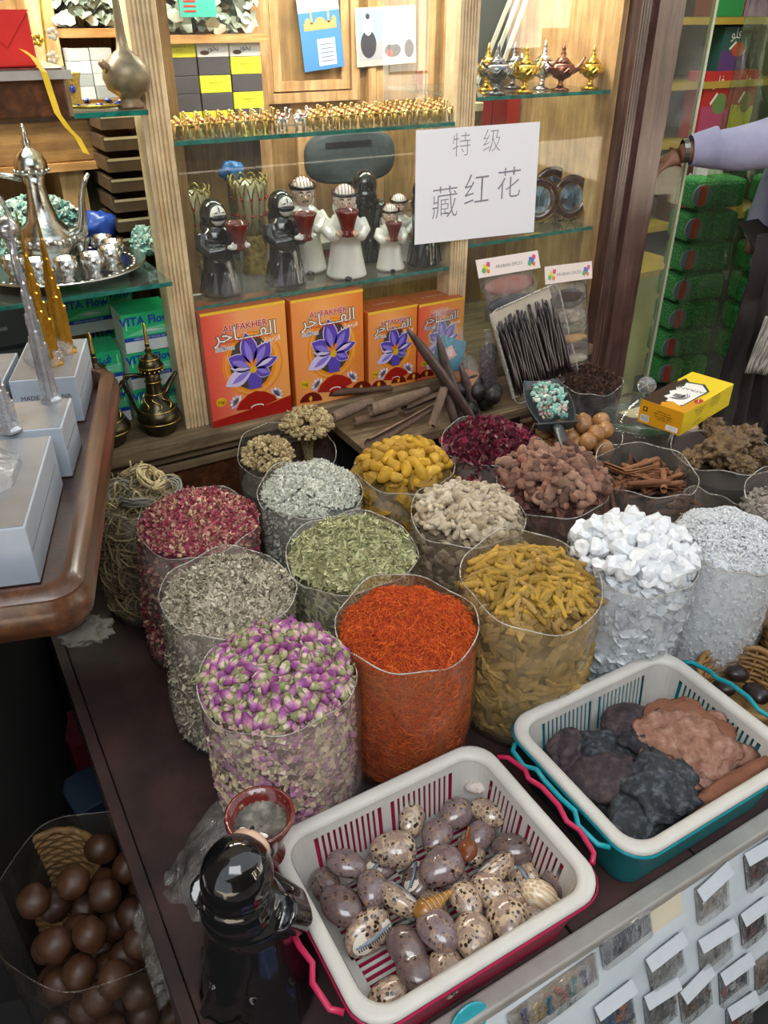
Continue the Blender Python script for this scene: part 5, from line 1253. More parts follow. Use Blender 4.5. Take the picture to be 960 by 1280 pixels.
# ================================================================ camels
GOLD = mat('bright_gold', ['b08c40', 'dcc07c'], .28, 1, src='obj'); GOLDR = mat('rose_gold', 'b86a50', .3, .8); SILV = mat('silver', ['b8b8b4', 'dcdcd8'], .14, 1, src='noise', scale=60, bmp=.15)
def camel_mesh(m):
    mb = MB(); mb.ell((0, 0, .027), (.012, .0055, .0065), 10, 7); mb.ell((.001, 0, .034), (.0055, .004, .006), 8, 6)
    for x in (-.009, .009):
        for y in (-.003, .003): mb.tube([(x, y, .026), (x*1.05, y, .014), (x*.98, y, .001)], [.0026, .0015, .0018], 5)
    mb.tube([(.010, 0, .028), (.0165, 0, .029), (.0185, 0, .038), (.018, 0, .044)], [.0035, .0026, .002, .002], 6); mb.ell((.0205, 0, .045), (.0045, .0022, .0026), 7, 5)
    mb.tube([(-.012, 0, .030), (-.0145, 0, .020)], .0009, 4)
    return mb.mesh('camel', m, True)
sad = MB().ell((.001, 0, .0335), (.0052, .0062, .0045), 8, 6).tube([(-.004, .0058, .03), (.006, .0060, .028)], .0012, 4)
def camel(x, y, k):
    t = thing('toy_camel', 'tiny shiny gold camel in the row on the upper glass shelf' if k != 'w' else 'tiny silver white camel leading a row on the upper glass shelf', 'camel figurine', (x, y, .9653), 0 if k != 'w' else 0, 'gold camels in a row on the upper shelf' if k != 'w' else 'silver camels at the head of the rows')
    put('body', CAM['w' if k == 'w' else 'g'], t); put('saddle', CAM['s'], t); return t
CAM = {'g': camel_mesh(GOLD), 'w': camel_mesh(mat('silver_white', 'd8d4cc', .2, .7)), 's': sad.mesh('saddle', GOLDR, True)}
p0 = PY(218, 165, 1.90).x; p1 = PY(345, 165, 1.90).x; p2 = PY(374, 160, 1.90).x; p3 = PY(568, 150, 1.90).x
for row, (ya, yb) in enumerate([(1.868, 1.868), (1.905, 1.905), (1.94, 1.94)]):
    n = 9
    for i in range(n): camel(p0+(p1-p0)*(i+.3*row)/n, ya+random.uniform(-.006, .006), 'g')
    n = 13
    for i in range(n): camel(p2+.03+(p3-p2-.03)*(i+.3*row)/n, ya+random.uniform(-.006, .006), 'g')
for x, y in [(p1+.005, 1.87), (p1+.012, 1.91), (p2-.01, 1.87), (p2+.01, 1.92)]: camel(x, y, 'w')
# ================================================================ cartons stacked behind the camels
YLW, DGR, WPK = mat('carton_yellow', 'd8d838', .45), mat('carton_charcoal', '4a4648', .5), mat('carton_white', 'e0e0dc', .45)
cols3 = ['yddy', 'wdydy', 'wydyd']
bw, bh = .082, .039
c0 = PY(203, 145, 2.25); z0 = .944
for ci, cc in enumerate(['ydkdy', 'wdydy', 'wydyd']):
    for ri, ch in enumerate(cc[::-1]):
        if ch == 'k': ch = 'd'
        x = c0.x+.012+ci*(bw+.004); z = z0+ri*(bh+.001)
        lab = {'y': 'yellow', 'd': 'charcoal', 'w': 'white'}[ch]+' perfume carton, '+['bottom', 'second', 'middle', 'fourth', 'top'][ri]+' of the '+['left', 'middle', 'right'][ci]+' stack behind the camels'
        t = thing('perfume_carton', lab, 'box', (x, 2.215, z+.0005), 0, 'cartons stacked behind the camels')
        obj('body', MB().box(0, bw, 0, .07, 0, bh), {'y': YLW, 'd': DGR, 'w': WPK}[ch], t, bev=.001)
        M = plane_M((bw/2, -.0006, bh/2), (1, 0, 0), (0, 0, 1))
        if ch == 'y': text('PERFUME OIL\n100 ml', .006, FX('olive_ink', '7a7a20'), t, M, 'small_print')
        if ch == 'w': text('ﺭﻮﺨﺑ', .018, FX('ink_black', '1c1410'), t, M, 'script_word'); printed(t, M, [(FX('brown_ink', '4a3c30'), ellp(-.022, -.010, .012, .005), .0001)])
# packs of grey green leaves on the top boards
LP = mat('leaf_pack', ['4e5a4c', '8d9c88', 'c9d2c2', '6a7868'], .35, src='attr', coat=.4)
def leafpack(lab, x0, x1, y, z, h, n):
    P = np.stack([np.random.uniform(x0, x1, n), y+np.random.uniform(-.04, .05, n), z+np.random.uniform(.012, h, n)], 1); N_ = np.tile([0, -1., .4], (n, 1))
    V, Fc, Rn = spread(t_flake(.8, .5), P, frames(N_/1.077, tilt=.5), np.random.uniform(.02, .045, n))
    return tag(put('wrapped_leaves', npmesh('wrapped_leaves', V, Fc, LP, Rn), None), lab, 'herb', None, 'stuff')
leafpack('bags of pale grey green leaves on the top board behind the middle pane', .55, .92, 2.26, 1.153, .16, 420)
leafpack('bags of pale grey green leaves on the top board of the left bay', .43, .565, 2.27, 1.169, .13, 220)
# white flap and flag packet
t = thing('flag_packet', 'packet with red white stripes and a green patch on the top board', 'packet', (.70, 2.18, 1.19), 0)
obj('card', MB().box(0, .09, 0, .004, 0, .06), mat('carton_teal', '3a9a88', .4), t)
printed(t, plane_M((.0, -.0006, 0), (1, 0, 0), (0, 0, 1)), [(FX('flag_red', 'a83028'), [(.01, y), (.04, y), (.04, y+.004), (.01, y+.004)], 0) for y in (.01, .02, .03, .04)], 'stripes')
# postcards
def postcard(lab, pts, kind):
    a, b, c = [PY(*p, 2.338) for p in pts]; w_, h_ = (b-a).length, (c-b).length
    t = thing('postcard', lab, 'postcard', a); M = plane_M((0, 0, 0), b-a, a-(c-(b-a))); M = M @ Matrix.Translation((0, -h_, 0))
    mb = MB(); mb.add([M @ Vector(v) for v in [(0, 0, 0), (w_, 0, 0), (w_, h_, 0), (0, h_, 0), (0, 0, .001), (w_, 0, .001), (w_, h_, .001), (0, h_, .001)]], [(3, 2, 1, 0), (4, 5, 6, 7), (0, 1, 5, 4), (1, 2, 6, 5), (2, 3, 7, 6), (3, 0, 4, 7)])
    if kind == 'mosque':
        obj('card', mb, FX('postcard_blue', '4a86c0'), t); sand, pale = FX('postcard_sand', 'b0a068'), FX('postcard_pale', 'c8dcec')
        s = [(pale, [(0, h_*.75), (w_, h_*.75), (w_, h_*.9), (0, h_*.95)], .0012), (sand, [(w_*.1, h_*.52), (w_*.9, h_*.52), (w_*.9, h_*.62), (w_*.1, h_*.62)], .0014)]
        for x_ in (.3, .72): s += [(sand, [(w_*(x_-.03), h_*.6), (w_*(x_+.03), h_*.6), (w_*(x_+.008), h_*.86), (w_*(x_-.008), h_*.86)], .0014)]
        for x_, r_ in ((.5, .13), (.2, .07), (.85, .06)): s.append((sand, ellp(w_*x_, h_*.61, w_*r_, h_*.07, 0, 14, 0, PI), .0015))
        s.append((pale, [(w_*.38, h_*.05), (w_*.82, h_*.05), (w_*.82, h_*.4), (w_*.38, h_*.4)], .0015))
        for k in range(5): s.append((FX('ink_blue_grey', '6a7890'), [(w_*.44, h_*(.1+.055*k)), (w_*.76, h_*(.1+.055*k)), (w_*.76, h_*(.115+.055*k)), (w_*.44, h_*(.115+.055*k))], .0017))
    else:
        obj('card', mb, FX('postcard_cream', 'd8d0b4'), t); sk, dk, wt, gr = FX('postcard_sky', '9ac4dc'), FX('postcard_dark', '3a3a44'), FX('white', 'f2eee8'), FX('postcard_grey', 'a8aab0')
        s = [(sk, [(w_*.03, h_*.1), (w_*.97, h_*.1), (w_*.97, h_*.97), (w_*.03, h_*.97)], .0012), (gr, [(w_*.03, h_*.1), (w_*.97, h_*.1), (w_*.97, h_*.45), (w_*.03, h_*.42)], .0013),
             (dk, ellp(w_*.2, h_*.38, w_*.13, h_*.24), .0014), (wt, ellp(w_*.2, h_*.68, w_*.07, h_*.15), .0015), (dk, ellp(w_*.2, h_*.85, w_*.035, h_*.05), .0016), (dk, ellp(w_*.6, h_*.25, w_*.14, h_*.12), .0014), (dk, ellp(w_*.88, h_*.26, w_*.08, h_*.16), .0014), (wt, ellp(w_*.62, h_*.45, w_*.2, h_*.10), .00145), (FX('flag_red', 'a83028'), ellp(w_*.55, h_*.2, w_*.05, h_*.06), .0017)]
    printed(t, M, s, 'picture'); return t
postcard('blue postcard of a sand coloured mosque pinned on the oak panel', [(369, -8), (421, -14), (428, 83)], 'mosque')
postcard('framed postcard of a rider and a car pinned right of the blue one', [(443, 10), (519, 6), (517, 78)], 'rider')
tag(obj('red_tag', MB().box(0, .022, 0, .004, 0, .05), FX('dull_red', '7a3a2c'), None, (1.462, 2.334, 1.00)), 'small dull red tag on the oak panel right of the postcards', 'tag')
# dark rounded chair back
ch = thing('chair_back', 'dark grey rounded chair back behind the camels shelf', 'chair', (1.19, 2.26, .604))
mb = MB(); prf = [(.145*math.copysign(abs(math.cos(a))**.55, math.cos(a)), .07*math.copysign(abs(math.sin(a))**.7, math.sin(a))) for a in np.linspace(0, 2*PI, 33)[:-1]]
mb.loft([[(x*s, y, .235+z*s) for x, z in prf] for s, y in ((.9, -.02), (1, -.012), (1, .012), (.9, .02))], cap0=True, cap1=True); obj('backrest', mb, mat('chair_fabric', ['30383a', '465052'], .8, src='noise', scale=60), ch, smooth=False, auto=True)
obj('slot', MB().box(-.09, .06, -.0215, -.0195, .265, .28), BLACK, ch); obj('support', MB().box(-.02, .02, -.005, .02, -.0, .2), BLACK, ch)
# things on the shelf behind the figurines
def simple_box(name, lab, cat, x, y, z, sx, sy, sz, m, rot=0, grp=None, bev=.001):
    o = obj(name, MB().box(-sx/2, sx/2, -sy/2, sy/2, 0, sz), m, None, (x, y, z), (0, 0, rot), bev=bev); return tag(o, lab, cat, grp)
GRB = mat('pale_green_carton', ['a8c090', 'bcd0a4'], .5, src='obj')
for i in range(5): simple_box('pale_green_carton', 'pale green carton, '+['bottom', 'second', 'third', 'fourth', 'top'][i]+' of the short stack behind the leftmost black lady', 'box', .600+.004*(i % 2), 2.16, ZS+.0005+i*.047, .085-.006*i, .06, .046, GRB, .05)
o = tag(put('blue_pouch', blob(5, (.035, .012, .028), .3, 1.5, 3, 'pouch', mat('blue_foil', ['1c4a8a', '3a78b8'], .25, src='noise', scale=30), True, .2), None, (.80, 2.2, .835)), 'crinkled blue foil pouch above the filigree goblets', 'pouch')
simple_box('grey_upright_box', 'grey upright box supporting the blue pouch', 'box', .82, 2.2, ZS, .06, .05, .20, mat('grey_card', ['5c6460', '747c78'], .6, src='noise', scale=10))
for i, (x, c, zz) in enumerate([(1.00, '7a2018', .0), (1.16, 'a02a1c', .0), (1.02, '8f8c84', .021), (1.20, '9a948a', .021)]):
    simple_box('flat_case', ['dark red flat case under the grey one on the figurine shelf', 'bright red flat case at the right of the figurine shelf', 'grey flat case behind the tall white figurine', 'grey flat case stacked on the bright red one'][i], 'case', x, 2.16, ZS+.0005+zz+.10*(0), .15, .12, .02, mat('case_'+c, [c], .4), .1*i)
for k in range(7): tag(obj('steel_knife', MB().tube([(-.06, 0, 0), (.0, 0, .0), (.06, 0, .0)], [.003, .004, .001], 6, flat=.5), SILV, None, (1.19+.008*k, 2.11+.013*k, ZS+.048), (0, 0, -.5+.04*k), smooth=True), 'thin steel blade lying on the grey case behind the figurines', 'knife', 'steel blades on the flat case')
t = thing('glass_dish', 'shallow clear glass dish at the back right of the figurine shelf', 'dish', (1.235, 2.20, ZS+.0)); obj('bowl', MB().lathe([(.02, 0), (.028, .005), (.035, .10), (.033, .10), (.026, .01)], 22), GLS, t, smooth=True); obj('lip', MB().tube([(.035*math.cos(a), .035*math.sin(a), .1) for a in np.linspace(0, 2*PI, 25)], .002, 5), GED, t)
tag(obj('patterned_mat', MB().box(-.05, .05, -.06, .06, 0, .002), mat('patterned_mat', ['b8b8b0', 'd8d8d0'], .6, src='noise', scale=40), None, (.61, 1.99, ZS+.0005)), 'white folded wrapper under the leftmost black lady', 'wrapper')
# ================================================================ oil lamps in the right bay
def oil_lamp(lab, x, y, s, m, rot):
    t = thing('oil_lamp', lab, 'oil lamp', (x, y, 1.0185), rot); t.scale = (s,)*3
    obj('foot', MB().lathe([(.001, 0), (.026, 0), (.027, .004), (.012, .009), (.006, .02), (.009, .026)], 18), m, t, smooth=True)
    obj('bowl', MB().lathe([(.006, .026), (.022, .034), (.033, .05), (.030, .064), (.026, .068), (.001, .07)], 20, sx=1.15), m, t, smooth=True)
    obj('lid', MB().lathe([(.026, .068), (.016, .080), (.006, .085), (.009, .092), (.004, .098), (.006, .104), (.0005, .118)], 16), m, t, smooth=True)
    obj('spout', MB().tube([(.028, 0, .05), (.048, 0, .055), (.060, 0, .072), (.066, 0, .084)], [.012, .008, .005, .004], 9), m, t, smooth=True)
    obj('handle', MB().tube([(-.030, 0, .06), (-.050, 0, .075), (-.058, 0, .06), (-.050, 0, .045), (-.034, 0, .048)], .003, 7), m, t, smooth=True)
    mb = MB()
    for k in range(14): a = 2*PI*k/14; mb.tube([(.034*math.cos(a)*1.12, .032*math.sin(a), .046), (.036*math.cos(a+.2)*1.12, .034*math.sin(a+.2), .052), (.033*math.cos(a+.4)*1.12, .031*math.sin(a+.4), .058)], .0012, 4)
    obj('engraving', mb, m, t)
PEW = mat('pewter', ['6a6e70', '9a9ea0'], .25, 1, src='noise', scale=50); GLD = mat('lamp_gold', ['c09a30', 'e8c858'], .2, 1, src='noise', scale=50); CPR = mat('copper_red', ['6a4038', '9a6a58'], .22, 1, src='noise', scale=40)
for px, y, s, m, rot, lab in [(620, 1.885, 1.0, PEW, 0, 'pewter oil lamp, leftmost on the right glass shelf'), (655, 1.89, .95, GLD, .2, 'gold oil lamp, second from the left on the right shelf'), (677, 1.95, 1.0, SILV, 2.2, 'silver oil lamp behind the gold and copper ones'), (700, 1.89, .95, CPR, -.3, 'copper and steel oil lamp, right of centre'), (737, 1.89, .9, GLD, .1, 'gold oil lamp, rightmost on the right shelf'), (608, 2.0, .95, GLD, .6, 'gold oil lamp half hidden behind the pewter one'), (640, 2.02, .95, PEW, .4, 'dark oil lamp at the back of the right shelf')]:
    oil_lamp(lab, PY(px, 112, y).x, y, s, m, rot)
for i, (x, c) in enumerate([(1.645, 'a02018'), (1.700, '8f1c16'), (1.755, 'b0241a')]): simple_box('red_medicine_carton', ['left', 'middle', 'right'][i]+' one of the dark red cartons under the lamp shelf', 'box', x, 2.25, .6555, .052, .05, .345, mat('carton_r'+str(i), [c], .45))
t = thing('cream_jar', 'cream lidded jar left of the dark red cartons', 'jar', (1.535, 2.14, .6555)); obj('body', MB().lathe([(.001, 0), (.03, 0), (.03, .30), (.001, .30)], 20), mat('jar_brown', '5a4a30', .4), t, auto=True); obj('lid', MB().lathe([(.001, .3), (.032, .3), (.032, .32), (.001, .32)], 20), mat('jar_cream', 'c9bc94', .5), t, auto=True)
for i, (x0, tl) in enumerate([(1.60, .45), (1.62, .42), (1.64, .40)]): tag(obj('leaning_slat', MB().box(-.006, .006, -.003, .003, 0, .28), mat('slat_grey', 'a8aa9c', .4), None, (x0-.01, 2.2-.02*i, 1.02), (0, tl, 0)), 'pale grey strip leaning behind the pewter lamp', 'strip', 'leaning strips behind the lamps')
tag(obj('dark_folder', MB().box(0, .12, 0, .03, 0, .36), mat('dark_folder', ['2c3434', '3c4646'], .5, src='noise', scale=8), None, (1.615, 2.25, 1.0195)), 'dark upright folder behind the oil lamps', 'folder')
# decorative plates
def plate(lab, x, y, R, rot):
    t = thing('souvenir_plate', lab, 'plate', (x, y, .6555), rot)
    Mp = Matrix.Translation((0, 0, R+.012)) @ Matrix.Rotation(PI/2-.15, 4, 'X')
    obj('rim', MB().lathe([(R*.62, .0), (R*.7, .004), (R, .010), (R*.99, .013), (R*.7, .008), (R*.6, .004)], 34, Mp), mat('plate_brown', ['24120e', '4a2418'], .12, src='noise', scale=8, coat=.7), t, smooth=True)
    for r_ in (.62, .99): obj('gold_ring', MB().tube([Mp @ Vector((R*r_*math.cos(a), R*r_*math.sin(a), .005+.008*(r_ > .8))) for a in np.linspace(0, 2*PI, 41)], .0016, 5), GLD, t)
    obj('picture_disc', MB().lathe([(.0005, .004), (R*.62, .004), (R*.62, .001), (.0005, .001)], 30, Mp), mat('plate_sky', ['5a90b4', 'c8dce4'], .2, src='noise', scale=20), t)
    s = [(FX('plate_town', '3c4a50'), [(-R*.3+R*.12*k, -R*.3), (-R*.3+R*.12*k+R*.1, -R*.3), (-R*.3+R*.12*k+R*.1, -R*.3+R*(.25+.2*(k % 3)*.5)), (-R*.3+R*.12*k, -R*.3+R*(.25+.2*(k % 3)*.5))], .0048+.0001*k) for k in range(5)]
    printed(t, Mp, s, 'town_picture')
    obj('stand', MB().tube([(-.02, .02, .0), (-.02, -.012, .012), (-.02, -.016, .03)], .002, 5).tube([(.02, .02, .0), (.02, -.012, .012), (.02, -.016, .03)], .002, 5).tube([(-.02, .02, .002), (.02, .02, .002), (0, .03, .05)], .002, 5), BLACK, t)
plate('dark brown souvenir plate with gold rings and a town picture, right of the paper sign', PY(713, 245, 1.92).x, 1.92, .062, -.25)
plate('dark souvenir plate half hidden behind the paper sign', PY(675, 250, 1.93).x-.005, 1.935, .062, -.5)
plate('dark souvenir plate standing behind the other two', PY(695, 235, 2.0).x, 2.02, .066, -.4)
# ================================================================ left bay
def coffee_pot(lab, loc, s, m, rot, name='coffee_pot', band=None, beak=False):
    t = thing(name, lab, 'coffee pot', loc, rot); t.scale = (s,)*3
    obj('body', MB().lathe([(.001, 0), (.040, 0), (.044, .006), (.040, .014), (.060, .040), (.064, .055), (.054, .072), (.034, .095), (.024, .13), (.020, .165), (.024, .19)], 26), m, t, smooth=True)
    obj('lid', MB().lathe([(.028, .188), (.034, .194), (.033, .21), (.024, .228), (.010, .238), (.007, .244), (.010, .25), (.005, .258), (.007, .264), (.001, .285)], 22), m, t, smooth=True)
    if beak: obj('spout', MB().tube([(.016, 0, .115), (.034, 0, .125), (.050, 0, .150), (.066, 0, .170), (.090, 0, .178)], [.020, .017, .012, .008, .003], 10, flat=.6), m, t, smooth=True)
    else: obj('spout', MB().tube([(.052, 0, .058), (.078, 0, .07), (.084, 0, .10), (.088, 0, .135), (.098, 0, .165), (.112, 0, .185)], [.019, .014, .009, .007, .006, .004], 10), m, t, smooth=True)
    obj('handle', MB().tube([(-.024, 0, .178), (-.045, 0, .185), (-.075, 0, .19), (-.082, 0, .165), (-.068, 0, .12), (-.060, 0, .085), (-.050, 0, .065)], [.006, .007, .006, .005, .005, .005, .006], 8), m, t, smooth=True)
    mb = MB(); n = 22
    if not beak:
        for k in range(n): a = 2*PI*k/n; mb.ell((.0635*math.cos(a), .0635*math.sin(a), .055), (.005, .005, .007), 6, 5)
        obj('raised_band', mb, band or m, t, smooth=True); mb = MB()
    for k in range(16): a = 2*PI*k/16; mb.ell((.034*math.cos(a), .034*math.sin(a), .195), .0035, 6, 4)
    obj('lid_beading', mb, band or m, t, smooth=True)
    return t
ZL = .6905
st_ = thing('silver_tray', 'large round silver tray with engraved rim under the coffee pot', 'tray', (.290, 1.985, ZL))
obj('dish', MB().lathe([(.001, .004), (.13, .004), (.14, .007), (.185, .016), (.188, .020), (.184, .021), (.138, .011), (.13, .008), (.001, .007)], 48), SILV, st_, smooth=True)
mb = MB()
for k in range(46): a = 2*PI*k/46; mb.ell((.163*math.cos(a), .163*math.sin(a), .0155), (.009, .006, .0025), 7, 4, None)
obj('engraved_rim', mb, SILV, st_, smooth=True)
coffee_pot('tall engraved silver coffee pot on the round silver tray', (.275, 2.03, ZL+.009), 1.05, SILV, -.3)
for i in range(9):
    a = -2.7+i*.52 if i < 7 else 1.0+(i-7)*.6; x, y = .290+.118*math.cos(a), 1.985+.118*math.sin(a)
    t = thing('silver_cup', 'small engraved silver cup standing on the round silver tray', 'cup', (x, y, ZL+.0085), 0, 'silver cups around the coffee pot')
    obj('cup', MB().lathe([(.001, 0), (.016, 0), (.017, .003), (.012, .008), (.020, .02), (.025, .05), (.024, .05), (.018, .02), (.001, .012)], 18), SILV, t, smooth=True)
    mb = MB()
    for k in range(9): b2 = 2*PI*k/9; mb.ell((.0235*math.cos(b2), .0235*math.sin(b2), .034), (.0035, .0035, .006), 6, 4)
    obj('raised_flowers', mb, SILV, t, smooth=True)
BRS = mat('dark_brass', ['24211a', '464030', '6a5c38'], .3, .85, src='noise', scale=20); BRB = mat('bright_brass', ['b8984c', 'd8bc70'], .25, 1, src='noise', scale=40)
def brass_pot(lab, x, s, rot):
    t = coffee_pot(lab, (x, 1.862, .3005), s, BRS, rot, 'brass_coffee_pot', BRB, True)
    obj('finial', MB().lathe([(.010, .236), (.006, .25), (.005, .30), (.0035, .325), (.001, .33)], 12), BRB, t, smooth=True); mb = MB()
    for r, z in ((.062, .045), (.0505, .077), (.026, .125), (.0225, .16), (.035, .205), (.026, .228)): mb.tube([(r*math.cos(a), r*math.sin(a), z) for a in np.linspace(0, 2*PI, 25)], .0022, 5)
    obj('brass_ring_inlay', mb, BRB, t, smooth=True); mb = MB()
    for k in range(7):
        a = 2*PI*k/7; mb.tube([((.046-.0135*u)*math.cos(a+.35*math.sin(u*5)), (.046-.0135*u)*math.sin(a+.35*math.sin(u*5)), .083+.035*u) for u in np.linspace(0, 1, 6)], .002, 4)
    obj('brass_inlay', mb, BRB, t, smooth=True)
brass_pot('dark brass coffee pot with inlaid bands standing by the oak post', .424, .86, .0); brass_pot('dark brass coffee pot partly hidden by the tray table', .298, .86, .15)
# round bellied long necked brass bottle, jewelled cup on gold dish
t = thing('brass_bottle', 'old brass bottle with round belly and long neck on the upper left shelf', 'bottle', (.461, 1.822, 1.0345))
obj('body', MB().lathe([(.001, 0), (.026, 0), (.027, .006), (.019, .016), (.022, .022), (.040, .034), (.047, .055), (.043, .075), (.028, .092), (.012, .104), (.009, .13), (.006, .2), (.0045, .28), (.005, .34), (.010, .35)], 26), mat('old_brass', ['5a5240', '8a7e60', '7a4c38'], .4, .4, src='noise', scale=16), t, smooth=True)
obj('spout', MB().tube([(-.036, -.01, .07), (-.050, -.014, .085)], [.010, .007], 9), MATS['old_brass'], t, smooth=True)
t = thing('gold_dish', 'flat gold dish with blue stones under the jewelled cup', 'dish', (.395, 1.86, 1.0345))
obj('dish', MB().lathe([(.001, .003), (.05, .003), (.068, .009), (.066, .011), (.05, .006), (.001, .006)], 30), GLD, t, smooth=True)
BLU = mat('blue_stone', '16309a', .08, coat=1)
for k in range(8): obj('blue_stone', MB().ell((0, 0, 0), (.008, .006, .004), 9, 6), BLU, t, (.057*math.cos(k*.785), .057*math.sin(k*.785), .0105), smooth=True)
t = thing('jewelled_cup', 'gold filigree cup with an oval blue stone on the upper left shelf', 'cup', (.352, 1.835, 1.0455))
obj('cup', MB().lathe([(.001, 0), (.020, 0), (.020, .004), (.017, .008), (.020, .045), (.024, .055), (.021, .055), (.017, .045), (.001, .01)], 22), mat('filigree_gold', ['a88830', 'e0c468', '8a6c28'], .35, .8, src='noise', scale=120, bmp=1.), t, smooth=True)
obj('blue_stone', MB().ell((.0, -.020, .028), (.006, .003, .007), 10, 7), BLU, t, smooth=True)
# gold flower spray
t = thing('gold_flower_spray', 'gold and pearl flower spray beside the red boxes', 'ornament', (.322, 1.875, 1.0345))
mb = MB(); mb.tube([(0, 0, 0), (.004, 0, .08), (.01, 0, .16), (.02, 0, .26), (.014, 0, .34)], .0025, 6); obj('stem', mb, GLD, t)
for k, (z, x) in enumerate([(.03, .012), (.05, -.012), (.09, .014), (.12, -.008), (.13, .022), (.22, .03), (.3, .02)]):
    mb = MB()
    for q in range(5): a = q*1.257; mb.ell((x+.007*math.cos(a), -.003, z+.007*math.sin(a)), (.005, .003, .005), 7, 5)
    obj('flower', mb, GLD if k % 2 else mat('pearl', 'e8dcc0', .2, coat=.6), t, smooth=True)
# small printed boxes in the back of the left bay
SB = mat('small_pack', ['b0b8b4', 'd0d6d2', '8f9a98'], .4, src='obj')
for c in range(2):
    for r in range(4): simple_box('small_white_pack', 'small grey white pack, '+['bottom', 'second', 'third', 'top'][r]+' of the '+['left', 'right'][c]+' stack in the left bay', 'box', .455+c*.052, 2.235, 1.0235+r*.0265, .050, .05, .026, SB)
# upper shelf board in front with red boxes and ribbon
ub = thing('wall_shelf', 'dark wooden shelf end jutting in at upper left', 'shelf', (.0, 0, 0))
q = [PY(0, 95, 1.30), PY(70, 78, 1.30), PY(80, 130, 1.30), PY(0, 168, 1.30)]
x1 = PY(79, 100, 1.30).x; zt = PY(70, 84, 1.30).z; zb = zt-.062
ub.location = (x1, 1.30, zt)
mb = MB(); mb.loft([[(xx, yy, z) for xx, yy in ((-.45, d), (-.0, d), (.01, .02), (.01, .30), (-.45, .30))] for z, d in ((-.068, .02), (-.060, .004), (-.018, .0), (-.014, -.006), (-.004, -.006), (0, -.002))], cap0=True, cap1=True)
obj('board', mb, MAHOX, ub, bev=.002); obj('grey_ledge', MB().box(-.45, .011, -.0075, -.006, -.014, -.003), GREYM, ub)
RB_ = mat('red_gift_box', ['b81c1c', 'd03028'], .4, src='noise', scale=8)
def gift(lab, x, y, z, w_, d_, h_, rot):
    t = thing('red_gift_box', lab, 'box', (x, y, z), rot); obj('base', MB().box(-w_/2, w_/2, -d_/2, d_/2, 0, h_*.96), RB_, t, bev=.002)
    obj('flap', MB().loft([[(-w_/2-.001, -d_/2-.001-k*.001, h_), (0, -d_/2-.001-k*.001, h_*.35), (w_/2+.001, -d_/2-.001-k*.001, h_)] for k in (0, 1)], cap0=True, cap1=True), RB_, t)
    obj('lid', MB().box(-w_/2, w_/2, -d_/2, d_/2, h_*.965, h_), RB_, t)
gift('bright red gift box with folded flap at the end of the upper left shelf', x1-.062, 1.345, zt+.0005, .07, .07, .066, .0); gift('bright red gift box cut by the left frame edge', x1-.140, 1.345, zt+.0005, .075, .07, .070, 0.05)
tag(obj('clear_pouch', MB().lathe([(.03, 0), (.045, .02), (.04, .06), (.01, .08)], 14), film('pouch_film', .25, 'd8dcd8', .1, 40, 1.), None, (x1-.08, 1.35, zt+.075), smooth=True), 'clear pouch of pale trinkets on the red gift boxes', 'pouch')
rp = [PY(28, 62, 1.29), PY(42, 72, 1.285), PY(55, 90, 1.28), PY(63, 115, 1.285), PY(72, 142, 1.285), PY(85, 160, 1.285), PY(97, 172, 1.285), PY(108, 192, 1.285)]
mb = MB(); L0 = []
for i, p in enumerate(rp): L0.append([p+Vector((-.0042, 0, .0015)), p+Vector((.0042, -.001, -.0015)), p+Vector((.0042, .0, -.0015)), p+Vector((-.0042, .001, .0015))])
mb.loft(L0, cap0=True, cap1=True); tag(obj('yellow_ribbon', mb, mat('yellow_ribbon', ['d8b020', 'f0cc40'], .35, src='noise', scale=20), None), 'narrow yellow ribbon hanging from the red gift box', 'ribbon')
# wooden frames stack, trinket bags
for i in range(7):
    z = ZL+.0005+i*.046; t = thing('wooden_frame', 'shallow wooden frame, '+['bottom', 'second', 'third', 'fourth', 'fifth', 'sixth', 'top'][i]+' of the stack beside the oak post', 'frame', (.505, 2.19, z), 0)
    mb = MB(); mb.box(-.05, .05, -.09, -.078, 0, .026); mb.box(-.05, .05, .078, .09, 0, .03); mb.box(-.05, -.038, -.078, .078, 0, .03); mb.box(.038, .05, -.078, .078, 0, .03); obj('edge', mb, mat('frame_brown', ['4a3a2a', '6a543c'], .5, src='noise', scale=12), t); obj('base', MB().box(-.045, .045, -.08, .08, .002, .006), OAKX, t); obj('pale_edge', MB().box(-.048, .048, -.0905, -.09, .024, .03), mat('frame_pale', 'c9b894', .5), t)
TQ = mat('turquoise_chip', ['4a8c80', '8fc0b0', 'c9dcd0', '2e5e58', 'e0e4dc'], .35, src='attr', coat=.3)
def trinket(lab, x, y, z, r, n, m, col='x'):
    a = np.random.rand(n)*2*PI; b2 = np.arccos(np.random.rand(n)); P = np.stack([x+r[0]*np.cos(a)*np.sin(b2), y+r[1]*np.sin(a)*np.sin(b2), z+r[2]*np.cos(b2)], 1)
    V, Fc, Rn = spread(t_lump(21, 1, .7, .5, .5), P, frames(P*0+np.array([0, 0, 1.]), tilt=1), np.random.uniform(.012, .026, n))
    return tag(put('trinket_heap', npmesh('trinket_heap', V, Fc, m, Rn), None), lab, 'trinkets', None, 'stuff')
trinket('heap of turquoise and white trinkets behind the silver pot', .28, 2.19, ZL+.01, (.14, .05, .12), 900, TQ); trinket('heap of turquoise chips right of the silver pot', .505, 2.06, ZL+.008, (.03, .035, .05), 200, TQ)
tag(put('blue_bag', blob(8, (.045, .03, .045), .35, 1.6, 3, 'bag', mat('blue_bag_plastic', ['1a3a90', '3a60c0'], .25, src='noise', scale=30), True, .25), None, (.42, 2.15, ZL+.05)), 'crumpled bright blue bag between the silver pot and the frames', 'bag')
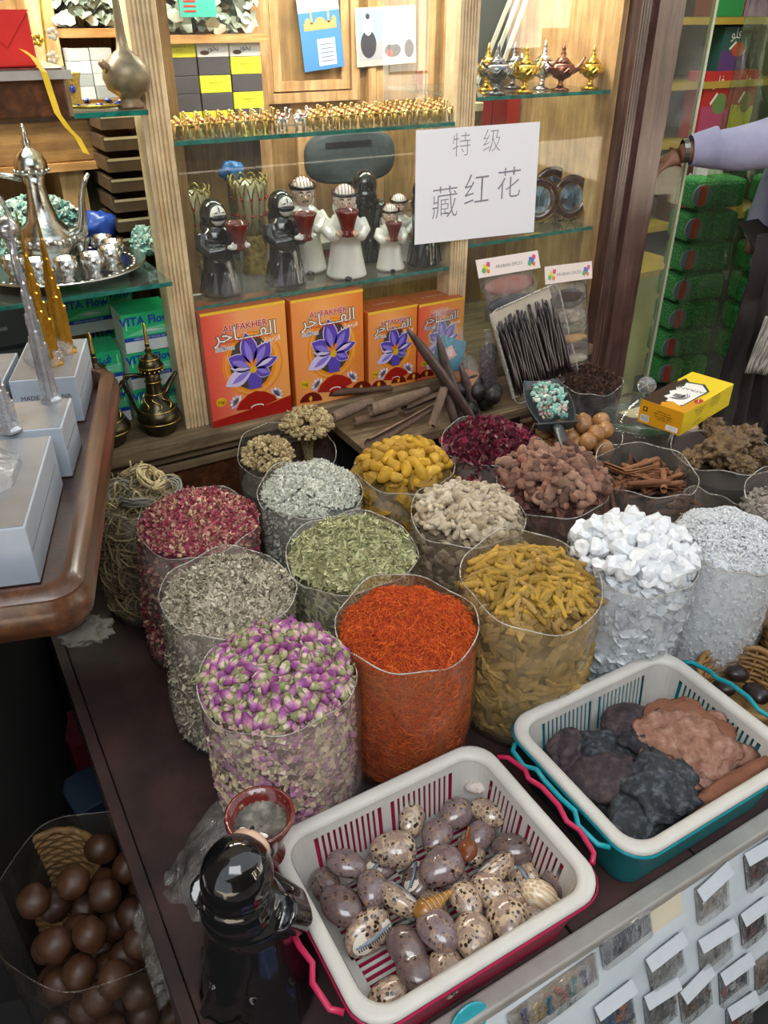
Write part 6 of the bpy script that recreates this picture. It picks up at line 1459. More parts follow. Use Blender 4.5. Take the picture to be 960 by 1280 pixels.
# green cartons under the left shelf
GV, GV2, BS, WS_ = FX('carton_green', '2cc47c'), FX('carton_green_light', '78dcaa'), FX('carton_blue', '1c48b0'), FX('carton_white', 'e4ecea')
def green_carton(lab, x, y, z, w_, d_, h_, rot, word='VITA Flow', up=True):
    t = thing('medical_carton', lab, 'box', (x, y, z), rot); obj('body', MB().box(-w_/2, w_/2, 0, d_, 0, h_), WS_, t, bev=.001)
    obj('green_top', MB().box(-w_/2, w_/2, 0.0, d_, h_, h_+.0006), GV, t)
    M = plane_M((0, -.0006, 0), (1, 0, 0), (0, 0, 1)); a = w_/2
    s = [(GV, [(-a, h_*.40), (a, h_*.40), (a, h_), (-a, h_)], 0), (BS, [(-a, h_*.30), (a, h_*.30), (a, h_*.40), (-a, h_*.40)], 0), (GV2, [(-a*.9, h_*.45), (a*.9, h_*.43), (a*.95, h_*.66), (-a*.2, h_*.6)], .0002), (WS_, [(-a*.3, h_*.54), (a*.1, h_*.50), (a*.65, h_*.52), (a*.1, h_*.57)], .0003)]
    for q_ in (-1, 1): s.append((WS_, [(q_*a*.85-.001, h_*.6), (q_*a*.85+.001, h_*.6), (q_*a*.85+.001, h_*.9), (q_*a*.85-.001, h_*.9)], .0003))
    printed(t, M, s); text(word, w_*.23, BS, t, M @ Matrix.Translation((-w_*.04, h_*.80, .0006)), 'carton_word', font_bold=.0009)
    text('NEEDLE FREE SINGLE USE', w_*.055, WS_, t, M @ Matrix.Translation((0, h_*.35, .0006)), 'stripe_word')
for i, (x, y, r, rot, l, wd) in enumerate([(.448, 1.925, 0, .0, 'green and white carton, bottom of the right stack behind the brass pot', 'VITA Flow'), (.447, 1.925, 1, .01, 'green and white carton, middle of the right stack behind the brass pot', 'VITA Flow'), (.447, 1.920, 2, -.02, 'green carton lettered in blue, top of the stack beside the oak post', 'VITA Flow'),
  (.318, 1.965, 0, .03, 'green carton, bottom of the left stack near the tray table', 'VITA Flow'), (.318, 1.965, 1, -.04, 'green carton with Arabic label, middle of the left stack near the tray table', 'ﻮﻠﻓ ﺎﺘﻴﻓ'), (.345, 2.12, 2, .02, 'plain green carton, top of the left stack near the tray table', 'VITA Flow'), (.415, 2.17, 3, .04, 'green carton with Arabic script leaning highest behind the others', 'ﻮﻠﻓ ﺎﺘﻴﻓ'), (.415, 2.17, 2, .0, 'green carton under the highest one at the back', 'VITA Flow'), (.415, 2.17, 1, .0, 'green carton at the back, second from the sill', 'VITA Flow'), (.415, 2.17, 0, .0, 'green carton at the back standing on the sill', 'VITA Flow')]):
    green_carton(l, x, y, .3005+r*.0962, .122 if r < 3 else .125, .11, .0955, rot, wd)
t = thing('dark_drawer_unit', 'dark plastic drawer unit with clear fronts under the left glass shelf', 'drawers', (.14, 2.10, .3005)); obj('case', MB().box(-.16, .12, 0, .18, 0, .30), mat('smoked_plastic', ['20262a', '343c40'], .25, src='noise', scale=6, coat=.4), t, bev=.003)
for k in range(3): d = obj('drawer', MB().box(-.15, .11, -.006, 0, .01+.097*k, .095+.097*k), mat('smoked_front', '4a5254', .15), t); obj('handle', MB().box(-.05, .01, -.012, -.006, .05+.097*k, .058+.097*k), mat('smoked_handle', '8a9294', .3), d)
# ================================================================ tray table at the left
TA = math.atan2(.295, .956)     # its run is turned a little from the window
def tf(u, v): c, s = math.cos(TA), math.sin(TA); return (.071+u*c+v*s, .855-u*s+v*c)   # u to the right, v away
tb = thing('tray_table', 'mahogany tray table with raised rim holding silvery souvenir boxes', 'table', (.071, .855, -.4), -TA)
mb = MB(); W_, D_ = .62, .775; cx, cy = -W_/2, D_/2; RT = .045
def TL(o, z): return rrect(cx, cy, W_-2*o, D_-2*o, max(.012, RT-o*.6), z, 0, 8)
prof = [(.030, .925), (.012, .930), (.002, .945), (-.001, .955), (.001, .975), (.006, .985), (.006, .990), (.012, .996), (.020, 1.0), (.030, .998), (.033, .985), (.034, .968)]
mb.loft([TL(o, z) for o, z in prof]); obj('moulded_rim', mb, MAHOX, tb, auto=True)
mb = MB(); mb.loft([TL(.03, .94), TL(.03, .968)], cap0=True, cap1=True); obj('tray_floor', mb, MAHO, tb)
obj('cupboard', MB().box(-W_+.05, -.27, .10, D_-.05, 0, .93), BLACK, tb)  # black block added to stand for the darkness under the tray
mb = MB(); vs = []
o = put('torn_tape', blob(77, (.032, .022, .006), .5, 2.2, 4, 'tape', mat('grey_tape', ['34322c', '56544a'], .9, src='noise', scale=30, bmp=.8), True, .3), tb, (-.016, .028, .918), (.25, .15, .4)); tag(o, 'crumpled grey tape under the rim corner')
GB = mat('silver_grey_card', ['9aa4b0', 'b4bcc6'], .4, src='noise', scale=5); GBT = mat('silver_card_top', ['8c9092', 'a8acb0'], .22, .4, src='noise', scale=6); CLW = film('window_plastic', .22, 'e0e6ea', .04, 18, 1., (.9, .92, .93))
def souvenir_box(lab, corner, w_, d_, h_, window=True, words=None, rot=0, base=.5695):
    """corner = its near right corner; w to the left, d away"""
    t = thing('souvenir_box', lab, 'box', (corner[0], corner[1], base), -TA+rot)
    obj('body', MB().box(-w_, 0, 0, d_, 0, h_), GB, t, bev=.0015)
    obj('lid_face', MB().box(-w_+.003, -.003, .003, d_-.003, h_, h_+.0008), GBT, t)
    obj('side_seam', MB().box(0, .0008, .004, d_-.02, h_*.55, h_*.56), mat('seam_shadow', '5a626a', .6), t)
    if window:
        cxw, cyw = -w_/2, d_*.55; n = 8; a, b2 = w_*.40, d_*.34
        mb = MB(); mb.loft([[(cxw+a*k*math.cos(q*PI/4+.39), cyw+b2*k*math.sin(q*PI/4+.39), h_+.0012+z) for q in range(8)] for k, z in ((1, 0), (.98, .012), (.62, .030), (.60, .031))], cap1=True); obj('clear_window', mb, CLW, t)
    if words:
        text(words, .0115, FX('ink_black', '1c1410'), t, plane_M((-w_/2, -.0006, h_*.6), (1, 0, 0), (0, 0, 1)), 'side_words')
    return t
def sbox(lab, corner, w_, d_, ang, win, words=None): return souvenir_box(lab, corner, w_, d_, .086, win, words, TA-math.radians(ang))
sbox('nearest silver grey souvenir box, lower left of the tray', (.030, .947), .22, .262, 17.4, True, 'MADE IN CHINA')
sbox('low silver grey box in the middle of the tray with an open side', (.127, 1.216), .13, .115, 19, False)
sbox('silver grey box with clear window at the far right of the tray', (.190, 1.416), .112, .20, 18, True, 'MADE IN CHINA')
sbox('silver grey box with clear window at the far left edge', (.068, 1.430), .15, .17, 18, True)
t = thing('gold_label', 'x', 'x'); bpy.data.objects.remove(t)
GT = mat('tower_gold', ['c08820', 'ecb848'], .25, .8, src='noise', scale=60); CT = mat('tower_chrome', ['b8b8bc', 'e4e4e8'], .2, .75, src='noise', scale=60); 
def tower(lab, loc, H_, m, s=1.0, rot=0):
    """stepped three lobed skyscraper model with a spire"""
    t = thing('tower_model', lab, 'tower model', loc, rot)
    obj('base', MB().lathe([(.001, 0), (.026*s, 0), (.026*s, .004), (.018*s, .008), (.001, .008)], 6), m, t)
    for k in range(3):
        a = k*2*PI/3; mb = MB()
        for j in range(5):
            r = (.016-.0028*j)*s; z0 = .008; z1 = H_*(.30+.085*(j*3+k)/2.2)*1.0 if j < 4 else H_*.78; z1 = min(z1, H_*.8)
            c = ((.013-.003*j)*s*math.cos(a), (.013-.003*j)*s*math.sin(a)); mb.lathe([(r*.42, z0), (r*.42, z1), (.0004, z1+.004)], 8, Matrix.Translation((*c, 0)))
            for q in range(6): zz = z0+(z1-z0)*q/6+.008; mb.lathe([(r*.50, zz), (r*.50, zz+.0025)], 8, Matrix.Translation((*c, 0)))
        obj('wing', mb, m, t)
    obj('core', MB().lathe([(.006*s, .008), (.0055*s, H_*.6), (.004*s, H_*.72), (.003*s, H_*.8), (.0018*s, H_*.84), (.0014*s, H_*.93), (.0004, H_)], 8), m, t); return t
def hfor(px0, py0, py1, z0):
    p = PZ(px0, py0, z0); best = min(range(20, 500), key=lambda k: abs(proj(p.x, p.y, z0+k/1000)[1]-py1)); return p, best/1000
def proj(X, Y, Z):
    Z -= CH; fh = X*hx+Y*hy; a = X*rx+Y*ry; f = fh*math.cos(TH)-Z*math.sin(TH); u = fh*math.sin(TH)+Z*math.cos(TH); return 480+FP*a/f, 640-FP*u/f
for lab, px, py0, py1, z0, m, s in [('gold skyscraper model, nearer and taller of the two on the tray boxes', 64, 455, 262, .6565, GT, .95), ('gold skyscraper model just behind the nearer gold one', 83, 440, 240, .6565, GT, .85), ('silver skyscraper model leaning against the far right box', 64, 500, 246, .6565, CT, .72), ('small chrome skyscraper model on the nearest silver box', 14, 538, 430, .6565, CT, .7)]:
    p, H_ = hfor(px, py0, py1, z0); tower(lab, p, H_, m, s, .4)
t = thing('chrome_bell', 'chrome ball finial at the left frame edge in front of the silver pot', 'ornament', PY(8, 285, 1.6)); 
obj('ball', MB().ell((0, 0, 0), (.02, .02, .02), 16, 10), CT, t, smooth=True); obj('arm', MB().tube([(-.10, 0, .05), (-.05, 0, .02), (-.01, 0, .004)], [.004, .005, .006], 8), CT, t, smooth=True); obj('stem', MB().tube([(0, 0, -.02), (.0, 0, -.10)], .006, 8), CT, t, smooth=True)
# ================================================================ cinnamon bark, pods, packets, vanilla
BK = perlobj('bark', ['6a4e3a', '7e6450', '8f7662', '5c4334'], .85, .9, 40, .45)
for i, (px, py, z, L, r, rot, l) in enumerate([(440, 512, .318, .15, .017, (0.4, .05, .35), 'rolled cinnamon bark tube with its open end to the front left'), (500, 500, .335, .19, .020, (1.4, -.03, .1), 'large rolled bark sheet lying on top at the left of the pile'), (505, 530, .315, .26, .017, (2.2, -.04, .32), 'longest cinnamon bark roll lying across the front of the ledge'), (452, 488, .318, .17, .012, (.2, .02, -.25), 'flat curled bark strip pointing at the orange cartons'), (540, 498, .300, .20, .016, (3.2, .0, .2), 'bark roll behind the pods'), (548, 508, .35, .10, .013, (.3, -1.1, .3), 'short bark piece standing upright beside the pods'), (470, 522, .30, .12, .014, (.6, 0, -.1), 'dark bark roll under the others')]):
    p = PZ(px, py, z); o = obj('cinnamon_bark', quill(L, r, i+5, BK, th=.0022, r2=r*.75), BK, None, p, rot, smooth=False, auto=True); tag(o, l, 'cinnamon bark')
PD = mat('dark_pod', ['2e211d', '4a3832', '5a463e'], .5, src='noise', scale=24, bmp=.3, coat=.2)
for a, b, c, r, l in [((510, 412, 1.60), (555, 470, 1.58), (598, 535, 1.54), .0135, 'longest dark pod leaning from the third carton down to the right'), ((548, 420, 1.66), (556, 470, 1.63), (590, 530, 1.58), .0125, 'dark pod standing behind the longest one'), ((549, 465, 1.60), (562, 500, 1.575), (572, 540, 1.54), .012, 'short dark pod in front, curving to the left'), ((575, 455, 1.64), (590, 500, 1.61), (603, 540, 1.57), .012, 'short dark pod at the right of the group'), ((560, 480, 1.62), (572, 515, 1.60), (590, 545, 1.56), .011, 'dark pod at the bottom of the group')]:
    A, B, C = [PY(*q) for q in (a, b, c)]; pts = [A.lerp(B, u).lerp(B.lerp(C, u), u) for u in np.linspace(0, 1, 12)]; c0 = pts[6].copy()
    tag(obj('dark_pod', MB().tube([p-c0 for p in pts], [r*(.35+.65*min(1, u*5))*(1 if u < .85 else 1-.6*(u-.85)/.15)*(1+.04*math.sin(u*30)) for u in np.linspace(0, 1, 12)], 10), PD, None, c0, smooth=True), l, 'pod')
# vanilla tray
A, B, C, D4 = PY(614, 392, 1.655), PY(692, 357, 1.655), PY(738, 465, 1.585), PY(655, 496, 1.585)
def quadM(A, B, D4): return plane_M(A, B-A, A-D4)
VM = quadM(A, B, D4); Wv, Hv = (B-A).length, (A-D4).length
vt = thing('vanilla_tray', 'clear tray packed with black vanilla pods leaning behind the hibiscus', 'tray', (0, 0, 0)); vt.matrix_world = VM; 
CLT = film('tray_plastic', .12, 'dcdcd8', .06, 20, .5)
mb = MB(); cxv, cyv = Wv/2, -Hv/2
mb.loft([rrect(cxv, cyv, Wv+.014, Hv+.014, .02, .012), rrect(cxv, cyv, Wv+.004, Hv+.004, .016, .012), rrect(cxv, cyv, Wv-.002, Hv-.002, .014, -.018)], cap1=True); obj('tray_shell', mb, CLT, vt, auto=True)
obj('rim', MB().tube([*rrect(cxv, cyv, Wv+.014, Hv+.014, .02, .012)]+[rrect(cxv, cyv, Wv+.014, Hv+.014, .02, .012)[0]], .0016, 5, cap=False), RIMF, vt)
obj('backing_card', MB().box(.004, Wv-.004, -Hv+.004, -.004, -.0175, -.016), mat('beige_card', 'c4b8a4', .7), vt)
VN = mat('vanilla_pod', ['171110', '2a201e', '42363a'], .30, src='obj', coat=.35, vary=.3, scale=60)
for lay in range(2):
    n = 26
    for i in range(n):
        x = .008+(Wv-.016)*(i+.5)/n+random.uniform(-.001, .001); L = Hv-random.uniform(.03, .055)-(.035 if lay and i % 3 else 0); y0 = -Hv+.008+random.uniform(0, .008)
        w1 = random.uniform(-.006, .006); w2 = random.uniform(-.005, .005)
        pts = [(x+w1*math.sin(u*3+i)+w2*u, y0+L*u, -.008+.010*lay+.0015*math.sin(u*7+i)) for u in np.linspace(0, 1, 8)]
        o = obj('vanilla_pod', MB().tube(pts, [.0028, .0044, .0048, .0047, .0048, .0045, .0038, .002], 6), VN, None, smooth=True); o.matrix_world = VM
        tag(o, 'thin black vanilla pod packed in the clear leaning tray', 'vanilla', 'vanilla pods in the clear tray')
# header cards with packets
PF = film('pouch_gloss', .10, 'd0cec8', .04, 22, 1.)
def spice_pack(lab, A, B, D4, bands, head):
    M = quadM(A, B, D4); w_, h_ = (B-A).length, (A-D4).length; t = thing('spice_packet', lab, 'packet'); t.matrix_world = M
    mb = MB(); mb.loft([[(w_*x, -h_*v, .016*math.sin(PI*min(1, max(0, v)))**.5*y+.001) for x, y in ((0, 0), (.1, .8), (.5, 1), (.9, .8), (1, 0), (.5, -.1))] for v in (0, .12, .3, .5, .7, .9, 1)], cap0=True, cap1=True); obj('film', mb, PF, t, smooth=True)
    v = .10
    for i, (f, c, lump) in enumerate(bands):
        if lump: m = mat('pack_fill_'+c, [c, 'b8a890' if i % 2 else '3a2e28'], .6, src='noise', scale=60, bmp=.8)
        else: m = mat('pack_flat_'+c, [c], .5)
        o = put('filling', blob(i+40, (w_*.43, h_*f*.5, .010), .12 if lump else .05, 2, 3, 'filling', m, True), t, (w_/2, -h_*(v+f/2), .004)); v += f
    if head:
        mb = MB().box(-.008, w_+.008, -.008, .040, .014, .0155); obj('header_card', mb, FX('header_pink', 'e8d8d0'), t)
        H2 = Matrix.Translation((w_/2, .014, .0158)); text('ARABIAN SPICES', .0125, FX('ink_grey', '6a6468'), t, H2, 'header_words')
        s = []
        for sx_, cc in ((-1, 'd8c840'), (1, '3a6ac0')):
            for k, (dx, dy, r_) in enumerate([(0, 0, .009), (.010, .008, .006), (-.008, -.007, .006), (.006, -.010, .005)]): s.append((FX('splash%d%d' % (sx_, k), [cc, 'c84a7a', '58a060', 'd87030'][k]), [(sx_*w_*.40+dx+(r_*(1+.4*(q % 2)))*math.cos(q*.7), dy+.002+(r_*(1+.4*(q % 2)))*math.sin(q*.7)) for q in range(9)], .0002+.0001*k))
        printed(t, H2, s, 'header_picture')
    return t
spice_pack('hanging packet with red brown and black powder under a printed header card', PY(597, 345, 1.76), PY(668, 333, 1.76), PY(612, 400, 1.71), [(.42, '94503a', 0), (.42, '2c2c30', 0)], True)
spice_pack('long packet of mixed lumpy spices right of the vanilla tray', PY(680, 352, 1.73), PY(733, 345, 1.73), PY(716, 455, 1.66), [(.22, '4a342c', 1), (.16, '3a2c28', 1), (.12, '8a8468', 1), (.10, 'b07a1c', 0), (.12, '4e1c24', 1), (.12, '8f887c', 1)], True)
for i, (x, y, z, c) in enumerate([(1.55, 1.79, .3005, 'b8b0a0'), (1.62, 1.79, .3005, 'a8a090'), (1.44, 1.79, .3005, '3a3836')]): pass
# foil and trinket packs left of the vanilla
t = thing('tile_packet', 'clear packet with a blue tile coaster and pink motif behind the pods', 'packet'); t.matrix_world = plane_M(PY(548, 430, 1.70), (1, -.15, .12), (0.05, .35, 1))
obj('tile', MB().box(-.005, .075, -.055, .025, 0, .006, Matrix.Rotation(-.5, 4, 'Z')), mat('tile_blue', ['2a6a88', '4a90a8'], .3, src='noise', scale=50), t)
printed(t, Matrix.Rotation(-.5, 4, 'Z') @ Matrix.Translation((.035, -.015, .0065)), [(FX('motif_pink', 'd8a8a0'), [(.022*(1-.3*(k % 2))*math.cos(k*PI/4), .022*(1-.3*(k % 2))*math.sin(k*PI/4)) for k in range(8)], 0), (FX('motif_core', 'e8ccc4'), ellp(0, 0, .010, .010), .0002)], 'motif')
obj('crinkled_film', MB().lathe([(.045, -.06), (.055, 0), (.05, .05), (.015, .09), (.03, .11)], 18, Matrix.Translation((.025, -.02, 0)) @ Matrix.Rotation(-PI/2, 4, 'X'), sy=.4), PF, t, smooth=True)
p = PY(582, 480, 1.68); t = thing('terracotta_cup', 'small terracotta cup wrapped in clear film behind the pods', 'cup', (p.x, 1.68, .2695)); obj('cup', MB().lathe([(.001, 0), (.022, 0), (.026, .02), (.036, .085), (.034, .085), (.024, .02), (.001, .01)], 22), mat('terracotta', ['b87a58', 'c88e6a'], .7, src='noise', scale=10), t, smooth=True); obj('wrap', MB().lathe([(.03, 0), (.034, .05), (.045, .1), (.02, .14)], 20), PF, t, smooth=True)
p = PY(612, 470, 1.66); t = thing('dark_tube_packet', 'upright glossy packet of dark purple flakes left of the vanilla tray', 'packet', (p.x, 1.665, .2695), (-.12, .06, 0))
obj('filling', MB().lathe([(.001, .004), (.022, .004), (.026, .06), (.026, .14), (.018, .155), (.001, .16)], 18, sy=.7), mat('purple_flakes', ['1c1418', '44303c', '8a7484'], .4, src='noise', scale=120, bmp=1.), t, smooth=True); obj('film', MB().lathe([(.001, .0), (.026, .0), (.030, .06), (.029, .15), (.012, .17), (.024, .20)], 18, sy=.7), PF, t, smooth=True)
# scoop with turquoise chips
SCM = mat('scoop_plastic', ['2e3336', '3c4245'], .35, src='noise', scale=10, coat=.3)
p = PZ(686, 500, .375); sc = thing('scoop', 'dark grey plastic scoop full of turquoise chips on the limes', 'scoop', p, (-.38, .0, math.radians(160))); sc.scale = (1.45, 1.35, 1.4)
loops = []
for j in range(9):
    u = j/8; y = -.055+.11*u; w2 = .042*math.sin(PI*(.18+.62*u))**.5; dp = .028*(1-(1-u)**2*.8)
    outer = [(w2*math.cos(a), y, -dp*math.sin(a)) for a in np.linspace(0, PI, 11)]; inner = [((w2-.002)*math.cos(a), y, -(dp-.002)*math.sin(a)) for a in np.linspace(PI, 0, 11)]; loops.append(outer+inner)
mb = MB(); mb.loft(loops, cap0=True); obj('bowl', mb, SCM, sc, auto=True)
obj('end_wall', MB().loft([[(.040*k*math.cos(a), .055, -.028*math.sin(a)) for a in np.linspace(0, PI, 11)] for k in (1,)]+[[(.036*math.cos(a), .058, -.025*math.sin(a)) for a in np.linspace(0, PI, 11)]], cap0=True, cap1=True), SCM, sc)
obj('handle', MB().tube([(0, .052, -.008), (0, .075, -.004), (0, .12, -.006), (0, .145, -.008)], [.010, .010, .011, .010], 10, flat=.6), SCM, sc, smooth=True); obj('hang_hole', MB().ell((0, .135, -.001), (.003, .003, .0012), 8, 5), mat('hole_pale', 'b8b8b4', .6), sc)
TQC = perlobj('turquoise_nugget', ['5cb0a0', '8fd0bc', 'c8e0d4', '4a9a90', 'd8d0c4', '7a3c30', 'a8d8c8'], .35, .3, 40, .2, .4)
tm = [blob(i+90, (.0085, .0065, .005), .4, 1.4, 1, 'nugget', TQC, False) for i in range(4)]
Ms = Matrix.LocRotScale(p, Euler((-.38, 0, math.radians(160))), Vector((1.45, 1.35, 1.4)))
for i in range(150):
    u = random.uniform(-.85, .85); v = random.uniform(-.8, .8)
    q = Ms @ Vector((v*.037*math.cos(u*.9), u*.050, -.002+.012*(1-v*v)*(1-u*u)+random.uniform(-.002, .005)))
    tag(put('turquoise_chip', random.choice(tm), None, q, [random.uniform(0, 6) for _ in range(3)], random.uniform(.7, 1.1)), 'small tumbled turquoise or red chip in the dark scoop', 'stone chip', 'turquoise chips in the scoop')
# glass jar lid with crystal knob
gj = thing('glass_jar', 'wide glass jar with domed lid and faceted crystal knob', 'jar', (1.605, 1.375, .004))
obj('jar', MB().lathe([(.05, 0), (.095, .02), (.10, .24), (.092, .25), (.090, .24), (.085, .03), (.001, .01)], 36), GLS, gj, smooth=True)
obj('lid', MB().lathe([(.104, .25), (.106, .258), (.095, .275), (.060, .305), (.02, .318), (.012, .322)], 36), film('lid_glass', .05, 'dcdcd4', .03, 5, .2), gj, smooth=True)
obj('lid_rim', MB().tube([(.105*math.cos(a), .105*math.sin(a), .253) for a in np.linspace(0, 2*PI, 41)], .003, 6), GLS, gj, smooth=True)
kn = blob(1, (.024, .024, .022), 0, 1, 2, 'knob', CRK, False) if False else None
m_, t_, b_2 = nt('crystal_knob'); sset(b_2, .02, 0, .9); b_2.inputs['Transmission Weight'].default_value = .85; b_2.inputs['IOR'].default_value = 1.6; b_2.inputs['Base Color'].default_value = (.95, .97, 1, 1)
put('crystal_knob', blob(1, (.026, .026, .024), 0, 1, 2, 'knob', m_, False), gj, (0, 0, .350)); obj('knob_neck', MB().lathe([(.012, .316), (.008, .326), (.012, .332)], 12), GLS, gj, smooth=True)
tag(obj('jar_contents', MB().lathe([(.001, 0), (.082, 0), (.084, .20), (.06, .215), (.001, .23)], 26), cm('jar_fill', ['2e1812', '5a3024'], 60), None, (1.605, 1.375, .016), smooth=True), 'dark red brown crumbs inside the wide glass jar', 'spice', None, 'stuff')
# yellow carton
yb = thing('yellow_carton', 'yellow carton with a brown and white top lying on the jar and resin bag', 'box', (1.531, 1.181, .306), math.radians(14))
YC = mat('yellow_card', ['e8c41c', 'f0d838'], .35, src='noise', scale=4); YB = FX('carton_gold', 'd8981c')
Wy, Dy, Hy = .262, .118, .062
obj('body', MB().box(0, Wy, 0, Dy, 0, Hy), YC, yb, bev=.001); obj('gold_end', MB().box(-.0006, 0, .0, Dy, 0, Hy), YB, yb)
Mt2 = plane_M((0, 0, Hy+.0003), (1, 0, 0), (0, 1, 0)); BR, WT, GNK = FX('dark_brown', '3a2418'), FX('white', 'f2eee8'), FX('dark_green', '24403a')
sh = [(YB, [(0, 0), (.10, 0), (.06, Dy), (0, Dy)], 0), (BR, [(.0, Dy*.55), (.02, Dy*.62), (.03, Dy*.52), (.06, Dy*.66), (.10, Dy*.6), (.15, Dy*.8), (.19, Dy*.76), (.205, Dy*.9), (.17, Dy*.93), (.18, Dy), (0, Dy)], .0002),
      (GNK, [(.028, Dy*.20), (.165, Dy*.16), (.20, Dy*.42), (.185, Dy*.80), (.06, Dy*.76)], .0004), (WT, [(.03, Dy*.27), (.04, Dy*.22), (.16, Dy*.20), (.19, Dy*.44), (.176, Dy*.76), (.15, Dy*.70), (.13, Dy*.80), (.115, Dy*.72), (.095, Dy*.80), (.08, Dy*.7), (.055, Dy*.74), (.05, Dy*.6), (.03, Dy*.58), (.04, Dy*.45)], .0006), (FX('seal_red', 'b83020'), ellp(.088, Dy*.08, .017, .009), .0007), (WT, [(.078, Dy*.05), (.082, Dy*.05), (.099, Dy*.12), (.095, Dy*.12)], .0008)]
printed(yb, Mt2, sh, 'top_print')
mb = MB()
for r_, a0, a1 in ((.030, PI*.9, PI*1.7), (.025, PI*.95, PI*1.8), (.019, PI, PI*1.6)): mb.tube([(.088+r_*math.cos(a), Dy*.55+r_*math.sin(a)*.9, Hy+.0012) for a in np.linspace(a0, a1, 12)], .0011, 4)
for k in range(3): mb.tube([(.074+.007*k, Dy*.62, Hy+.0012), (.078+.007*k, Dy*.45, Hy+.0012), (.086+.006*k, Dy*.42, Hy+.0012)], .0014, 4)
obj('emblem', mb, FX('ink_black', '1c1410'), yb); text('SAFRANE', .020, FX('ink_grey', '6a6468'), yb, Mt2 @ Matrix.Translation((.140, Dy*.48, .0012)) @ Matrix.Rotation(PI/2+.15, 4, 'Z'), 'top_words')
Mf = plane_M((0, -.0006, 0), (1, 0, 0), (0, 0, 1))
for k, (x_, z_, s_) in enumerate([(.085, .040, 'Natural saffron flowers\nselected and dried\nin the shade\nstore dry'), (.165, .046, 'Ingredients saffron\nNet weight 100 g\nKeep away from light\nBest before end\nProduct of Iran'), (.085, .014, 'www.saffron\nproduct of the east')]): text(s_, .0065, FX('ink_black', '1c1410'), yb, Mf @ Matrix.Translation((x_, z_, 0)), 'side_words')
Me = plane_M((-.0012, 0, 0), (0, -1, 0), (0, 0, 1))
text('100% Natural\nSaffron & Energetic\nNet weight 100 g\nEXP DATE', .0068, FX('ink_black', '1c1410'), yb, Me @ Matrix.Translation((-.052, .034, 0)), 'end_words')
s = [(WT, [(-.112, .006), (-.088, .006), (-.088, .024), (-.112, .024)], 0), (WT, [(-.040, .004), (-.008, .004), (-.008, .018), (-.040, .018)], 0), (FX('ink_black', '1c1410'), [(-.108, .034), (-.096, .034), (-.096, .046), (-.108, .046)], 0), (YB, ellp(-.102, .040, .004, .004), .0002)]
for k in range(9): s.append((FX('ink_black', '1c1410'), [(-.110+.0024*k, .008), (-.109+.0024*k, .008), (-.109+.0024*k, .023), (-.110+.0024*k, .023)], .0002))
printed(yb, Me, s, 'end_print'); text('12.02.10\n11.02.100', .006, FX('ink_blue_grey', '6a7890'), yb, Me @ Matrix.Translation((-.024, .011, .0004)), 'date_sticker')
# ================================================================ the neighbouring shop's goods
def goods(lab, x, y, z, w_, h_, c1, c2, c3, word=None):
    t = thing('printed_carton', lab, 'box', (x, y, z)); obj('body', MB().box(0, w_, 0, .12, 0, h_), mat('pc_'+c1, [c1], .4), t, bev=.002); M = plane_M((0, -.0008, 0), (1, 0, 0), (0, 0, 1))
    printed(t, M, [(mat('pc_'+c2, [c2], .4), [(0, 0), (w_, 0), (w_, h_*.45), (0, h_*.5)], 0), (mat('pc_'+c3, [c3], .4), ellp(w_*.62, h_*.52, w_*.26, h_*.16), .0004), (WT, [(w_*.3, h_*.5), (w_*.5, h_*.66), (w_*.46, h_*.7), (w_*.26, h_*.54)], .0008)])
    text(word or 'ﻮﻠﻓ', w_*.32, WT, t, M @ Matrix.Translation((w_*.45, h_*.85, .001)), 'carton_word')
Yn = 3.06
def gx(px, py): p = PY(px, py, Yn); return p.x, p.z
zsh = [.22+.03, .65, .91, 1.18]
x, z = gx(872, 160); goods('red and pink carton left on the lower shelf of the next shop', x, Yn, .652, .20, .30, 'b82c2c', 'b04870', '6a8a50')
x, z = gx(908, 160); goods('red, white and yellow carton right on the lower shelf of the next shop', x, Yn, .652, .17, .30, 'a82820', 'b8b040', '7a6a40')
x, z = gx(888, 40); goods('green carton with fruit picture on the upper shelf of the next shop', x, Yn, 1.212-.03+.0, .20, .26, '7a3a28', '2a8a4a', 'b05038', 'TEA')
x, z = gx(925, 40); goods('purple and red carton on the upper shelf of the next shop', x, Yn, 1.182, .17, .26, '8a2c2c', 'a06aa0', 'b05038', 'TEA')
x, z = gx(895, 100); goods('dark teal carton between the shelves of the next shop', x+.02, Yn+.02, .9405, .20, .20, '2c5a58', '5a3a7a', 'b05038')
x, z = gx(850, 220); goods('brown carton with round portraits behind the shirt sleeve', x, Yn, .252, .22, .28, '4a2a1c', '6a3a24', 'd8c8b0')
tag(obj('white_panel', MB().box(0, .16, 0, .02, 0, .46), mat('white_panel', ['b8bcb8', 'c8ccc8'], .4, src='noise', scale=4), None, (PY(838, 330, 2.5).x-.02, 2.42, .2455), (0, -.05, 0)), 'white upright panel behind the green pads', 'panel')
tag(obj('yellow_bag', MB().ell((0, 0, .06), (.10, .05, .08), 16, 10), mat('yellow_cloth', ['b0a020', 'c8bc30'], .6, src='noise', scale=8), None, (PY(790, 300, 2.45).x, 2.62, .2455+.03), smooth=True), 'yellow round bag blurred behind the door glass', 'bag')
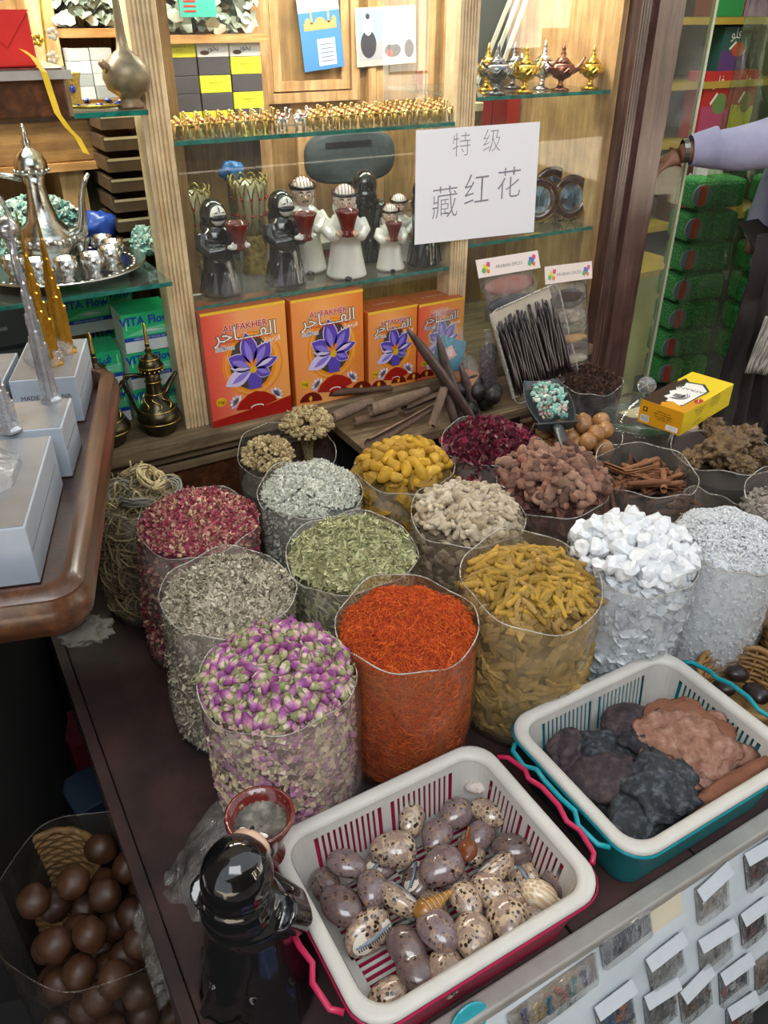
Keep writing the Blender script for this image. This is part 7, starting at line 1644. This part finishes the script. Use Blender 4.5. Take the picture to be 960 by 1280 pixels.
# green scouring pad packs
def padmat():
    m, t, b = nt('green_pad'); sset(b, .75); v = coords(t); n = noisen(t, v, 160, 3, .8); c = ramp(t, [(.3, '0c3416'), (.48, '1c6a2c'), (.58, '2c9440'), (.70, '84d890')], n); t.links.new(c, b.inputs['Base Color']); bump(t, b, n, 1., .004); return m
GP = padmat(); TGR = mat('pad_red_tag', 'b82a20', .4); TGW = mat('pad_tag_ring', '6a7478', .4)
def padpack(lab, x, y, z, w_, h_, rot, grp):
    t = thing('green_pad_pack', lab, 'scouring pads', (x, y, z), rot, grp); g = .004
    for k in range(2): put('pad', blob(k+int(z*100), (w_*.26, w_*.5, h_*.5), .06, 3, 3, 'pad', GP, True), t, (w_*(.25+.5*k)-w_/2, 0, h_/2)) if False else obj('pad', MB().box(-w_/2+k*w_/2+g/2, -w_/2+(k+1)*w_/2-g/2, -w_*.3, w_*.3, g, h_-g), GP, t, bev=.018)
    obj('label_ring', MB().lathe([(.001, 0), (h_*.36, 0), (h_*.36, .006), (.001, .008)], 20, Matrix.Translation((-w_/2+.03, -w_*.30, h_*.5)) @ Matrix.Rotation(PI/2, 4, 'X')), TGW, t)
    obj('red_label', MB().cbox((-w_/2+.03, -w_*.30-.010, h_*.5), (h_*.26, .003, h_*.62), Matrix.Translation((0, 0, 0))), TGR, t, bev=.002)
for i in range(7):
    top, bot = PY(897, 225, 2.2), PY(858, 500, 2.2); u = i/6.0; p = Vector((2.72-.02*(i % 2)*.4, 2.2, .62-.118*i))
    padpack('bristly green pad pack with a red label, '+['topmost', 'second', 'third', 'fourth', 'fifth', 'sixth', 'lowest'][i]+' of the left column', p.x, 2.2, p.z-.06, .23, .112, -.25, 'green pad packs in the left column')
for i in range(6): padpack('bristly green pad pack with a red label, '+['topmost', 'second', 'third', 'fourth', 'fifth', 'lowest'][i]+' of the right column', 2.86, 1.98, .585-.118*i, .22, .112, -.35, 'green pad packs in the right column')
tag(obj('clear_wrap_sheet', MB().loft([[(x_, .02*math.sin(x_*20+z_*4), z_) for x_ in np.linspace(0, .34, 12)] for z_ in np.linspace(-.2, 1.25, 10)]), film('green_wrap', .10, 'a8b890', .08, 9, .8, (.85, .92, .82)), None, (2.42, 1.98, 0), smooth=True), 'tall clear plastic sheet hanging before the green pads', 'sheet')
st2 = thing('pad_stand', 'dark stand under the green pad packs', 'stand', (2.79, 2.1, -.4)); obj('body', MB().box(-.19, .21, -.25, .2, 0, .245), BLACK, st2)
# ================================================================ person reaching in from the right
SHIRT = mat('lavender_shirt', ['9c9ab8', 'aeacc8'], .8, src='noise', scale=14, bmp=.25, bscale=22); TRO = mat('dark_brown_trousers', ['1c1412', '2c201c'], .85, src='noise', scale=10)
SKN = mat('brown_skin', ['7a5240', '946852'], .5, src='noise', scale=12); HAIR = mat('black_hair', '0e0c0b', .6)
pe = thing('person', 'person in a pale lavender shirt and dark trousers reaching in from the right edge', 'person', (2.68, 1.62, -.4), 0)
def lc(v): return Vector(v)-Vector((2.68, 1.62, -.4))
wr, el, shd = lc(PY(862, 188, 1.80)), lc(PY(960, 178, 1.68)), Vector((-.12, .02, 1.40))
hand = lc(PY(838, 200, 1.80+.02))
def skinned(name, verts, edges, radii, m, root=0, sub=2):
    me = bpy.data.meshes.new('s'); me.from_pydata([tuple(v) for v in verts], edges, []); o = bpy.data.objects.new('s', me); COL.objects.link(o)
    md = o.modifiers.new('skin', 'SKIN'); md.use_smooth_shade = True; md2 = o.modifiers.new('sub', 'SUBSURF'); md2.levels = sub; md2.render_levels = sub
    for i, r in enumerate(radii): d = me.skin_vertices[0].data[i]; d.radius = (r, r) if not hasattr(r, '__len__') else r; d.use_root = (i == root)
    r_ = bpy.data.meshes.new_from_object(o.evaluated_get(bpy.context.evaluated_depsgraph_get())); bpy.data.objects.remove(o)
    r_.materials.clear(); r_.materials.append(m); r_.name = name; r_.polygons.foreach_set('use_smooth', [True]*len(r_.polygons)); return r_
hp = Vector((0, .05, .92))
V = [hp, hp+Vector((0, 0, .2)), hp+Vector((0, -.01, .42)), hp+Vector((0, -.01, .52)), hp+Vector((-.02, -.02, .60)), hp+Vector((-.02, -.03, .72)),
     Vector((.02, .22, 1.36)), Vector((.02, .28, 1.08)), Vector((-.02, .30, .84)), shd, el, wr, wr.lerp(hand, .6),
     hp+Vector((0, -.10, -.04)), Vector((-.02, -.08, .48)), Vector((-.03, -.07, .08)), Vector((-.14, -.08, .035)), hp+Vector((0, .10, -.04)), Vector((0, .14, .48)), Vector((0, .16, .08)), Vector((-.11, .16, .035))]
E = [(0, 1), (1, 2), (2, 3), (3, 4), (4, 5), (2, 6), (6, 7), (7, 8), (2, 9), (9, 10), (10, 11), (11, 12), (0, 13), (13, 14), (14, 15), (15, 16), (0, 17), (17, 18), (18, 19), (19, 20)]
R_ = [.13, .12, .14, .06, .075, .085, .06, .045, .03, .062, .045, .030, .032, .085, .06, .045, .035, .085, .06, .045, .035]
put('body', skinned('body', V, E, R_, SKN), pe)
put('shirt', skinned('shirt', [hp+Vector((0, 0, -.10)), hp+Vector((0, 0, .2)), hp+Vector((0, -.01, .42)), Vector((.02, .22, 1.36)), Vector((.02, .28, 1.08)), Vector((-.02, .30, .88)), shd, el+Vector((.06, 0, .0)), el.lerp(wr, .45)+Vector((0, 0, -.012)), wr+Vector((.02, 0, 0)), hp+Vector((0, -.01, .49))], [(0, 1), (1, 2), (2, 3), (3, 4), (4, 5), (2, 6), (6, 7), (7, 8), (8, 9), (2, 10)], [.180, .160, .165, .085, .068, .052, .095, .080, .066, .050, .075], SHIRT), pe)
put('trousers', skinned('trousers', [hp+Vector((0, 0, .08)), hp+Vector((0, -.10, -.04)), Vector((-.02, -.08, .48)), Vector((-.03, -.07, .06)), hp+Vector((0, .10, -.04)), Vector((0, .14, .48)), Vector((0, .16, .06))], [(0, 1), (1, 2), (2, 3), (0, 4), (4, 5), (5, 6)], [.16, .11, .085, .075, .11, .085, .075], TRO), pe)
cuffa = (wr-el).normalized(); 
obj('cuff', MB().tube([wr-cuffa*.075, wr-cuffa*.03, wr-cuffa*.002], [.060, .050, .043], 18, cap=False), SHIRT, pe, smooth=True)
obj('watch', MB().tube([wr+cuffa*.006, wr+cuffa*.022], [.0335, .0330], 16, cap=False), mat('watch_metal', ['8c9088', 'b0b4a8'], .2, .9, src='noise', scale=60), pe)
# the reaching hand: palm, four curled fingers, thumb
hd_ = wr.lerp(hand, .6); ax = (hand-wr).normalized(); side = ax.cross(Vector((0, 0, 1))).normalized(); up_ = side.cross(ax)
vs_ = [hd_-ax*.02, hd_+ax*.035, ]; ed = [(0, 1)]; rr_ = [.030, (.034, .02)]; rr_ = [.028, .026]
for k, L in enumerate([.070, .078, .073, .058]):
    b0 = hd_+ax*.052+side*(.024-.016*k); i0 = len(vs_); vs_ += [b0, b0+ax*L*.42-up_*.006, b0+ax*L*.72-up_*.020, b0+ax*L*.86-up_*.038]; ed += [(1, i0), (i0, i0+1), (i0+1, i0+2), (i0+2, i0+3)]; rr_ += [.0095, .0088, .008, .007]
b0 = hd_+ax*.008+side*.028; i0 = len(vs_); vs_ += [b0, b0+ax*.022+side*.020-up_*.008, b0+ax*.045+side*.026-up_*.018]; ed += [(0, i0), (i0, i0+1), (i0+1, i0+2)]; rr_ += [.013, .010, .008]
put('hand', skinned('hand', vs_, ed, rr_, SKN), pe)
c = hp+Vector((-.02, -.03, .72)); obj('hair', MB().ell(c+Vector((.02, .01, .03)), (.095, .085, .095), 18, 12), HAIR, pe, smooth=True)
obj('face', MB().ell(c+Vector((-.02, 0, -.02)), (.085, .072, .105), 18, 12), SKN, pe, smooth=True)
for q_ in (-1, 1): obj('eye', MB().ell(c+Vector((-.098, q_*.03, 0)), (.008, .013, .006), 9, 6), CW, pe, smooth=True); obj('ear', MB().ell(c+Vector((0, q_*.075, -.01)), (.018, .01, .03), 9, 6), SKN, pe, smooth=True)
obj('nose', MB().ell(c+Vector((-.108, 0, -.03)), (.014, .012, .022), 9, 6), SKN, pe, smooth=True); obj('mouth', MB().ell(c+Vector((-.098, 0, -.065)), (.008, .024, .005), 9, 5), mat('lips', '6a3a34', .5), pe, smooth=True)
p = PY(950, 430, 1.5)
def drape(w_, z0, z1, k): return MB().loft([[(x_, k*math.sin(x_*55+z_*5), z_) for x_ in np.linspace(0, w_, 22)] for z_ in np.linspace(z0, z1, 9)])
o = obj('striped_cloth', drape(.16, -.09, .09, .012), mat('scarf_stripe', ['6e6258', 'c9c0b4', '4e443c', 'a8a094'], .85, src='noise', scale=30, stretch=(6, 6, .4)), None, (p.x-.02, 1.50, p.z), (0, .25, 0), smooth=True); o.modifiers.new('t', 'SOLIDIFY').thickness = .004
tag(o, 'grey striped cloth hanging at the right frame edge', 'cloth')
o = obj('hanging_dark_cloth', drape(.30, 0, 1.02, .014), TRO, None, (p.x-.045, 1.58, -.39), smooth=True); o.modifiers.new('t', 'SOLIDIFY').thickness = .004
tag(o, 'dark brown cloth hanging at the right frame edge under the sleeve', 'cloth')
